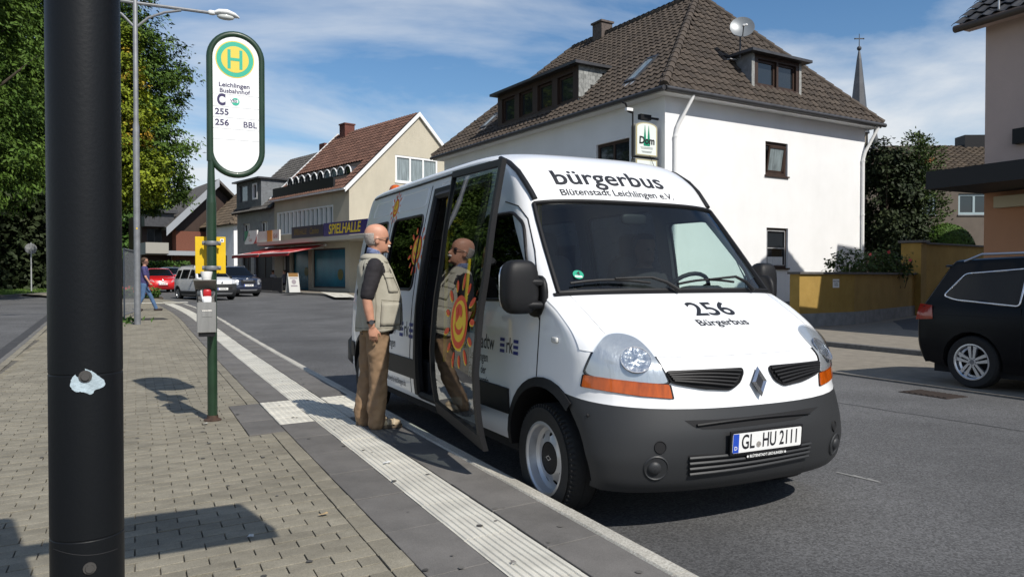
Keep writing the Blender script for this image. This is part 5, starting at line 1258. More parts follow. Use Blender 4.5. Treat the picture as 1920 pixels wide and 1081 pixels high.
# ================================================================ right side: garden walls, shaded building, far houses, church
m_ochre = M('ochre_render', (.30, .19, .045), .9, col2=(.355, .23, .06), scale=2.2, bump=.6, bscale=50)
stain(m_ochre, 1.4, .82, 1.06, 6, (1, 1, .4))
m_cap = M('wall_cap', (.10, .095, .09), .8, var=.25, scale=5)
m_pink = M('pink_render', (.50, .39, .345), .9, col2=(.46, .36, .32), scale=1.5, bump=.6, bscale=70)
m_salm = M('salmon_render', (.44, .23, .13), .9, col2=(.40, .21, .12), scale=1.5, bump=.5, bscale=70)
def wall_run(t, pts, z0, zp, z1, th=.3, cap=.06):
    """low rendered wall along a polyline, with plinth and coping"""
    for (a, c), nm in zip(zip(pts, pts[1:]), range(9)):
        a, c = Vector((*a, 0)), Vector((*c, 0)); d = c-a; L = d.length; d.normalize(); n = Vector((d.y, -d.x, 0))
        b = MB(); b.frame(a, d, Z, n, (0, zp, -th), (L-.002*nm, z1, 0)); b.build('wall_panel', m_ochre, t)
        b = MB(); b.frame(a, d, Z, n, (.004, z0, -th), (L-.004, zp, .015)); b.build('plinth', m_stone, t)
        k = max(1, int(L/1.2))
        for i in range(k):
            b = MB(); b.frame(a, d, Z, n, (i*L/k+.004+(0 if i else -.05), z1+.001, -th-.05), ((i+1)*L/k-.004+(.05 if i == k-1 else 0), z1+cap, .06)); b.build('coping_slab', m_cap, t)
gw = thing('garden_wall', 'low ochre wall with grey plinth and small white notice beside the driveway', 'wall')
wall_run(gw, [(15.4, 14.35), (17.7, 14.56), (23.4, 16.85)], -.4, .31, 1.34)
b = MB(); c_ = Vector((15.4, 14.35, 0)); d_ = Vector((2.3, .21, 0)).normalized()
uw = thing('upper_garden_wall', 'taller ochre wall with pier behind the driveway, topiary standing behind it', 'wall')
b = MB(); b.box((23.6, 17.05, .9), (.62, .62, 3.0), R(20)); b.build('pier', m_ochre, uw); b = MB(); b.box((23.6, 17.05, 2.45), (.78, .78, .08), R(20)); b.build('coping_slab', m_cap, uw)
wall_run(uw, [(23.95, 17.15), (29.5, 18.2)], -.4, .31, 2.40)
nt = thing('wall_notice', 'small white notice plate on the sunlit end of the ochre wall', 'sign')
q = on_plane(1567, 531, (15.4, 14.35, 0), (d_.y, -d_.x, 0)); n_ = Vector((d_.y, -d_.x, 0))
b = MB(); b.frame(q, d_, Z, n_, (-.13, -.115, .003), (.13, .115, .014)); b.build('plate', m_plate, nt)
b = MB()
for s, y, sz in (('PRIVATWEG', .055, .045), ('Durchfahrt', .0, .036), ('verboten', -.05, .045)): flat_text(b, s, sz, q+n_*.0155+Z*y, d_, Z, .0015)
b.build('lettering', m_ink, nt)
dw = MB(); dw.grid(3, 2, lambda i, j: ((17.6, 16.4)[j]+i*4.2, (14.2, 9.0)[j]+i*(1.6 if j == 0 else .4), -.044+.02*i)); tag(dw.build('driveway', M('driveway_tar', (.06, .06, .06), .9, var=.2, scale=4)), kind='structure')
# --- building on the right edge
rb = thing('shop_building', 'shaded pink building with black canopy at the right edge of the street', 'building', (18.0, 11.2, 0))
b = MB(); wall(b, (0, 0, 0), (0, -1, 0), Z, rect(0, 3.25, 16, 7.3), [rect(3.1, 4.1, 4.6, 5.6), rect(7, 4.1, 8.5, 5.6)], .14); b.build('upper_wall', m_pink, rb)
b = MB(); op = [rect(1.05, .3, 3.6, 2.55), rect(4.6, .3, 7.2, 2.55)]; wall(b, (.0, 0, 0), (0, -1, 0), Z, rect(0, -.4, 16, 3.24), op, .14); b.build('lower_wall', m_salm, rb)
for r in op: window_unit(rb, (0, 0, 0), (0, -1, 0), Z, (r[0][0], r[0][1], r[2][0], r[2][1]), .13, 2, 1, m_wfr, m_win, .14, fd=.10, name='shop_window')
for r in ((3.1, 4.1, 4.6, 5.6), (7, 4.1, 8.5, 5.6)): window_unit(rb, (0, 0, 0), (0, -1, 0), Z, r, .1, 2, 1, m_wfr, m_win, .14)
b = MB(); b.bb((-2.0, -16, 3.24), (-.002, .08, 3.64)); b.bb((-.002, .002, 3.24), (3, .08, 3.64)); b.build('canopy', M('canopy_black', (.012, .012, .013), .6), rb)
b = MB(); b.bb((-.22, -9, 2.86), (-.02, -.35, 3.12)); b.build('awning_box', M('awning_cream', (.45, .40, .28), .6), rb)
b = MB(); b.bb((-.16, -1.02, 4.28), (-.01, -.72, 4.62)); b.build('wall_box', m_blackpl, rb)
e0, e1, t0, t1 = Vector((-.45, .4, 7.22)), Vector((-.45, -16, 7.22)), Vector((3.2, -16, 10.1)), Vector((3.2, .5, 10.1))
face(rb, e0, e1, [t0, t1], M('anthracite_tile', (.03, .031, .034), .6, var=.25, scale=4, piece=.25), 0, w=.32, l=.36)
face(rb, Vector((7.0, -16, 7.22)), Vector((7.0, .5, 7.22)), [t1, t0], M('anthracite_tile', (.03, .031, .034)), 0, w=.32, l=.36)
b = MB(); b.bb((6.41, -12, -.4), (16, .45, 10.5)); b.build('shade_wing', m_pink, rb)  # added block out of view, there to shade the upper ochre wall
b = MB(); wall(b, (6.4, 0, 0), -X, Z, [(0, -.4), (6.4, -.4), (6.4, 7.2), (3.2, 9.9), (0, 7.2)]); b.build('gable_wall', m_pink, rb)
b = MB(); b.tube([(-.52, .42, 7.14), (-.52, -16, 7.14)], .085, 10); b.build('gutter', M('copper_brown', (.06, .045, .035), .5), rb, smooth=50)
b = MB(); b.bb((-.48, -16, 7.15), (0, .4, 7.2)); b.build('soffit', m_pink, rb)
b = MB(); b.tube([(-.5, -.6, 7.3), (-.5, -.6, 7.75), (-.45, -.7, 7.95)], .02, 6); b.tube([(-.2, -.9, 7.3), (-.2, -.9, 8.1)], .02, 6); b.build('snow_guard', m_lead, rb)
# --- house behind the driveway
hb_ = thing('rear_house', 'shaded house with brown tiled roof behind the topiary and conifer', 'house', (34.5, 25.3, 0), R(-28))
b = MB(); op = [rect(2.5, 4.35, 4.1, 5.4), rect(.2, 4.35, 1.4, 5.4)]; wall(b, (0, 0, 0), X, Z, rect(-2, -.5, 14, 6.55), op, .14); wall(b, (-2, 9, 0), (0, -1, 0), Z, rect(0, -.5, 9, 6.55)); b.build('wall', M('shade_render', (.12, .10, .082), .9, var=.1, scale=2), hb_)  # wall coloured dark in place of shade that no object casts on it
for r in op: window_unit(hb_, (0, 0, 0), X, Z, (r[0][0], r[0][1], r[2][0], r[2][1]), .12, 2, 1, M('blue_frame', (.30, .38, .40), .5), m_win, .14, m_stone)
face(hb_, Vector((-2.5, -.5, 6.45)), Vector((16, -.5, 6.45)), [Vector((16, 4.5, 8.55)), Vector((.6, 4.5, 8.35))], m_tilec, 0, w=.34, l=.40)
face(hb_, Vector((-2.5, 9.5, 6.45)), Vector((-2.5, -.5, 6.45)), [Vector((.6, 4.5, 8.35))], m_tilec, 0, w=.34, l=.40)
b = MB(); b.bb((4.9, 3.8, 8.0), (6.4, 4.8, 9.0)); b.build('chimney', m_blackpl, hb_)
b = MB(); b.box((1.5, 1.0, 7.15), (.5, .4, .3)); b.build('roof_hatch', M('terracotta', (.30, .09, .04), .8), hb_)
# --- church spires
ch = thing('church_spire', 'tall slate church spire with cross rising behind the white house', 'church spire', (136.2, 98, 0))
pc_ = on_plane(1610, 230, (100, 100, 0), (.443, .896, 0)); dd = pc_-C0
pc_ = C0+dd*(150/ (dd.x*.443+dd.y*.896)); ch.location = (pc_.x, pc_.y, 0)
zt = lambda y, d=150: EYE+(518-y)/FPX*d
b = MB(); b.bb((-1.2, -1.2, 0), (1.2, 1.2, zt(250))); b.build('tower', M('church_stone', (.22, .19, .15), .9, var=.2, scale=.5), ch)
b = MB(); b.lathe([(2.0, zt(252)), (1.55, zt(212)), (.98, zt(160)), (.42, zt(112)), (.12, zt(95)), (.05, zt(92))], 8); b.build('spire', M('church_slate', (.062, .066, .075), .5, var=.2, scale=.8), ch)
b = MB(); b.cyl((0, 0, zt(97)), (0, 0, zt(66)), .10, .06, 6); b.ball((0, 0, zt(93)), .45, 10, 8); T_ = Matrix.Rotation(-YAW, 4, 'Z'); b.box((0, 0, zt(75)), (1.7, .16, .2), T=T_)
for s in (-1, 1): b.ball((s*.85*math.cos(-YAW), s*.85*math.sin(-YAW), zt(75)), .16, 6, 5)
b.build('cross', M('iron_grey', (.05, .05, .055), .5), ch)
c2 = thing('turret_spire', 'small slender turret spire at the eaves corner of the white house, beyond the downpipe', 'church spire', (0, 0, 0))
dd = on_plane(1641, 250, (100, 100, 0), (.443, .896, 0))-C0; pp = C0+dd*(148/(dd.x*.443+dd.y*.896)); c2.location = (pp.x, pp.y, 0)
b = MB(); b.lathe([(.9, zt(330)), (.9, zt(290)), (.35, zt(255)), (.08, zt(228)), (.01, zt(222))], 8); b.build('spire', M('church_slate', (.062, .066, .075), .5), c2)
b = MB(); b.bb((-1.0, -1.0, 0), (1.0, 1.0, zt(330))); b.build('turret', M('church_stone', (.22, .19, .15)), c2)

# ================================================================ trees and plants
def leaf_mat(name, a, b_, trans=.35):
    if name in MATS: return MATS[name]
    m = M(name, a, .6, spec=.2, piece=.32, col2=b_, scale=.55, detail=3)
    return m
m_ches = leaf_mat('chestnut_leaf', (.034, .070, .010), (.088, .145, .022)); m_maple = leaf_mat('maple_leaf', (.085, .125, .009), (.21, .245, .018)); m_mapr = leaf_mat('maple_leaf_red', (.30, .16, .02), (.25, .22, .02))
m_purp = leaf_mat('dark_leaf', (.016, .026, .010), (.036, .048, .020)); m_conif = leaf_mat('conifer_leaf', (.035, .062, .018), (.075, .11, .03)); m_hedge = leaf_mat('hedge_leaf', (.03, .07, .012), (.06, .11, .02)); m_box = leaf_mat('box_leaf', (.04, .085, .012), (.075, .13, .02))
m_bark = M('bark', (.07, .055, .04), .95, var=.35, scale=6, bump=.8, bscale=18, stretch=(1, 1, .25))
def quads(name, P, Nrm, Up, size, mat, parent, kind='stuff', shape='leaf', aspect=.6):
    """one bent quad pair per leaf; P, Nrm, Up arrays (n,3)"""
    n = len(P); Nrm = Nrm/np.linalg.norm(Nrm, axis=1)[:, None]; Up = Up-Nrm*np.sum(Up*Nrm, axis=1)[:, None]; Up /= np.linalg.norm(Up, axis=1)[:, None]+1e-9
    Rt = np.cross(Up, Nrm); s = size[:, None]
    v = np.stack([P, P+Rt*s*aspect*.5+Up*s*.45+Nrm*s*.10, P+Up*s, P-Rt*s*aspect*.5+Up*s*.45+Nrm*s*.10], 1).reshape(-1, 3)
    me = bpy.data.meshes.new(name); me.vertices.add(4*n); me.vertices.foreach_set('co', v.astype(np.float32).ravel())
    f = (np.arange(n)[:, None]*4+np.array([0, 1, 2, 0, 2, 3])).ravel(); me.loops.add(6*n); me.loops.foreach_set('vertex_index', f.astype(np.int32))
    me.polygons.add(2*n); me.polygons.foreach_set('loop_start', (np.arange(2*n)*3).astype(np.int32)); me.update(calc_edges=True); me.materials.append(mat)
    o = link(name, me, parent)
    return o
def rand_dir(n):
    v = rng.normal(size=(n, 3)); return v/np.linalg.norm(v, axis=1)[:, None]
def crown(parent, lobes, n_clump, per, leaf, mat, spread=.55, name='crown', droop=.6, shell=.45, aspect=.6, palm=0):
    """leaf clumps through the lobes' outer volume; lobes = (cx, cy, cz, rx, ry, rz)"""
    L = np.array(lobes, float); vol = L[:, 3]*L[:, 4]*L[:, 5]; ch_ = rng.choice(len(L), n_clump, p=vol**.7/np.sum(vol**.7)); d = rand_dir(n_clump)
    rr = (shell+(1-shell)*rng.random(n_clump)**.6); ripple = 1+.13*np.sin(d[:, 0]*9+ch_)+.11*np.sin(d[:, 2]*11+1.7*ch_)
    c = L[ch_, :3]+d*L[ch_, 3:]*(rr*ripple)[:, None]
    cs = spread*(.6+.8*rng.random(n_clump))
    k = np.repeat(np.arange(n_clump), per); n = len(k); off_ = rng.normal(size=(n, 3))*np.array([.5, .5, .30]); P = c[k]+off_*cs[k][:, None]
    out = d[k]*.7+rand_dir(n)*.75+np.array([0, 0, .55]); up = d[k]*.6+rand_dir(n)*.8+np.array([0, 0, -droop])
    o = quads(name, P, out, up, leaf*(.65+.7*rng.random(n)), mat, parent, aspect=aspect); tag(o, kind='stuff'); return o, c
def trunk(parent, h, r, targets, base=(0, 0, 0), n=9, fork=.45):
    b = MB(); base = Vector(base); top = base+Vector((random.uniform(-.2, .2), random.uniform(-.2, .2), h))
    pts = [base+(top-base)*t+Vector((.06*math.sin(5*t), .05*math.cos(4*t), 0)) for t in np.linspace(0, 1, 7)]; b.tube(pts, [r*(1.25 if i == 0 else 1-.11*i) for i in range(7)], n)
    for c in targets:
        c = Vector(c); s = base+(top-base)*random.uniform(fork, .98); m = (s+c)/2+Vector((0, 0, .25)); b.tube([s, m, c], [r*.38, r*.22, r*.05], 6)
    return b.build('trunk', m_bark, parent, smooth=60)
def tree(name, label, loc, lobes, n_clump, per, leaf, mat, h, r, group=None, spread=.55, nb=9, **k):
    t = thing(name, label, 'tree', loc, 0, group); o, c = crown(t, lobes, n_clump, per, leaf, mat, spread, **k)
    idx = rng.choice(len(c), nb, replace=False); trunk(t, h, r, [tuple(c[i]) for i in idx]); return t
gz = lambda x, y: ground_rise(y)-.05
k_ = 1.36
sc_ = lambda lobes, q: [tuple(v*q for v in l) for l in lobes]
tree('chestnut_tree', 'tall dark green chestnut whose crown fills the sky behind the street lamp', (-4.3, 63, gz(0, 63)), sc_([(0, 0, 10.5, 5.2, 5, 6.2), (1.6, -1, 7.5, 4.2, 4, 3.6), (-2.2, -.5, 8, 4.4, 4, 4.5), (.4, 0, 14.5, 3.6, 3.6, 3.6), (2.8, -.5, 5.8, 2.6, 2.6, 2.0), (1.8, -1, 11.5, 3.6, 3, 3)], k_), 2400, 74, .30, m_ches, 8, .5, spread=.66, aspect=.42, shell=.55)
tree('chestnut_tree', 'broad dark chestnut at the left edge of the photo over the grass verge', (-9.4, 40, gz(0, 40)), [(0, 0, 9.5, 5.6, 5.0, 6.5), (1.6, -1, 6.2, 4.0, 3.6, 3.0), (-3, 0, 7, 4.5, 4, 4), (1, 0, 13.5, 5, 4.5, 4.5)], 2200, 66, .22, m_ches, 7, .45, spread=.48, aspect=.42, shell=.55)
tree('chestnut_tree', 'chestnut hidden half behind the black post, left of the lamp', (-10.4, 58, gz(0, 58)), sc_([(0, 0, 9.5, 4.6, 5, 6.2), (1.2, -1, 6.6, 3.6, 3.5, 3.2), (0, 0, 14, 3.8, 3.8, 4)], 1.3), 1500, 44, .34, m_ches, 7, .42, spread=.8, aspect=.42)
mt_ = tree('maple_tree', 'yellow green maple in front of the dark chestnut, behind the lamp pole', (-1.0, 45, gz(0, 45)), sc_([(0, 0, 6.2, 1.25, 1.4, 2.5), (.1, 0, 8.4, .8, 1.0, 1.9), (.95, 0, 4.4, .9, 1.0, 1.0), (-.6, 0, 4.8, 1.2, 1.2, 1.6)], 1.42), 800, 44, .155, m_maple, 8.5, .13, spread=.42, nb=12, aspect=.9, shell=.35)
crown(mt_, [(.0, -.3, 11.2, 1.3, 1.0, 1.8), (.5, -.6, 8.6, 1.2, .8, 1.2)], 70, 34, .155, m_mapr, .4, name='reddish_spray')
# far green masses closing the street
tree('street_tree', 'mid green tree closing the street beyond the red car', (-2.2, 100, .6), [(0, 0, 6.5, 5.5, 4, 5.5), (4, 0, 4.5, 3.5, 3, 3.5), (-4.5, 0, 5, 4.5, 3.5, 4.5)], 900, 24, .55, m_hedge, 5, .3, spread=.9)
tree('street_tree', 'pale green tree at the far end of the street, left of the brick house', (5.5, 118, .6), [(0, 0, 8, 5, 4, 6), (-4, 0, 5, 4, 3, 4)], 600, 24, .6, m_conif, 6, .3, spread=1.0)
hd = thing('hedge', 'clipped green hedge at the far end of the street behind the walking man', 'hedge', (0, 0, 0))
n = 9000; P = np.stack([rng.uniform(-9, 4.0, n), 70+rng.normal(0, .35, n), .55+rng.random(n)**.7*1.9], 1); quads('foliage', P, rand_dir(n)+np.array([0, -.7, .5]), rand_dir(n), .2+.1*rng.random(n), m_hedge, hd)['kind'] = 'stuff'
b = MB(); b.bb((-9, 69.85, .3), (4, 70.15, 2.2)); b.build('stems', m_bark, hd)
# dark understorey behind the grass verge
us = thing('shrubbery', 'dark shaded shrubs under the chestnuts behind the sign post on the left', 'shrubbery')
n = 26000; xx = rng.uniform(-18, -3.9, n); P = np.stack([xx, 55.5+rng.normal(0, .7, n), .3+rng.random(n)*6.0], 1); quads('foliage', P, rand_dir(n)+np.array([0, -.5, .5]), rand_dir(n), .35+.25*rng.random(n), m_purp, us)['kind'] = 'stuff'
b = MB()
for i in range(16): x = -17.5+i*.85; b.cyl((x, 56, 0), (x+.3, 56, 5.5), .14, .08, 7)
tag(b.build('stems', m_bark, us), kind='stuff')
# right side garden
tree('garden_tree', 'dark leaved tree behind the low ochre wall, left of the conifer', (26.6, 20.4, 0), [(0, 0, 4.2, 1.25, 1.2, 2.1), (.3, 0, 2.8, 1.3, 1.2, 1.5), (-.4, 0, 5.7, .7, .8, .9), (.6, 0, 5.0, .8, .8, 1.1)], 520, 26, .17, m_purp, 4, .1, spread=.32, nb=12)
cf = thing('conifer_tree', 'slender conifer with spiky top between dark tree and shaded house', 'tree', (28.75, 20.6, 0))
Pn, Nn, Un = [], [], []
for k in range(30):
    z = 1.0+k*.205; rad = 1.1*(1-math.exp(-(7.25-z)/.9))+.05
    for a in range(6 if z < 6 else 4):
        th = a*math.pi/3+k*1.1+random.uniform(-.3, .3); L = rad*random.uniform(.75, 1.15); m = int(14+85*L/1.4)
        t = rng.random(m); d = np.array([math.cos(th), math.sin(th), .5]); p = np.array([0, 0, z])+d*(t*L)[:, None]+rng.normal(0, .055, (m, 3)); Pn.append(p); Nn.append(rand_dir(m)+np.array([0, 0, .6])); Un.append(np.tile(d, (m, 1))+rand_dir(m)*.6)
P = np.concatenate(Pn); tag(quads('crown', P, np.concatenate(Nn), np.concatenate(Un), .09+.08*rng.random(len(P)), m_conif, cf, aspect=.45), kind='stuff')
b = MB(); b.tube([(0, 0, -.1), (0, 0, 4), (0, 0, 7.25)], [.12, .06, .012], 7); b.build('trunk', m_bark, cf)
tp = thing('topiary_bush', 'clipped dome of box topiary on top of the taller ochre wall', 'bush', (28.9, 19.5, 2.25))
n = 9000; d = rand_dir(n); d[:, 2] = np.abs(d[:, 2]); P = d*np.array([1.12, 1.0, 1.12])*(1-.05*rng.random(n))[:, None]; tag(quads('foliage', P, d+rand_dir(n)*.5, rand_dir(n), .06+.04*rng.random(n), m_box, tp), kind='stuff')
b = MB(); b.ball((0, 0, 0), (1.05, .94, 1.04), 16, 10); b.cyl((0, 0, -2.3), (0, 0, 0), .12, .10, 8); b.build('stems', m_bark, tp)
fb = thing('flower_bush', 'light green flowering shrub with red blossoms on the low ochre wall', 'bush', (20.3, 16.2, .9))
crown(fb, [(-.9, 0, .75, .6, .4, .45), (.1, 0, .7, .7, .4, .45), (1.0, .2, .75, .7, .4, .55), (1.6, .3, .6, .5, .4, .4)], 170, 16, .11, m_conif, .2, name='foliage', droop=.1)
n = 9; P = np.stack([rng.uniform(-.6, 1.6, n), rng.normal(-.2, .2, n), rng.uniform(.7, 1.2, n)], 1); tag(quads('blossom', P, rand_dir(n), rand_dir(n), .10+.05*rng.random(n), M('blossom_red', (.5, .05, .05), .6), fb, aspect=1), kind='stuff')
b = MB()
for i in range(14): b.tube([(-.9+i*.2, 0, 0), (-1+i*.22, random.uniform(-.2, .2), .9)], .012, 5)
tag(b.build('stems', m_bark, fb), kind='stuff')
wd = thing('weed_plant', 'tall weeds growing at the foot of the white house beside the ochre wall', 'plant', (15.3, 15.2, -.05))
crown(wd, [(0, .4, .35, .35, .5, .4), (-.15, .2, .9, .15, .2, .4)], 60, 14, .12, m_hedge, .14, name='foliage', droop=-.2)
b = MB()
for i in range(7): b.tube([(random.uniform(-.2, .2), random.uniform(.1, .7), 0), (random.uniform(-.2, .2), random.uniform(.1, .7), 1.1)], .008, 5)
tag(b.build('stems', m_bark, wd), kind='stuff')
# bed of red flowers beyond the crossing, island weeds
bed = thing('flower_bed', 'red flowering bed on the island behind the walking man', 'flower bed', (-.4, 39.5, .26))
n = 2600; P = np.stack([rng.uniform(-1.6, 1.35, n), rng.uniform(-1.2, 1.6, n), rng.random(n)**.6*.42], 1); tag(quads('foliage', P, rand_dir(n)+np.array([0, 0, .6]), rand_dir(n), .12+.08*rng.random(n), m_hedge, bed), kind='stuff')
n = 420; P = np.stack([rng.uniform(-1.5, 1.2, n), rng.uniform(-1.3, 1.2, n), .28+rng.random(n)*.22], 1); tag(quads('blossom', P, rand_dir(n)+np.array([0, -.3, .4]), rand_dir(n), .09+.05*rng.random(n), M('blossom_red', (.5, .05, .05)), bed, aspect=1), kind='stuff')
b = MB(); b.bb((-1.7, -1.3, -.06), (1.5, 1.8, .03)); b.build('soil', m_earth, bed)
gt_ = tag(MB().add([], []).build('grass', m_grass), kind='stuff') if False else None
n = 60000; x_ = rng.uniform(-22, -3.4, n); y_ = rng.uniform(24, 55, n); k = x_ < (-6.1+.375*(y_-45)); x_, y_ = x_[k], y_[k]; n = len(x_); zr = np.array([ground_rise(v) for v in y_])-.03
tag(quads('grass', np.stack([x_, y_, zr], 1), rand_dir(n)*.6+np.array([0, -.6, .2]), rand_dir(n)*.4+np.array([0, 0, 1]), .07+.09*rng.random(n), M('grass_blade', (.06, .12, .015), .7, col2=(.12, .20, .03), scale=2), None, aspect=.3), kind='stuff')
n = 500; P = np.stack([-.75+rng.normal(0, .35, n), 22.3+rng.normal(0, .5, n), .10+rng.random(n)*.02], 1); tag(quads('weeds', P, rand_dir(n)+np.array([0, -.5, .5]), rand_dir(n)+np.array([0, 0, .8]), .08+.10*rng.random(n), m_hedge, None, aspect=.4), kind='stuff')
# ================================================================ street furniture
m_black = M('post_black', (.005, .006, .0075), .45, bump=.05, bscale=120, spec=.28)
m_green = M('post_green', (.014, .038, .018), .38, var=.2, scale=5, coat=.2)
m_galv = M('galvanised', (.20, .207, .218), .55, metal=.3, var=.15, scale=6)
m_stain = M('stainless', (.42, .41, .39), .36, metal=.75, var=.12, scale=5, stretch=(6, 6, .6))
m_tyel = M('case_yellow', (.72, .47, .01), .45, var=.05, scale=6)
m_sgnw = M('sign_white', (.84, .85, .85), .35)
m_navy = M('print_navy', (.035, .025, .09), .5)
# black display post close to the camera
px_, py_ = -.098, 1.862
bp = thing('display_post', 'thick black metal post close in front, with a scraped pale patch and bolts', 'post', (px_, py_, 0))
b = MB(); r = .0708
zs = [0, .730, .7315, .7335, .735, 1.074, 1.0755, 1.0775, 1.079, 2.9]
b.lathe([(r-(.0012 if i in (2, 3, 6, 7) else 0), z) for i, z in enumerate(zs)], 64, cap=True); b.build('post_tube', m_black, bp, smooth=30)
def post_pt(pxx, pyy, off=0.0):
    d = ray(pxx, pyy); o = Vector((px_, py_, 0)); A = d.x**2+d.y**2; B_ = -(d.x*px_+d.y*py_); Cc = px_**2+py_**2-(r+off)**2; t = (-B_-math.sqrt(max(0, B_*B_-A*Cc)))/A
    return C0+d*t-o
rn = random.Random(4)
def patch_ring(mb, cx, cy, rx, ry, off, jag, n=40):
    ph = [rn.uniform(0, 6) for _ in range(5)]; rad = lambda a: 1+jag*sum(math.sin((q+2)*a+ph[q])/(1+.45*q) for q in range(5))+rn.uniform(-.04, .04); P = [(cx+rx*k_r*math.cos(a), cy+ry*k_r*math.sin(a)) for a in np.linspace(0, 2*math.pi, n, endpoint=False) for k_r in (rad(a),)]
    V, F = tri_poly(P, (), 6); mb.add([post_pt(x, y, off) for x, y in V], F)
b = MB(); patch_ring(b, 162, 715, 27, 25, .0012, .12, 60); b.build('scraped_patch', M('bare_zinc', (.40, .49, .54), .6, var=.22, scale=40, bump=.2, bscale=200), bp)
b = MB(); patch_ring(b, 156, 700, 12, 13, .0018, .2, 30); b.build('paint_remnant', m_black, bp)
for (x, y, nm) in ((160, 705, 'bolt'), (168, 1064, 'bolt')):
    q = post_pt(x, y); n_ = Vector((q.x, q.y, 0)).normalized(); b = MB(); b.cyl(q-n_*.004, q+n_*.003, .0125, .0125, 14); b.cyl(q+n_*.003, q+n_*.007, .0085, .008, 10); b.build(nm, M('bolt_grey', (.10, .095, .09), .5, metal=.6), bp)
b = MB(); 
for pts in ([(x, 1040-13*((x-160)/62)**2) for x in range(100, 226, 6)],):
    b.tube([post_pt(x, y, -.0004) for x, y in pts], .0012, 4)
b.build('hatch_joint', m_dark, bp)
b = MB(); b.bb((.30, -.07, 2.08), (1.12, .07, 2.64)); b.bb((.05, -.03, 2.28), (.30, .03, 2.42)); b.build('display_case', m_black, bp, bevel=.01)
b = MB(); b.bb((.36, -.075, 2.16), (1.06, -.0705, 2.58)); b.build('display_screen', M('display_glass', (.01, .011, .012), .1), bp)
b = MB(); b.lathe([(.16, 0), (.16, .012), (.085, .02), (.085, .06)], 32, cap=False); b.build('base_flange', m_black, bp)

# bus stop sign
bs = thing('bus_stop_sign', 'green bus stop pole with white rounded panel, big H emblem and line numbers', 'bus stop sign', (.60, 7.23, 0))
b = MB(); b.cyl((0, 0, 0), (0, 0, 1.93), .042, .042, 20); b.cyl((0, 0, 1.93), (0, 0, 2.0), .042, .036, 20); b.cyl((0, 0, 2.0), (0, 0, 2.32), .036, .027, 20); b.cyl((-.006, 0, 2.30), (-.006, 0, 3.24), .030, .027, 16); b.build('pole', m_green, bs, smooth=40)
b = MB(); b.lathe([(.075, 0), (.075, .012), (.05, .022), (.046, .05)], 20); b.build('base_plate', M('rust_brown', (.055, .032, .022), .8, var=.4, scale=30), bs, smooth=40)
xc_, w_h, zb, zt_ = .212, .243, 2.165, 3.465
def capsule(w, z0, z1, n=16): return [(xc_+w*math.cos(t), z0+w+w*math.sin(t)) for t in np.linspace(math.pi, 2*math.pi, n)]+[(xc_+w*math.cos(t), z1-w+w*math.sin(t)) for t in np.linspace(0, math.pi, n)]
TXZ = Matrix.Rotation(R(90), 4, 'X')
b = MB(); b.tube([(x, 0, z) for x, z in capsule(w_h-.024, zb+.024, zt_-.024, 20)], .029, 10, closed=True); b.build('panel_frame', m_green, bs, smooth=60)
b = MB(); b.prism(capsule(w_h-.025, zb+.025, zt_-.025, 20), -.014, .014, TXZ); pno = b.build('panel', m_sgnw, bs)
def disc(r0, r1, c, y, n=40):
    b = MB(); b.lathe([(r1, 0), (max(r0, .0005), 0)], n, Matrix.Translation((c[0], y, c[1])) @ TXZ); return b
hc = (xc_-.008, 3.215)
disc(.0, .165, hc, -.0155).build('emblem_rim', M('emblem_yellow', (.72, .55, .08), .45), bs); disc(.0, .156, hc, -.0165).build('emblem_ring', M('emblem_green', (.035, .42, .28), .45), bs); disc(.0, .117, hc, -.0175).build('emblem_disc', M('emblem_yellow', (.72, .55, .08), .45), bs)
b = MB()
for s in (-1, 1): b.box((hc[0]+s*.050, -.0185, hc[1]), (.026, .0012, .170))
b.box((hc[0], -.0185, hc[1]), (.08, .0010, .026)); b.build('emblem_letter', M('emblem_green', (.035, .42, .28)), bs)
ob = (0, -.0155, 0)
def sgn_text(s, size, x, z, mat, bold=0.0, align='CENTER', sx=1.0):
    b = MB(); flat_text(b, s, size, (x, -.0155, z), X, Z, bold, align, sx=sx); b.build('lettering', mat, bs)
sgn_text('Leichlingen', .054, xc_-.015, 2.982, m_navy, .0012, sx=1.1); sgn_text('Busbahnhof', .054, xc_-.012, 2.930, m_navy, .0010, sx=1.02)
sgn_text('C', .135, xc_-.125, 2.845, m_navy, .006, sx=.75); sgn_text('255', .075, xc_-.120, 2.740, m_navy, .0018, sx=1.05); sgn_text('256', .075, xc_-.120, 2.645, m_navy, .0018, sx=1.05); sgn_text('BBL', .075, xc_+.118, 2.640, m_navy, .001)
b = disc(0, .034, (xc_-.005, 2.840), -.0160, 20); b.build('network_logo', M('emblem_green', (.035, .42, .28)), bs)
b = MB(); b.box((xc_-.02, -.0168, 2.845), (.075, .0006, .026)); b.build('network_band', m_sgnw, bs); b = MB(); flat_text(b, 'VRS', .034, (xc_-.022, -.0180, 2.845), X, Z, .0008); b.build('lettering', m_navy, bs)
b = MB()
for z in (2.90, 2.79, 2.695, 2.595, 2.50): b.box((xc_, -.0150, z), (.42, .0008, .0035))
b.build('row_line', M('line_grey', (.55, .55, .56), .5), bs)
b = MB()
for i in range(7):
    for s in (-1, 1): b.ball((xc_+s*(w_h-.006), 0, 2.42+i*.13), .006, 6, 5)
tag(b.build('rivet', m_green, bs), kind='stuff')
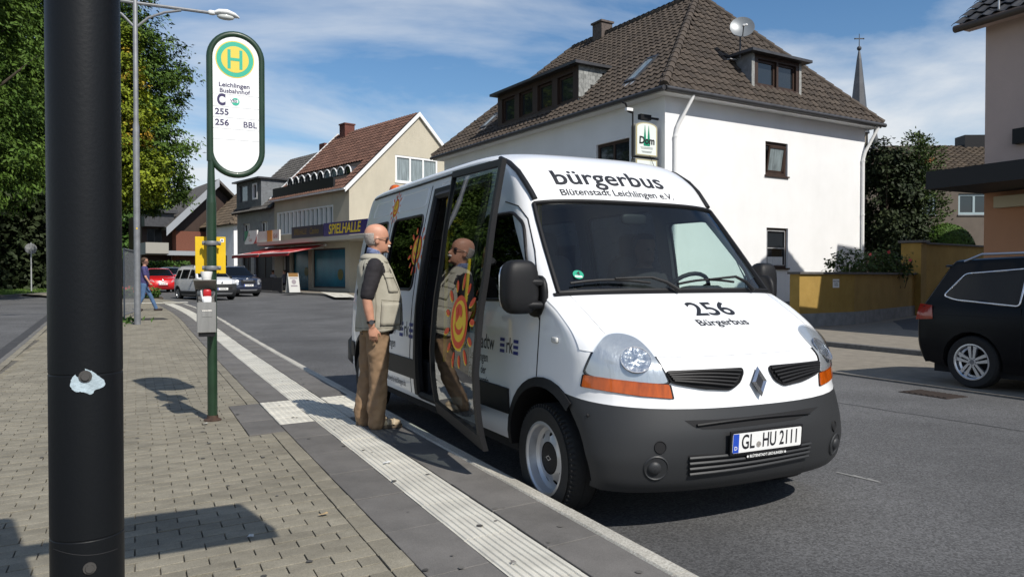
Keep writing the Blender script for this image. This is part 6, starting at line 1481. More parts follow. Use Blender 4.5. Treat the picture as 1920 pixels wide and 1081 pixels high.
# yellow timetable case
yc = thing('timetable_case', 'yellow timetable case clamped to the green bus stop pole, seen from behind', 'timetable case', (.60, 7.23, 0), R(-4))
b = MB()
b.bb((-.135, .075, 1.305), (-.034, .135, 1.635)); b.bb((.034, .075, 1.305), (.120, .135, 1.635)); b.bb((-.033, .10, 1.305), (.033, .135, 1.635)); b.bb((-.05, .06, 1.36), (-.036, .0745, 1.58)); b.bb((.036, .06, 1.36), (.05, .0745, 1.58)); b.build('case_body', m_tyel, yc, bevel=.003)
for z in (1.355, 1.575):
    b = MB(); b.tube([(.048*math.cos(t), .048*math.sin(t), z) for t in np.linspace(math.pi, 2*math.pi, 14)]+[(.075, .01, z)], .013, 6, flat=1.6); b.tube([(-.048, 0, z), (-.075, .01, z)], .013, 6, flat=1.6); b.cyl((-.068, -.02, z), (-.068, .03, z), .007, .007, 6); b.cyl((.068, -.02, z), (.068, .03, z), .007, .007, 6); b.build('clamp', m_galv, yc, smooth=50)
b = MB(); b.bb((.074, .0735, 1.588), (.104, .0748, 1.618)); b.build('sticker', m_sgnw, yc); b = MB(); b.bb((.082, .0726, 1.597), (.096, .0734, 1.609)); b.build('sticker_print', m_ink, yc)
# steel litter bin
lb = thing('litter_bin', 'small stainless steel litter bin with open lid hanging on the bus stop pole', 'litter bin', (.575, 7.10, 0), R(-3))
b = MB(); x0, x1, y0, y1 = -.108, .045, -.125, .085
V = [(x0, y0, .80), (x1, y0, .80), (x1, y1, .80), (x0, y1, .80), (x0, y0, 1.06), (x1, y0, 1.06), (x1, y1, 1.15), (x0, y1, 1.15)]
b.add(V, [(3, 2, 1, 0), (0, 1, 5, 4), (1, 2, 6, 5), (2, 3, 7, 6), (3, 0, 4, 7)]); b.add([(x0+.012, y0+.012, 1.05), (x1-.012, y0+.012, 1.05), (x1-.012, y1-.012, 1.12), (x0+.012, y1-.012, 1.12)], [(0, 1, 2, 3)])
b.build('bin_body', m_stain, lb, bevel=.004)
b = MB(); b.bb((-.07, -.1285, .935), (.012, -.1255, .99)); b.build('embossed_plate', m_stain, lb, bevel=.002)
b = MB(); b.bb((-.095, -.11, .765), (.035, .08, .798)); b.build('bin_base', m_blackpl, lb)
b = MB(); b.add([(-.135, -.10, 1.245), (.045, -.10, 1.245), (.055, .09, 1.165), (-.12, .09, 1.165), (-.135, -.10, 1.252), (.045, -.10, 1.252), (.055, .09, 1.172), (-.12, .09, 1.172)], [(3,2,1,0),(4,5,6,7),(0,1,5,4),(1,2,6,5),(2,3,7,6),(3,0,4,7)]); b.build('lid', M('lid_grey', (.25, .245, .22), .45, metal=.5), lb)
b = MB(); b.bb((-.03, .086, .9), (.03, .10, 1.1)); b.build('bracket', m_galv, lb)
st = MB(); st.add([(x1+.001, -.06, .96), (x1+.001, -.01, .95), (x1+.001, -.0, 1.02), (x1+.001, -.03, 1.05), (x1+.001, -.055, 1.03)], [(0, 1, 2, 3, 4)]); st.build('torn_sticker', m_sgnw, lb)
cu = thing('paper_cup', 'white paper cup standing on the open lid of the litter bin', 'cup', (.545, 7.07, 1.232)); b = MB(); b.lathe([(.001, .004), (.036, .004), (.046, .085), (.049, .088), (.049, .082), (.034, .008), (.001, .008)], 20, Matrix.Rotation(R(-5), 4, 'X')); b.build('cup_wall', M('paper_white', (.76, .75, .72), .6), cu, smooth=40)
pk = thing('food_packet', 'red and white food packet stuffed in the litter bin opening', 'packet', (.545, 7.02, 1.06)); b = MB(); superell((0, 0, .075), (.034, .02, .035), 4, 12, 8, b); b.build('red_top', M('packet_red', (.42, .015, .02), .35), pk, smooth=50); b = MB(); superell((0, .0, .02), (.036, .022, .035), 4, 12, 8, b); b.tube([(-.03, 0, 0), (-.045, -.01, .06), (-.05, -.02, .10)], .008, 5); b.build('white_wrapper', m_sgnw, pk, smooth=50)
# double arm street lamp
sl_ = thing('street_lamp', 'grey double-armed street lamp standing on the paved platform behind the bus stop', 'street lamp', (.02, 21.2, ground_rise(21.2)))
b = MB(); b.lathe([(.075, 0), (.075, 4.95), (.058, 5.05), (.055, 8.9), (.02, 8.95)], 18); b.build('pole', m_galv, sl_, smooth=40)
for s in (1, -1):
    b = MB(); b.tube([(0, 0, 8.0), (s*.7, 0, 8.01), (s*1.72, 0, 8.02)], .042, 8); b.tube([(s*.04, 0, 7.42), (s*.3, 0, 7.68), (s*.65, 0, 7.86), (s*1.05, 0, 7.975)], .032, 8); b.build('arm', m_galv, sl_, smooth=50)
    h = MB(); superell((s*1.78, 0, 8.03), (.10, .065, .06), 3, 14, 8, h); h.tube([(s*1.84, 0, 8.04), (s*1.95, 0, 8.07), (s*2.15, 0, 8.08), (s*2.34, 0, 8.04), (s*2.46, 0, 7.99)], [.07, .125, .14, .10, .03], 12, flat=.62); ho = h.build('lamp_head', M('lamp_white', (.70, .71, .70), .4), sl_, smooth=60)
    g = MB(); superell((s*2.12, 0, 7.97), (.22, .10, .08), 2.2, 16, 8, g); g.build('lamp_glass', M('lamp_glass', (.55, .57, .55), .15, alpha=1), ho, smooth=60)
b = MB(); b.box((-.0, -.076, 2.4), (.03, .004, .04)); b.build('sticker', m_tyel, sl_)
# round sign seen from the back across the left road
rs = thing('road_sign', 'round traffic sign seen from behind on a thin pole in the grass', 'sign', tuple(on_ground(59, 547, -.02)))
b = MB(); b.cyl((0, 0, 0), (0, 0, 2.75), .035, .035, 10); b.build('pole', M('galv_light', (.42, .43, .44), .5, metal=.2), rs); Tn = Matrix.Rotation(R(18), 4, 'Z') @ Matrix.Translation((0, .05, 2.42)) @ Matrix.Rotation(R(90), 4, 'X')
b = MB(); b.cyl((0, 0, -.01), (0, 0, .01), .30, .30, 24, True, Tn); b.build('disc', M('sign_back', (.24, .245, .25), .5, metal=.4), rs)
b = MB(); b.box((0, 0, .02), (.45, .04, .02), T=Tn); b.build('clamp', M('galv_light', (.42, .43, .44)), rs)
# mesh site fence, edge-on behind the post
fx = on_ground(233, 600, 0)
sf = thing('site_fence', 'thin galvanised mesh fence seen almost edge on, left of the lamp', 'fence', tuple(fx), R(83))
b = MB()
for x in (0, 2.6): b.cyl((x, 0, 0), (x, 0, 1.95), .022, .022, 8)
b.cyl((0, 0, 1.93), (2.6, 0, 1.93), .02, .02, 6); b.cyl((0, 0, .15), (2.6, 0, .15), .02, .02, 6); b.build('frame', m_galv, sf)
b = MB()
for i in range(1, 26): b.cyl((i*.1, 0, .15), (i*.1, 0, 1.93), .004, .004, 4)
tag(b.build('mesh_wire', m_galv, sf), kind='stuff')
# grates and litter
gr = thing('drain_grate', 'dark rectangular iron cover set in the pavers behind the street lamp', 'drain cover', tuple(on_ground(270, 598, .004)), R(6))
b = MB(); b.bb((-.55, -.42, -.02), (.55, .42, .004)); b.build('frame', M('iron_dark', (.035, .033, .03), .8, bump=.5, bscale=30), gr)
b = MB()
for i in range(8): b.bb((-.5, -.38+i*.10, .004), (.5, -.33+i*.10, .009))
tag(b.build('rib', M('iron_dark', (.035, .033, .03)), gr), kind='stuff')
gp = on_ground(1748, 738, -.164); g2 = thing('gutter_grate', 'rusty iron gutter grate on the road edge beside the parked black car', 'drain cover', tuple(gp))
b = MB(); b.bb((-.2, -.32, -.02), (.2, .32, .002)); b.build('frame', M('rust_dark', (.030, .021, .017), .9), g2)
for i in range(8): 
    b = MB(); b.bb((-.17, -.29+i*.075, .002), (.17, -.25+i*.075, .010)); b.build('bar', M('rust_dark', (.030, .021, .017)), g2)
def scrap(px, py, label, nm, cat, mat, s):
    p = on_ground(px, py, .004); rr = random.Random(px); b = MB(); P = [(p.x+s*(1+rr.uniform(-.3, .3))*math.cos(t), p.y+s*.6*(1+rr.uniform(-.3, .3))*math.sin(t), p.z+.002+rr.uniform(0, .012)) for t in np.linspace(0, 2*math.pi, 7, endpoint=False)]
    b.add(P+[(p.x, p.y, p.z+.010)], [(i, (i+1) % 7, 7) for i in range(7)]); tag(b.build(nm, mat, None), label, cat)
scrap(726, 868, 'white paper scrap lying on the ribbed tactile strip', 'paper_scrap', 'litter', m_sgnw, .035); scrap(608, 965, 'curled tan leaf on the pavers right of the display shadow', 'dry_leaf', 'leaf', M('leaf_tan', (.42, .30, .16), .8), .028); scrap(470, 1006, 'pale scrap lying inside the shadow of the display board', 'paper_scrap', 'litter', M('paper_dull', (.5, .5, .47), .8), .02); scrap(962, 1056, 'dark gum spot on the tactile strip near the bottom edge', 'gum_spot', 'litter', M('gum', (.16, .15, .14), .9), .018); scrap(384, 795, 'pale scrap on the pavers at the foot of the bus stop pole', 'paper_scrap', 'litter', M('paper_dull', (.5, .5, .47)), .025)
# trodden gum and specks
b = MB(); rq = random.Random(11)
for i in range(150):
    y = 2.6+rq.random()**1.7*14; x = rq.uniform(-1.4, 1.98); r_ = rq.uniform(.006, .019); z = ground_rise(y)+.0052; n_ = 7
    b.add([(x+r_*rq.uniform(.75, 1.2)*math.cos(k*6.283/n_), y+r_*rq.uniform(.75, 1.2)*math.sin(k*6.283/n_), z) for k in range(n_)], [tuple(range(n_))])
tag(b.build('gum_specks', M('gum_grey', (.09, .085, .078), .9, piece=.5)), kind='stuff')
# cafe terrace
e1_ = Vector((.965, .26, 0)).normalized(); ap = on_plane(549, 541, Vector(AO)-e1_*3.4, e1_); ap.z = .30
abd = thing('pavement_board', 'white folding advertising board standing outside the cafe', 'sandwich board', tuple(ap), R(14))
for s in (-1, 1):
    Tb = Matrix.Rotation(R(s*12), 4, 'X') @ Matrix.Translation((0, s*.26, 0)) if False else Matrix.Translation((0, s*.28, 0)) @ Matrix.Rotation(R(s*13), 4, 'X')
    b = MB(); b.bb((-.33, -.02, .06), (.33, .02, 1.2), Tb); b.build('board_panel', M('board_dull', (.5, .5, .48), .6), abd)
Tb = Matrix.Translation((0, -.28, 0)) @ Matrix.Rotation(R(-13), 4, 'X')
b = MB(); b.bb((-.30, -.024, .98), (.30, -.0205, 1.20), Tb); b.build('header_print', M('header_brown', (.20, .10, .02), .6), abd)
b = MB(); b.lathe([(.14, .0), (.001, .0)], 16, Tb @ Matrix.Translation((0, -.0225, .68)) @ TXZ); b.bb((-.2, -.024, .40), (.2, -.0205, .48), Tb); b.bb((-.24, -.024, .86), (.24, -.0205, .92), Tb); b.build('menu_print', M('menu_print', (.25, .22, .24), .6), abd)
BM = Matrix.Translation(AO) @ Matrix.Rotation(AA, 4, 'Z')
tf = thing('terrace_screen', 'low black screen around the cafe terrace under the red awnings', 'terrace screen', AO, AA)
for i in range(5):
    b = MB(); b.bb((-2.75, 3.4+i*1.5, .32), (-2.70, 4.84+i*1.5, 1.2)); b.build('screen_panel', M('screen_black', (.02, .02, .022), .7), tf)
P4 = [on_ground(x, y, -.035) for x, y in ((600, 547), (650, 549), (668, 557), (628, 557))]; b = MB(); b.add(P4, [(0, 1, 2, 3)]); tag(b.build('crossing_strip', m_tact), kind='structure')
# ================================================================ people
m_skin = M('skin', (.50, .255, .17), .5, var=.12, scale=9)
m_khaki = M('vest_khaki', (.345, .325, .265), .9, var=.06, scale=6, bump=.45, bscale=14)
m_trous = M('trouser_tan', (.235, .152, .088), .9, var=.08, scale=6, bump=.4, bscale=12)
m_shirt = M('shirt_black', (.016, .014, .017), .85, bump=.3, bscale=20)
from mathutils import noise as mnoise
def remeshed(mb, voxel, name, mat, parent, it=4, smooth=True, wr=0.0, fq=(10, 10, 16)):
    me = mb.mesh(name, mat); o = bpy.data.objects.new(name, me); COL.objects.link(o)
    m = o.modifiers.new('r', 'REMESH'); m.mode = 'VOXEL'; m.voxel_size = voxel; m.use_smooth_shade = True
    if it: s = o.modifiers.new('s', 'SMOOTH'); s.iterations = it; s.factor = .5
    dg = bpy.context.evaluated_depsgraph_get(); me2 = bpy.data.meshes.new_from_object(o.evaluated_get(dg)); o.modifiers.clear(); o.data = me2; bpy.data.meshes.remove(me)
    me2.materials.clear(); me2.materials.append(mat)
    if wr:
        nn = [v.normal.copy() for v in me2.vertices]
        for v, q in zip(me2.vertices, nn): p = Vector((v.co.x*fq[0], v.co.y*fq[1], v.co.z*fq[2])); v.co += q*wr*(mnoise.noise(p)+.6*mnoise.noise(p*2.1+Vector((3, 1, 7)))-.25*abs(mnoise.noise(p*1.3+Vector((9, 2, 2)))))
        me2.update()
    me2.polygons.foreach_set('use_smooth', [True]*len(me2.polygons))
    if parent: o.parent = parent
    return o
def limb(mb, pts, rs, n=12):
    # densified so that thickness tapers along each bone
    P, Q = [], []
    for i in range(len(pts)-1):
        for k in range(4): t = k/4; P.append(Vector(pts[i]).lerp(Vector(pts[i+1]), t)); Q.append(rs[i]*(1-t)+rs[i+1]*t)
    P.append(Vector(pts[-1])); Q.append(rs[-1]); mb.tube(P, Q, n); mb.ball(pts[0], rs[0], n, 8); mb.ball(pts[-1], rs[-1], n, 8)
def ring_stack(mb, rows, n=20, T=None):
    """rows (z, xc, half depth, half width)"""
    vs = []
    for z, xc, a, w in rows:
        for j in range(n): t = 2*math.pi*j/n; c, s = math.cos(t), math.sin(t); vs.append((xc+a*math.copysign(abs(c)**.9, c), w*math.copysign(abs(s)**.9, s), z))
    m = len(rows); fs = [(i*n+j, i*n+(j+1) % n, (i+1)*n+(j+1) % n, (i+1)*n+j) for i in range(m-1) for j in range(n)]+[tuple(range(n-1, -1, -1)), tuple(range((m-1)*n, m*n))]
    mb.add(vs, fs, T)
HEAD = [(1.500, .065, -.025, .036), (1.515, .090, -.04, .050), (1.535, .096, -.055, .058), (1.555, .099, -.07, .063), (1.575, .098, -.085, .068), (1.60, .094, -.098, .072), (1.62, .095, -.106, .075), (1.64, .103, -.110, .077), (1.665, .101, -.111, .078), (1.69, .094, -.106, .076), (1.715, .080, -.094, .069), (1.735, .058, -.074, .056), (1.748, .03, -.045, .036), (1.753, .008, -.015, .012)]
def head(mb, T=None, off=0.0, n=24):
    ring_stack(mb, [(z, (f+k)/2, (f-k)/2+off, w+off) for z, f, k, w in HEAD], n, T)
    if off == 0:
        V = [(.092, 0, 1.637), (.112, 0, 1.61), (.128, 0, 1.586), (.118, 0, 1.575), (.09, 0, 1.572), (.09, .018, 1.58), (.09, -.018, 1.58), (.09, .012, 1.625), (.09, -.012, 1.625)]
        mb.add(V, [(0, 1, 7), (1, 2, 5), (1, 5, 7), (2, 3, 5), (3, 4, 5), (0, 8, 1), (1, 6, 2), (1, 8, 6), (2, 6, 3), (3, 6, 4), (0, 7, 5, 4, 6, 8)], T)
        for s in (-1, 1): superell((-.008, s*.080, 1.605), (.018, .009, .032), 2.4, 12, 8, mb, T)
        mb.ball((.094, 0, 1.545), (.012, .022, .006), 8, 6, T); mb.ball((.088, 0, 1.513), (.016, .02, .012), 8, 6, T)
def hand(mb, wrist, direction, palm_n, thumb_n, k=1.0, curl=.35):
    w, d, pn, tn = Vector(wrist), Vector(direction).normalized(), Vector(palm_n).normalized(), Vector(thumb_n).normalized()
    def P(a, b_, c): return w+(d*a+tn*b_+pn*c)*k
    pal = []
    for a, hw_, th in ((0, .024, .017), (.03, .035, .016), (.065, .041, .014), (.088, .040, .012)):
        for j in range(10): t = 2*math.pi*j/10; pal.append(P(a, hw_*math.cos(t), th*math.sin(t)))
    mb.add(pal, [(i*10+j, i*10+(j+1) % 10, (i+1)*10+(j+1) % 10, (i+1)*10+j) for i in range(3) for j in range(10)]+[tuple(range(9, -1, -1)), tuple(range(30, 40))])
    for b_, L, rr in ((.031, .068, .0088), (.010, .077, .0090), (-.011, .070, .0086), (-.031, .054, .0078)):
        p = P(.078, b_, 0); q = p+(d*math.cos(curl)+pn*math.sin(curl))*L*.5*k; e = q+(d*math.cos(curl*2.4)+pn*math.sin(curl*2.4))*L*.5*k; limb(mb, [p, q, e], [rr*k, rr*.95*k, rr*.75*k], 8)
    p = P(.02, .028, .004); q = P(.055, .058, .012); e = P(.085, .060, .022); limb(mb, [p, q, e], [.0125*k, .010*k, .008*k], 8)
# ---- the man at the bus door
man = thing('person', 'man in khaki sleeveless vest, black shirt and tan trousers standing before the open minibus door', 'person', (1.83, 6.33, 0), R(-9)); man.scale = (.985, .985, .985)
TOR = [(.80, .0, .125, .160), (.88, .012, .148, .172), (.96, .03, .165, .178), (1.04, .038, .172, .182), (1.12, .036, .168, .185), (1.20, .026, .156, .192), (1.28, .008, .142, .198), (1.35, -.008, .126, .198), (1.40, -.018, .112, .185), (1.44, -.022, .092, .140), (1.47, -.020, .074, .090), (1.50, -.012, .063, .066)]
def tor(z, th, off=0.0):
    zs_ = [r[0] for r in TOR]; xc, a, w = (float(np.interp(z, zs_, [r[k] for r in TOR])) for k in (1, 2, 3)); c, s = math.cos(th), math.sin(th)
    return Vector((xc+(a+off)*math.copysign(abs(c)**.9, c), (w+off)*math.copysign(abs(s)**.9, s), z))
SH, EL, WR = [(-.03, -.195, 1.385), (-.03, .195, 1.385)], [(-.105, -.255, 1.11), (-.08, .255, 1.11)], [(-.065, -.262, .885), (.06, .26, .90)]
HIP, KN, AN = [(.0, -.095, .86), (-.02, .095, .86)], [(.015, -.10, .47), (-.05, .10, .47)], [(-.012, -.10, .08), (-.105, .10, .08)]
bd = MB(); ring_stack(bd, [(z, xc, a*.93, w*.93) for z, xc, a, w in TOR]); bd.tube([(-.012, 0, 1.46), (.0, 0, 1.54), (.0, 0, 1.58)], [.062, .058, .056], 14); head(bd, Matrix.Translation((.012, 0, .0)))
for s in (0, 1):
    limb(bd, [SH[s], EL[s], Vector(EL[s]).lerp(Vector(WR[s]), .35), WR[s]], [.052, .041, .042, .027]); hand(bd, WR[s], (.14, 0, -1), (0, 1 if s == 0 else -1, 0), (1, 0, -.1), 1.0, .42)
    limb(bd, [HIP[s], KN[s], Vector(KN[s]).lerp(Vector(AN[s]), .3), AN[s]], [.080, .052, .052, .036]); limb(bd, [(AN[s][0]-.02, AN[s][1], .045), (AN[s][0]+.13, AN[s][1], .035)], [.036, .030])
body_o = remeshed(bd, .0072, 'body', m_skin, man, 3)
# shirt
sb_ = MB(); ring_stack(sb_, [(z, xc+.012*smoothstep(1.25, 1.0, z), a+.010, w-.012) for z, xc, a, w in TOR[:-1]]+[(1.497, -.012, .068, .070)])
for s in (0, 1): e = Vector(SH[s]).lerp(Vector(EL[s]), .86); limb(sb_, [SH[s], Vector(SH[s]).lerp(Vector(EL[s]), .4), e], [.070, .070, .066])
remeshed(sb_, .010, 'shirt', m_shirt, man, 3, wr=.006)
cl = MB(); cl.grid(3, 12, lambda i, j: tor(1.47, 0, 0)*0+Vector((-.010+(.072-.006*i)*math.cos(R(28)+R(304)*j/11), (.078-.006*i)*math.sin(R(28)+R(304)*j/11), 1.475+.028*i-.02*math.cos(R(28)+R(304)*j/11)))); c_o = cl.build('shirt_collar', M('check_blue', (.12, .15, .26), .8, var=.6, scale=60), man, smooth=60); c_o.modifiers.new('t', 'SOLIDIFY').thickness = .006
# vest: open front, folds, hem and arm holes
rw = np.linspace(.838, 1.475, 40)
VP = [(.83, .018, .186, .205), (.95, .026, .188, .203), (1.05, .034, .184, .200), (1.15, .030, .173, .194), (1.25, .012, .157, .184), (1.33, -.006, .143, .176), (1.39, -.016, .127, .165), (1.43, -.020, .104, .135), (1.46, -.018, .083, .100), (1.48, -.014, .074, .082)]
def vest_pt(z, th, off=0.0):
    zs_ = [r[0] for r in VP]; xc, a, w = (float(np.interp(z, zs_, [r[k] for r in VP])) for k in (1, 2, 3)); c, s = math.cos(th), math.sin(th)
    low = smoothstep(1.30, .95, z); n1 = mnoise.noise(Vector((c*3.2, s*3.2, z*7))); n2 = mnoise.noise(Vector((c*7, s*7+4, z*15))); n3 = math.sin(8*th+2.2*mnoise.noise(Vector((c*2, s*2, z*3))))
    r = off+.011*n1+.005*n2+.006*n3*low
    return Vector((xc+(a+r)*math.copysign(abs(c)**.86, c), (w+r)*math.copysign(abs(s)**.86, s), z+(.008*math.sin(5*th)+.006*n2 if z < .86 else 0)))
v = MB(); nt_ = 72
def v_open(z): return R(30)-R(4)*smoothstep(1.0, 1.2, z)+R(8)*smoothstep(1.25, 1.45, z)
def vst(i, j):
    z = rw[i]; g0 = v_open(z)+.05*mnoise.noise(Vector((0, 3, z*9))); return vest_pt(z, g0+(2*math.pi-2*g0)*j/(nt_-1))
v.grid(len(rw), nt_, vst)
vo = v.build('vest', m_khaki, man, smooth=70); so_ = vo.modifiers.new('t', 'SOLIDIFY'); so_.thickness = .007; so_.offset = 1
def vest_patch(a0, a1, z0, z1, off, name, mat=m_khaki):
    for s in (-1, 1):
        p = MB(); p.grid(8, 9, lambda i, j: vest_pt(z0+(z1-z0)*i/7, s*R(a0+(a1-a0)*j/8), off)); o = p.build(name, mat, vo, smooth=60); m_ = o.modifiers.new('t', 'SOLIDIFY'); m_.thickness = .005; m_.offset = -1
m_seam = M('vest_seam', (.15, .135, .10), .9)
def vest_seam(pts, r=.0022):
    for s in (-1, 1): p = MB(); p.tube([vest_pt(z, s*R(a), .008) for a, z in densify([(a, z*400) for a, z in pts], 8, False) for z in (z/400,)], r, 4); p.build('seam', m_seam, vo)
vest_patch(40, 74, 1.165, 1.30, .0115, 'chest_pocket'); vest_patch(38, 76, 1.285, 1.325, .017, 'pocket_flap'); vest_patch(36, 92, .885, 1.075, .0115, 'side_pocket'); vest_patch(27, 33, .85, 1.44, .0115, 'zip_placket')
vest_seam([(92, 1.10), (36, 1.085)]); vest_seam([(92, .88), (92, 1.09)]); vest_seam([(38, 1.345), (88, 1.335)]); vest_seam([(28, .865), (178, .862)]); vest_seam([(74, 1.165), (74, 1.30)]); vest_seam([(102, .85), (104, 1.16)])
p = MB(); p.grid(6, 22, lambda i, j: (lambda th, t: Vector((-.014+(.068+.050*t+.006*math.sin(math.pi*t))*math.cos(th)+.030*t*max(0, math.cos(th)), (.072+.052*t+.005*math.sin(math.pi*t))*math.sin(th), 1.490-.042*t+.010*math.sin(math.pi*t)-.05*t*max(0, math.cos(th))**1.0)))(R(38)+R(284)*j/21, i/5)); o = p.build('vest_collar', m_khaki, vo, smooth=60); o.modifiers.new('t', 'SOLIDIFY').thickness = .005
# trousers
t_ = MB(); ring_stack(t_, [(.79, .0, .118, .150), (.84, .002, .132, .168), (.90, .01, .142, .172), (.95, .018, .148, .172)])
for s in (0, 1):
    a = Vector(AN[s]); rings = []
    P = [Vector(HIP[s])+Vector((0, 0, .02)), Vector(HIP[s]).lerp(Vector(KN[s]), .5), Vector(KN[s]), Vector(KN[s]).lerp(a, .5), a+Vector((.0, 0, .06)), a+Vector((.01, 0, -.035))]
    limb(t_, P[:1]+P[1:], [.108, .096, .082, .077, .076, .074], 16)
    for zf in (.12, .19): t_.tube([a.lerp(Vector(KN[s]), zf*1.4)+Vector((.072*math.cos(q), .072*math.sin(q), .02*math.sin(q+zf*30))) for q in np.linspace(0, 2*math.pi, 12, endpoint=False)], .009, 6, closed=True)
remeshed(t_, .011, 'trousers', m_trous, man, 3, wr=.010, fq=(13, 13, 13))
# sandals
m_sole = M('sole_brown', (.10, .075, .05), .8); m_leath = M('sandal_leather', (.33, .26, .17), .7, var=.25, scale=30)
for s in (0, 1):
    ax, ay = AN[s][0]+.025, AN[s][1]; out = [(ax-.085, ay), (ax-.075, ay+.03), (ax-.02, ay+.036), (ax+.07, ay+.044), (ax+.15, ay+.042), (ax+.195, ay+.02), (ax+.20, ay-.01), (ax+.17, ay-.038), (ax+.07, ay-.046), (ax-.02, ay-.036), (ax-.075, ay-.03)]
    b = MB(); b.prism(out, .002, .032); so = b.build('shoe', m_sole, man, bevel=.005)
    b = MB(); superell((ax+.055, ay, .042), (.135, .043, .034), 2.8, 18, 10, b); superell((ax-.045, ay, .065), (.042, .037, .042), 3, 14, 8, b); b.build('upper', m_leath, so, smooth=60)
    for q in (.02, .07, .12):
        b = MB(); b.tube([(ax+q+.01*math.sin(t), ay+.047*math.cos(t), .035+.048*math.sin(t)*(1-q*2.2)) for t in np.linspace(0, math.pi, 9)], .011, 6); b.build('strap', M('sandal_strap', (.40, .33, .23), .8), so, smooth=60)
# face and small things
Th = Matrix.Translation((.012, 0, 0))
def hsurf(z, th, off):
    zs_ = [r[0] for r in HEAD]; f, k, w = (float(np.interp(z, zs_, [r[i] for r in HEAD])) for i in (1, 2, 3)); c, s = math.cos(th), math.sin(th); return Th @ Vector(((f+k)/2+((f-k)/2+off)*math.copysign(abs(c)**.9, c), (w+off)*math.copysign(abs(s)**.9, s), z))
b = MB(); b.grid(7, 22, lambda i, j: hsurf(1.565+.105*i/6-.0*abs(j-10.5), R(104)+R(152)*j/21, .003-.003*(i in (0, 6)))); o = b.build('hair', M('hair_white', (.33, .29, .26), .8, var=.3, scale=60, bump=.6, bscale=90), man, smooth=70); o.modifiers.new('t', 'SOLIDIFY').thickness = .003
b = MB(); superell((.113, 0, 1.560), (.017, .036, .012), 2.2, 14, 8, b); b.build('moustache', M('moustache_white', (.66, .63, .58), .9, bump=.6, bscale=150), man, smooth=70)
b = MB()
for s in (-1, 1): superell((.106, s*.033, 1.620), (.007, .027, .019), 2.6, 14, 8, b, Matrix.Rotation(R(s*14), 4, 'Z'))
g_ = b.build('sunglasses', M('lens_dark', (.02, .012, .018), .06, coat=1), man, smooth=60)
b = MB(); b.tube([(.118, -.012, 1.628), (.122, 0, 1.63), (.118, .012, 1.628)], .003, 5)
for s in (-1, 1): b.tube([(.104, s*.062, 1.628), (.09, s*.078, 1.628), (.0, s*.088, 1.622), (-.02, s*.088, 1.612)], .0028, 5)
b.build('temple', M('glasses_frame', (.25, .22, .18), .3, metal=.6), g_)
b = MB(); w0 = Vector(WR[0]).lerp(Vector(EL[0]), .16); ax_ = (Vector(WR[0])-Vector(EL[0])).normalized(); Tw = Matrix.Translation(w0) @ ax_.to_track_quat('Z', 'Y').to_matrix().to_4x4(); b.lathe([(.034, -.011), (.037, -.006), (.037, .006), (.034, .011)], 18, Tw); wo = b.build('watch', m_blackpl, man, smooth=50)
b = MB(); b.cyl(w0+Vector((0, -.034, 0)), w0+Vector((0, -.045, 0)), .021, .020, 16); b.build('watch_case', M('watch_grey', (.10, .10, .11), .3, metal=.6), wo)
# ---- simpler figures farther away
def figure(name, label, loc, rz, J, mats, voxel=.016, hairm=None, group=None, legs=True):
    """J: hip, knee, ankle, shoulder, elbow, wrist pairs; lean (chest offset x), zoff"""
    t = thing(name, label, 'person', loc, rz, group); skin_, top_, leg_, shoe_ = mats; dz = J.get('dz', 0); T = Matrix.Translation((J.get('lean', 0), 0, dz))
    b = MB(); head(b, T, 0, 16); b.tube([T @ Vector((-.012, 0, 1.42)), T @ Vector((0, 0, 1.56))], [.06, .055], 10)
    ring_stack(b, [(z+dz, xc*.4+J.get('lean', 0)*smoothstep(.85, 1.4, z), a*.82, w*.9) for z, xc, a, w in TOR], 16)
    for s in (0, 1):
        limb(b, [J['sh'][s], J['el'][s], J['wr'][s]], [.048, .038, .027], 8); d = Vector(J['wr'][s])-Vector(J['el'][s]); hand(b, J['wr'][s], d, (0, 1 if s == 0 else -1, .2), (1, 0, .1), 1, .5)
        limb(b, [J['hip'][s], J['kn'][s], J['an'][s]], [.078, .052, .036], 8)
    remeshed(b, voxel, 'body', skin_, t, 2)
    b = MB(); ring_stack(b, [(z+dz, xc*.4+J.get('lean', 0)*smoothstep(.85, 1.4, z), a*.82+.012, w*.9+.012) for z, xc, a, w in TOR[:-1]], 16)
    for s in (0, 1): limb(b, [J['sh'][s], Vector(J['sh'][s]).lerp(Vector(J['el'][s]), J.get('sleeve', .8))], [.062, .056], 8)
    remeshed(b, voxel, 'shirt', top_, t, 2)
    b = MB(); ring_stack(b, [(.78+dz, 0, .11, .15), (.86+dz, 0, .13, .165), (.93+dz, 0, .135, .165)], 16)
    for s in (0, 1): limb(b, [J['hip'][s], J['kn'][s], J['an'][s]], [.098, .068, .058], 8)
    remeshed(b, voxel, 'trousers', leg_, t, 2)
    for s in (0, 1):
        b = MB(); a = Vector(J['an'][s]); superell(tuple(a+Vector((.06, 0, -.05))), (.135, .045, .045), 3, 12, 8, b); b.build('shoe', shoe_, t, smooth=60)
    b = MB(); b.grid(6, 16, lambda i, j: T @ (hsurf(1.60+.145*i/5, R(100-8*i)+R(160+16*i)*j/15, .008)-Vector((.012, 0, 0)))); b.grid(4, 16, lambda i, j: T @ (hsurf(1.70+.05*i/3, 2*math.pi*j/15, .008)-Vector((.012, 0, 0)))); b.build('hair', hairm or M('hair_brown', (.06, .035, .02), .8), t, smooth=70)
    b = MB()
    for s in (-1, 1): b.ball((.100, s*.032, 1.618), .010, 8, 6, T)
    b.build('eye', M('eye_dark', (.03, .025, .02), .2), t)
    return t
wp = on_ground(270, 583, .0)
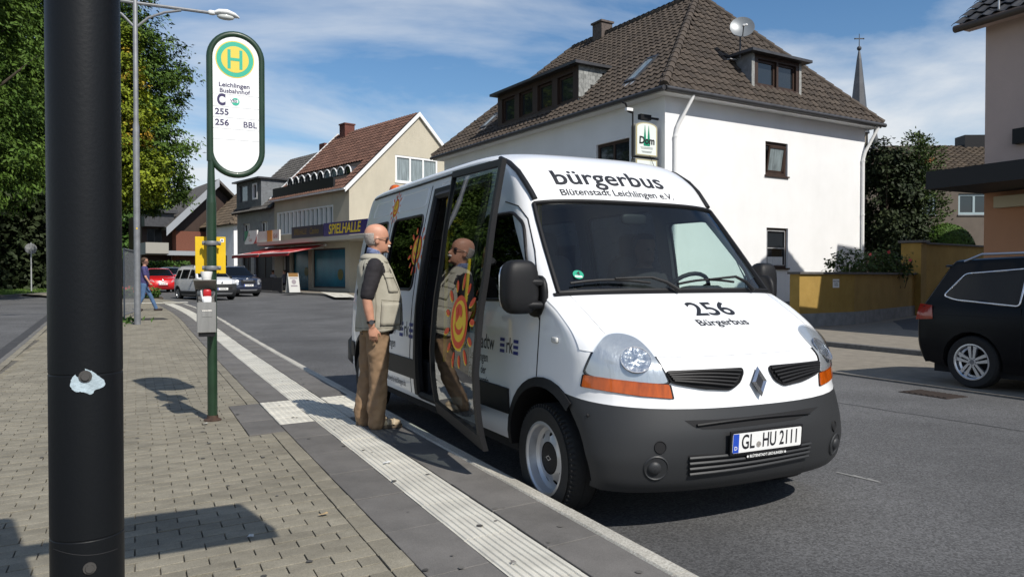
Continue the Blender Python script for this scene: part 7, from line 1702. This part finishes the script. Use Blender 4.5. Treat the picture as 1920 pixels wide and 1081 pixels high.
figure('person', 'walking person in navy shirt and blue jeans crossing beside the street lamp', (wp.x, wp.y, wp.z), R(0), dict(hip=[(0, -.09, .86), (0, .09, .86)], kn=[(-.04, -.10, .46), (.20, .10, .48)], an=[(-.22, -.10, .10), (.36, .10, .09)], sh=[(.0, -.18, 1.38), (0, .18, 1.38)], el=[(.05, -.24, 1.12), (-.10, .24, 1.12)], wr=[(.16, -.22, .93), (-.05, .25, .90)], lean=.03, sleeve=.75),
       (m_skin, M('shirt_navy', (.05, .045, .13), .85, var=.4, scale=20), M('jeans_blue', (.07, .13, .24), .9, var=.2, scale=8), M('shoe_dark', (.03, .02, .018), .7)))
sit = dict(hip=[(0, -.10, .86), (0, .10, .86)], kn=[(.42, -.12, .88), (.42, .12, .88)], an=[(.44, -.12, .48), (.44, .12, .48)], sh=[(-.02, -.18, 1.38), (-.02, .18, 1.38)], el=[(.10, -.24, 1.14), (.10, .24, 1.14)], wr=[(.36, -.16, 1.16), (.36, .16, 1.16)], lean=-.03)
dv = figure('person', 'driver in dark clothes sitting behind the minibus windscreen', (3.215+.50, 3.25+1.80, -.17+.05), R(-90), sit, (M('skin_shade', (.10, .055, .038), .7), m_shirt, m_shirt, m_ink), .02, hairm=m_ink)  # skin coloured dark in place of the cabin's shade, for a silhouette
def on_terrace(x, y): p = BM @ Vector((x, y, 0)); return (p.x, p.y, .36)
for i, (x, y, rz, lab, mt) in enumerate(((-1.9, 5.0, 160, 'guest in dark top seated under the nearer red awning', M('top_grey', (.10, .10, .12), .9)), (-1.7, 7.0, 40, 'guest in pale top seated deeper under the red awnings', M('top_pale', (.35, .33, .33), .9)))):
    d = dict(sit); figure('person', lab, (on_terrace(x, y)[0], on_terrace(x, y)[1], -.05+.0), R(rz), d, (m_skin, mt, m_shirt, m_ink), .03, group='cafe guests')
    c = thing('cafe_chair', ['dark cafe chair under the nearer guest', 'dark cafe chair under the guest deeper in'][i], 'chair', (on_terrace(x, y)[0], on_terrace(x, y)[1], .33), R(rz), 'cafe chairs'); b = MB(); b.bb((-.2, -.2, .40), (.25, .2, .44)); b.build('seat', m_blackpl, c); b = MB(); b.bb((-.24, -.2, .44), (-.2, .2, .9)); b.build('backrest', m_blackpl, c)
    for (p_, q_) in ((-.18, -.18), (-.18, .18), (.22, -.18), (.22, .18)): b = MB(); b.cyl((p_, q_, 0), (p_, q_, .4), .015, .015, 6); b.build('leg', m_blackpl, c)
stand = dict(hip=[(0, -.09, .86), (0, .09, .86)], kn=[(0, -.10, .46), (.03, .10, .46)], an=[(0, -.10, .09), (.03, .10, .09)], sh=[(0, -.18, 1.38), (0, .18, 1.38)], el=[(.12, -.24, 1.14), (0, .24, 1.12)], wr=[(.38, -.22, 1.14), (0, .25, .9)], lean=0)
q_ = on_terrace(-3.3, 8.6); figure('person', 'waiter in black standing at the cafe terrace holding something orange', (q_[0], q_[1], .22), R(-60), stand, (m_skin, m_shirt, m_shirt, m_ink), .03)
# ================================================================ other cars
m_carglass = M('car_glass', (.006, .007, .008), .04, spec=.35)
m_carglass2 = M('car_glass_light', (.05, .06, .065), .03, spec=1.0)
def car(name, label, loc, rz, L, W, H, paint, P, group=None, detail=1):
    """P: zh bonnet front height, yh/zh2 bonnet rear, yr roof front, yre roof rear, yt/zt tail shoulder, wf/wr axles, rw tyre radius, plus options"""
    t = thing(name, label, 'car', loc, rz, group); hw2 = W/2; zbelt = P['belt']
    def hw(y, z):
        w = float(np.interp(z, [.2, .35, .55, zbelt, zbelt+.02, H-.12, H], [hw2*.93, hw2*.98, hw2, hw2*.985, hw2*.97, hw2*.76, hw2*.70]))
        if y < .9: w -= .10*((.9-y)/.9)**2
        if y > L-.8: w -= .09*((y-L+.8)/.8)**2
        return w
    st = [(.12, .20, .42, .22, 2.3), (.02, .34, .36, .36, 2.3), (.0, .50, .34, .52, 2.4), (.04, .62, .36, .64, 2.5), (.09, P['zh'], .42, P['zh']+.02, 2.6), (.22, P['zh']+.09, .52, P['zh']+.09, 2.8), ((P['yh']+.22)/2, (P['zh']+.12+P['zh2'])/2, (P['yh']+.5)/2, (P['zh']+P['zh2'])/2+.02, 3.0),
          (P['yh'], P['zh2'], P['yh']+.18, P['zh2']-.05, 3.2), (P['yh']+.03, P['zh2']+.02, P['yh']+.2, P['zh2']-.03, 3.2), (P['yr'], H-.07, P['yr']+.2, H-.13, 3.2), (P['yr']+.45, H-.01, P['yr']+.5, H-.09, 3.4), ((P['yr']+P['yre'])/2, H, (P['yr']+P['yre'])/2, H-.08, 3.6), (P['yre'], H-.04, P['yre']-.02, H-.11, 3.4),
          (P['yre']+.06, H-.09, P['yre']+.02, H-.15, 3.4), (P['yt'], P['zt'], P['yt']-.10, P['zt'], 4), (L-.04, P['zt']-.12, L-.16, P['zt']-.12, 4), (L, .62, L-.18, .62, 3.4), (L, .45, L-.20, .45, 3), (L-.08, .26, L-.26, .28, 3)]
    s = Shell(st, hw, 3); I = s.idx; b = MB(); n_ = len(s.rows)
    s.patch(b, 0, n_-1); AR2 = P['rw']+.055; wz = P['rw']-.005
    up = [s.edge(i) for i in range(n_)]
    arch = lambda c: arch_pts(c, wz, AR2, .24, 12)[::-1]
    out = up+arch(P['wr'])+arch(P['wf'])
    flank(b, hw, out, (), .16); bo = b.build('body', paint, t, smooth=38, weld=True)
    bv = BVHTree.FromPolygons([Vector(v) for v in b.v], b.f)
    def fr_hit(x, z, back=False, off=.006):
        h = bv.ray_cast(Vector((x, L+2 if back else -2, z)), Vector((0, -1 if back else 1, 0)))
        if h[0] is None: return Vector((x, L-.05 if back else .05, z))
        return h[0]+Vector((0, off if back else -off, 0))
    def patch(poly, name, mat, back=False, off=.006, both=True, par=None, step=.08):
        V, F = tri_poly(poly, (), step); o = None
        for m in ((1, -1) if both else (1,)):
            q = MB(); Q = [fr_hit(x*m, z, back, off) for x, z in V]; q.add(Q, F)
            ring = densify(poly, step); k = len(ring); q.add([Q[i] for i in range(k)]+[Q[i]+Vector((0, -.03 if back else .03, 0)) for i in range(k)], [(i, (i+1) % k, k+(i+1) % k, k+i) for i in range(k)])
            o = q.build(name, mat, par or t, smooth=50)
        return o
    pw = math.asin(.92**1.6); q = MB(); s.patch(q, I[8], I[9], -pw, pw, extra=(pw,), off=.006); q.build('windscreen', m_carglass, t, smooth=60)
    q = MB(); s.patch(q, I[13], I[14], -1.25, 1.25, off=.006); q.build('rear_window', m_carglass, t, smooth=60)
    for poly in P['win']:
        pr = round_poly(poly, .05)
        for sg in (-1, 1):
            q = MB(); flank(q, hw, pr, (), .15, off=.006, sides=(sg,)); wo_ = q.build('side_window', m_carglass, t, smooth=60)
            if P.get('chrome'): e = MB(); e.tube([(sg*(hw(y, z)+.006), y, z) for y, z in densify(pr, .08)], .012, 6, closed=True); e.build('chrome_trim', m_chrome, wo_, smooth=60)
    low = P.get('lower', m_blackpl)
    q = MB(); s.patch(q, 0, P.get('lowrow', I[1]+1), off=.010); q.build('front_bumper', low, t, smooth=50)
    q = MB()
    for c in (P['wf'], P['wr']):
        for sg in (-1, 1):
            A = arch_pts(c, wz, AR2-.004, .24, 12); k = len(A); q.add([(sg*(hw(y, z)-.01), y, z) for y, z in A]+[(sg*(hw2-.35), y, z) for y, z in A], [(i, i+1, k+i+1, k+i) for i in range(k-1)]); q.add([(sg*(hw2-.34), c-AR2, .15), (sg*(hw2-.34), c+AR2, .15), (sg*(hw2-.34), c+AR2, wz+AR2), (sg*(hw2-.34), c-AR2, wz+AR2)], [(0, 1, 2, 3)])
    q.build('wheel_arch', m_dark, t)
    if P.get('clad'):
        q = MB()
        for sg in (-1, 1):
            for c in (P['wf'], P['wr']):
                A = arch_pts(c, wz, AR2, .24, 12); k = len(A); q.add([(sg*(hw(y, z)+.012), y, z) for y, z in A]+[(sg*(hw(y, z)+.010), c+(y-c)*1.16, wz+(z-wz)*1.16) for y, z in A], [(i, i+1, k+i+1, k+i) for i in range(k-1)])
            flank(q, hw, [(P['wf']+AR2+.02, .26), (P['wr']-AR2-.02, .26), (P['wr']-AR2-.02, .44), (P['wf']+AR2+.02, .44)], (), .3, off=.012, sides=(sg,))
        q.build('cladding', m_bumper, t, smooth=50)
    q = MB(); q.bb((-hw2+.12, .3, .16), (hw2-.12, L-.3, .30)); q.build('underbody', m_dark, t)
    for sg in (-1, 1):
        for c in (P['wf'], P['wr']): wheel(t, sg*(hw2-.115), c, P['rw'], P['rw'], .205, P.get('rim', P['rw']*.66), sg, P.get('wheel', 'alloy'))
    for sg in (-1, 1):
        q = MB(); superell((sg*(hw2+.10), P['yh']+.42, zbelt+.06), (.10, .06, .075), 3, 14, 8, q); q.tube([(sg*(hw2-.06), P['yh']+.42, zbelt), (sg*(hw2+.04), P['yh']+.42, zbelt+.03)], .03, 6); q.build('wing_mirror', P.get('mirror', paint), t, smooth=60)
    if detail:
        lo = patch(P['lamp'], 'headlight', m_refl)
        patch(P['grille'], 'grille', m_dark, both=False, off=.012)
        for i in range(3):
            z = P['plate']+.26+i*.035; q = MB(); q.tube([fr_hit(x, z-.02, off=.016) for x in np.linspace(-.28, .28, 7)], .007, 5)
            if P.get('bars', True): q.build('grille_bar', P.get('barm', m_chrome), t)
        pz_ = P['plate']; pb = fr_hit(0, pz_, off=.022)
        q = MB(); q.bb((-.26, pb.y-.006, pz_-.055), (.26, pb.y+.03, pz_+.055)); po = q.build('number_plate', m_plate, t)
        q = MB(); q.bb((-.257, pb.y-.009, pz_-.052), (-.215, pb.y-.0065, pz_+.052)); q.build('euro_band', m_blue, po)
        q = MB(); flat_text(q, P['text'], .10, (.02, pb.y-.0085, pz_), X, Z, .001, sx=.66); q.build('lettering', m_ink, po)
        em_ = fr_hit(0, P['emb'], off=.012); q = MB(); q.lathe([(.055, 0), (.055, .012), (.04, .018), (.001, .018)], 16, Matrix.Translation(em_) @ Matrix.Rotation(R(90), 4, 'X')); q.build('emblem', m_chrome, t)
        if P.get('fog'): patch(P['fog'], 'fog_lamp', m_refl)
        if P.get('skid'): patch(P['skid'], 'skid_plate', m_alloy, both=False, off=.016)
    patch(P.get('tail', [(hw2*.66, .78), (hw2*.88, .80), (hw2*.84, 1.0), (hw2*.68, 1.0)]), 'tail_light', m_redlens, True)
    if P.get('rails'):
        for sg in (-1, 1):
            q = MB(); q.tube([(sg*hw2*.74, P['yr']+.25, H-.06), (sg*hw2*.74, P['yr']+.4, H+.02), (sg*hw2*.73, P['yre']-.35, H+.01), (sg*hw2*.73, P['yre']-.12, H-.08)], .018, 6); q.build('roof_rail', P.get('railm', m_alloy), t, smooth=60)
    return t, hw, s
BK = (0, 0)
# red hatchback
pr_ = on_ground(306, 548, -.16)
car('parked_car', 'small red hatchback coming down the street towards the crossing', (pr_.x, pr_.y+.1, pr_.z), R(6), 3.6, 1.67, 1.53, M('paint_red', (.55, .012, .014), .3, coat=1), dict(zh=.74, yh=.95, zh2=1.0, yr=1.65, yre=3.2, yt=3.5, zt=.98, belt=.98, wf=.62, wr=3.05, rw=.285, win=[[(1.25, 1.0), (2.05, 1.0), (2.05, 1.38), (1.72, 1.36)], [(2.12, 1.0), (2.95, 1.02), (2.85, 1.36), (2.12, 1.38)]], lamp=[(.47, .64), (.74, .70), (.76, .86), (.60, .82)], grille=[(-.34, .33), (.34, .33), (.30, .42), (-.30, .42)], plate=.53, text='GL AK 418', emb=.74, bars=False, lower=M('paint_red', (.55, .012, .014))))
# white high-roof leisure van
pw_ = on_ground(418, 563, -.165)
wv, _, _ = car('leisure_van', 'white compact van with dark lower cladding and roof rails driving towards the crossing', (pw_.x, pw_.y, pw_.z), R(19), 3.96, 1.72, 1.72, M('paint_white', (.76, .76, .75), .3, coat=1), dict(zh=.86, yh=.88, zh2=1.10, yr=1.55, yre=3.65, yt=3.88, zt=1.05, belt=1.05, wf=.76, wr=3.28, rw=.30, win=[[(1.15, 1.08), (1.95, 1.06), (1.95, 1.50), (1.55, 1.48)], [(2.05, 1.06), (2.95, 1.06), (2.95, 1.50), (2.05, 1.50)], [(3.05, 1.06), (3.7, 1.06), (3.6, 1.46), (3.05, 1.48)]], lamp=[(.48, .78), (.70, .80), (.76, 1.02), (.66, .98), (.52, .88)], grille=[(-.50, .50), (.50, .50), (.52, .66), (-.52, .66)], plate=.62-.06, text='GL RV 593', emb=.86, bars=False, clad=True, lower=m_bumper, lowrow=11, rails=True, railm=m_blackpl, mirror=m_blackpl, skid=[(-.5, .30), (.5, .30), (.52, .37), (-.52, .37)]))
# dark blue crossover
pd_ = on_ground(467, 556, -.165)
car('crossover_car', 'dark blue crossover with lit round fog lamps following the white van', (pd_.x, pd_.y, pd_.z), R(17), 4.22, 1.79, 1.69, M('paint_navy', (.012, .016, .035), .2, coat=1), dict(zh=.88, yh=1.05, zh2=1.12, yr=1.75, yre=3.75, yt=4.1, zt=1.08, belt=1.08, wf=.85, wr=3.43, rw=.34, win=[[(1.4, 1.1), (2.3, 1.1), (2.3, 1.52), (1.85, 1.5)], [(2.4, 1.1), (3.2, 1.1), (3.2, 1.52), (2.4, 1.52)], [(3.3, 1.1), (3.85, 1.12), (3.7, 1.46), (3.3, 1.5)]], lamp=[(.52, .80), (.80, .82), (.82, .96), (.56, .96)], grille=[(-.38, .74), (.38, .74), (.42, .90), (-.42, .90)], plate=.62, text='GL WP 264', emb=.96, fog=[(.60+.07*math.cos(a), .72+.07*math.sin(a)) for a in np.linspace(0, 2*math.pi, 10, endpoint=False)], lower=m_bumper, skid=[(-.45, .32), (.45, .32), (.5, .40), (-.5, .40)], rails=True))
# blue-grey car farther back
pb_ = on_ground(345, 540, -.1)
car('silver_car', 'blue grey car partly hidden behind the white van and yellow case', (pb_.x, pb_.y+2, pb_.z), R(14), 4.3, 1.75, 1.5, M('paint_bluegrey', (.12, .16, .19), .3, metal=.5, coat=1), dict(zh=.70, yh=1.1, zh2=.98, yr=1.85, yre=3.3, yt=3.9, zt=1.0, belt=.98, wf=.85, wr=3.45, rw=.31, win=[[(1.5, 1.0), (2.4, 1.0), (2.4, 1.36), (1.95, 1.34)], [(2.5, 1.0), (3.4, 1.0), (3.2, 1.34), (2.5, 1.36)]], lamp=[(.50, .62), (.78, .66), (.80, .78), (.55, .74)], grille=[(-.36, .52), (.36, .52), (.38, .66), (-.38, .66)], plate=.46, text='GL MC 70', emb=.72))
# black people carrier in the parking bay, tail towards the bus
suv, hws, _ = car('black_suv', 'black people carrier with chrome window trim and alloy wheels parked in the right bay', (10.47, 2.10, -.145), 0, 4.85, 1.90, 1.70, M('paint_black', (.0035, .004, .0055), .28, spec=.22), dict(zh=.80, yh=1.15, zh2=1.08, yr=2.0, yre=4.35, yt=4.74, zt=1.02, belt=1.03, wf=.93, wr=3.98, rw=.335, rim=.225, chrome=True, win=[[(1.55, 1.06), (2.40, 1.05), (2.40, 1.50), (2.0, 1.46)], [(2.46, 1.05), (3.34, 1.06), (3.34, 1.52), (2.46, 1.52)], [(3.40, 1.06), (4.22, 1.12), (4.40, 1.17), (4.16, 1.46), (3.40, 1.52)]], lamp=[(.52, .66), (.84, .70), (.86, .84), (.58, .80)], grille=[(-.40, .60), (.40, .60), (.42, .74), (-.42, .74)], plate=.46, text='GL KS 902', emb=.76, rails=True, tail=[(.52, .86), (.82, .84), (.82, 1.04), (.60, 1.04)]))
q = MB(); flank(q, hws, [(4.52, .86), (4.80, .84), (4.74, 1.06), (4.54, 1.04)], (), .1, off=.008); q.build('tail_light', m_redlens, suv, smooth=50)
q = MB(); superell((-.62, 4.43, 1.56), (.12, .07, .02), 3, 12, 6, q); q.build('roof_spoiler', M('paint_black', (.008, .009, .012)), suv)

sg_ = MB()
for y0 in (2.43, 3.37): sg_.tube([(-(hws(y0, z)+.0005), y0+.06*max(0, z-.8), z) for z in np.linspace(.36, 1.04, 10)], .004, 5)
sg_.tube([(-(hws(y, .93)+.0005), y, .90+.02*y/4) for y in np.linspace(1.2, 4.5, 20)], .003, 5); sg_.build('panel_gap', m_dark, suv)
for y0 in (2.2, 3.15): q = MB(); superell((-(hws(y0, .96)+.01), y0, .96), (.018, .10, .018), 3, 12, 6, q); q.build('door_handle', M('paint_black', (.008, .009, .012)), suv, smooth=60)
# ================================================================ pieces built together that one could pick apart become parts of their own
def split_loose(o, limit=40):
    me = o.data; n = len(me.vertices); par = list(range(n))
    def find(a):
        while par[a] != a: par[a] = par[par[a]]; a = par[a]
        return a
    for e in me.edges:
        a, c = find(e.vertices[0]), find(e.vertices[1])
        if a != c: par[a] = c
    comp = {}
    for p in me.polygons: comp.setdefault(find(p.vertices[0]), []).append(p)
    if not 1 < len(comp) <= limit: return
    mats = list(me.materials); first = True
    for polys in comp.values():
        ids = {}; fs = []
        for p in polys: fs.append([ids.setdefault(v, len(ids)) for v in p.vertices])
        m2 = bpy.data.meshes.new(me.name); m2.from_pydata([me.vertices[v].co[:] for v in ids], [], fs)
        for m in mats: m2.materials.append(m)
        m2.polygons.foreach_set('material_index', [p.material_index for p in polys]); m2.polygons.foreach_set('use_smooth', [p.use_smooth for p in polys]); m2.set_sharp_from_angle(angle=R(40))
        if first: o.data = m2; first = False
        else: c = o.copy(); c.data = m2; COL.objects.link(c)
    bpy.data.meshes.remove(me)
SPLIT = {'wheel_arch', 'side_moulding', 'lettering_bars', 'pressed_panel', 'roof_trim', 'roof_gutter', 'tail_light', 'side_repeater', 'parking_sensor', 'panel_gap', 'cladding', 'flashing', 'fly_screen', 'rear_bumper', 'soil', 'roof_rail', 'arm', 'handrail', 'seat_base', 'screen_panel', 'balcony', 'dormer_roof', 'snow_guard', 'radiator', 'case_body', 'armhole_binding', 'row_line', 'gutter', 'eye', 'poster_print', 'iron_arm', 'awning_arm', 'hinge_arm', 'receiver'}
for o in list(S.objects):
    if o.type == 'MESH' and o.name.split('.')[0] in SPLIT: split_loose(o)
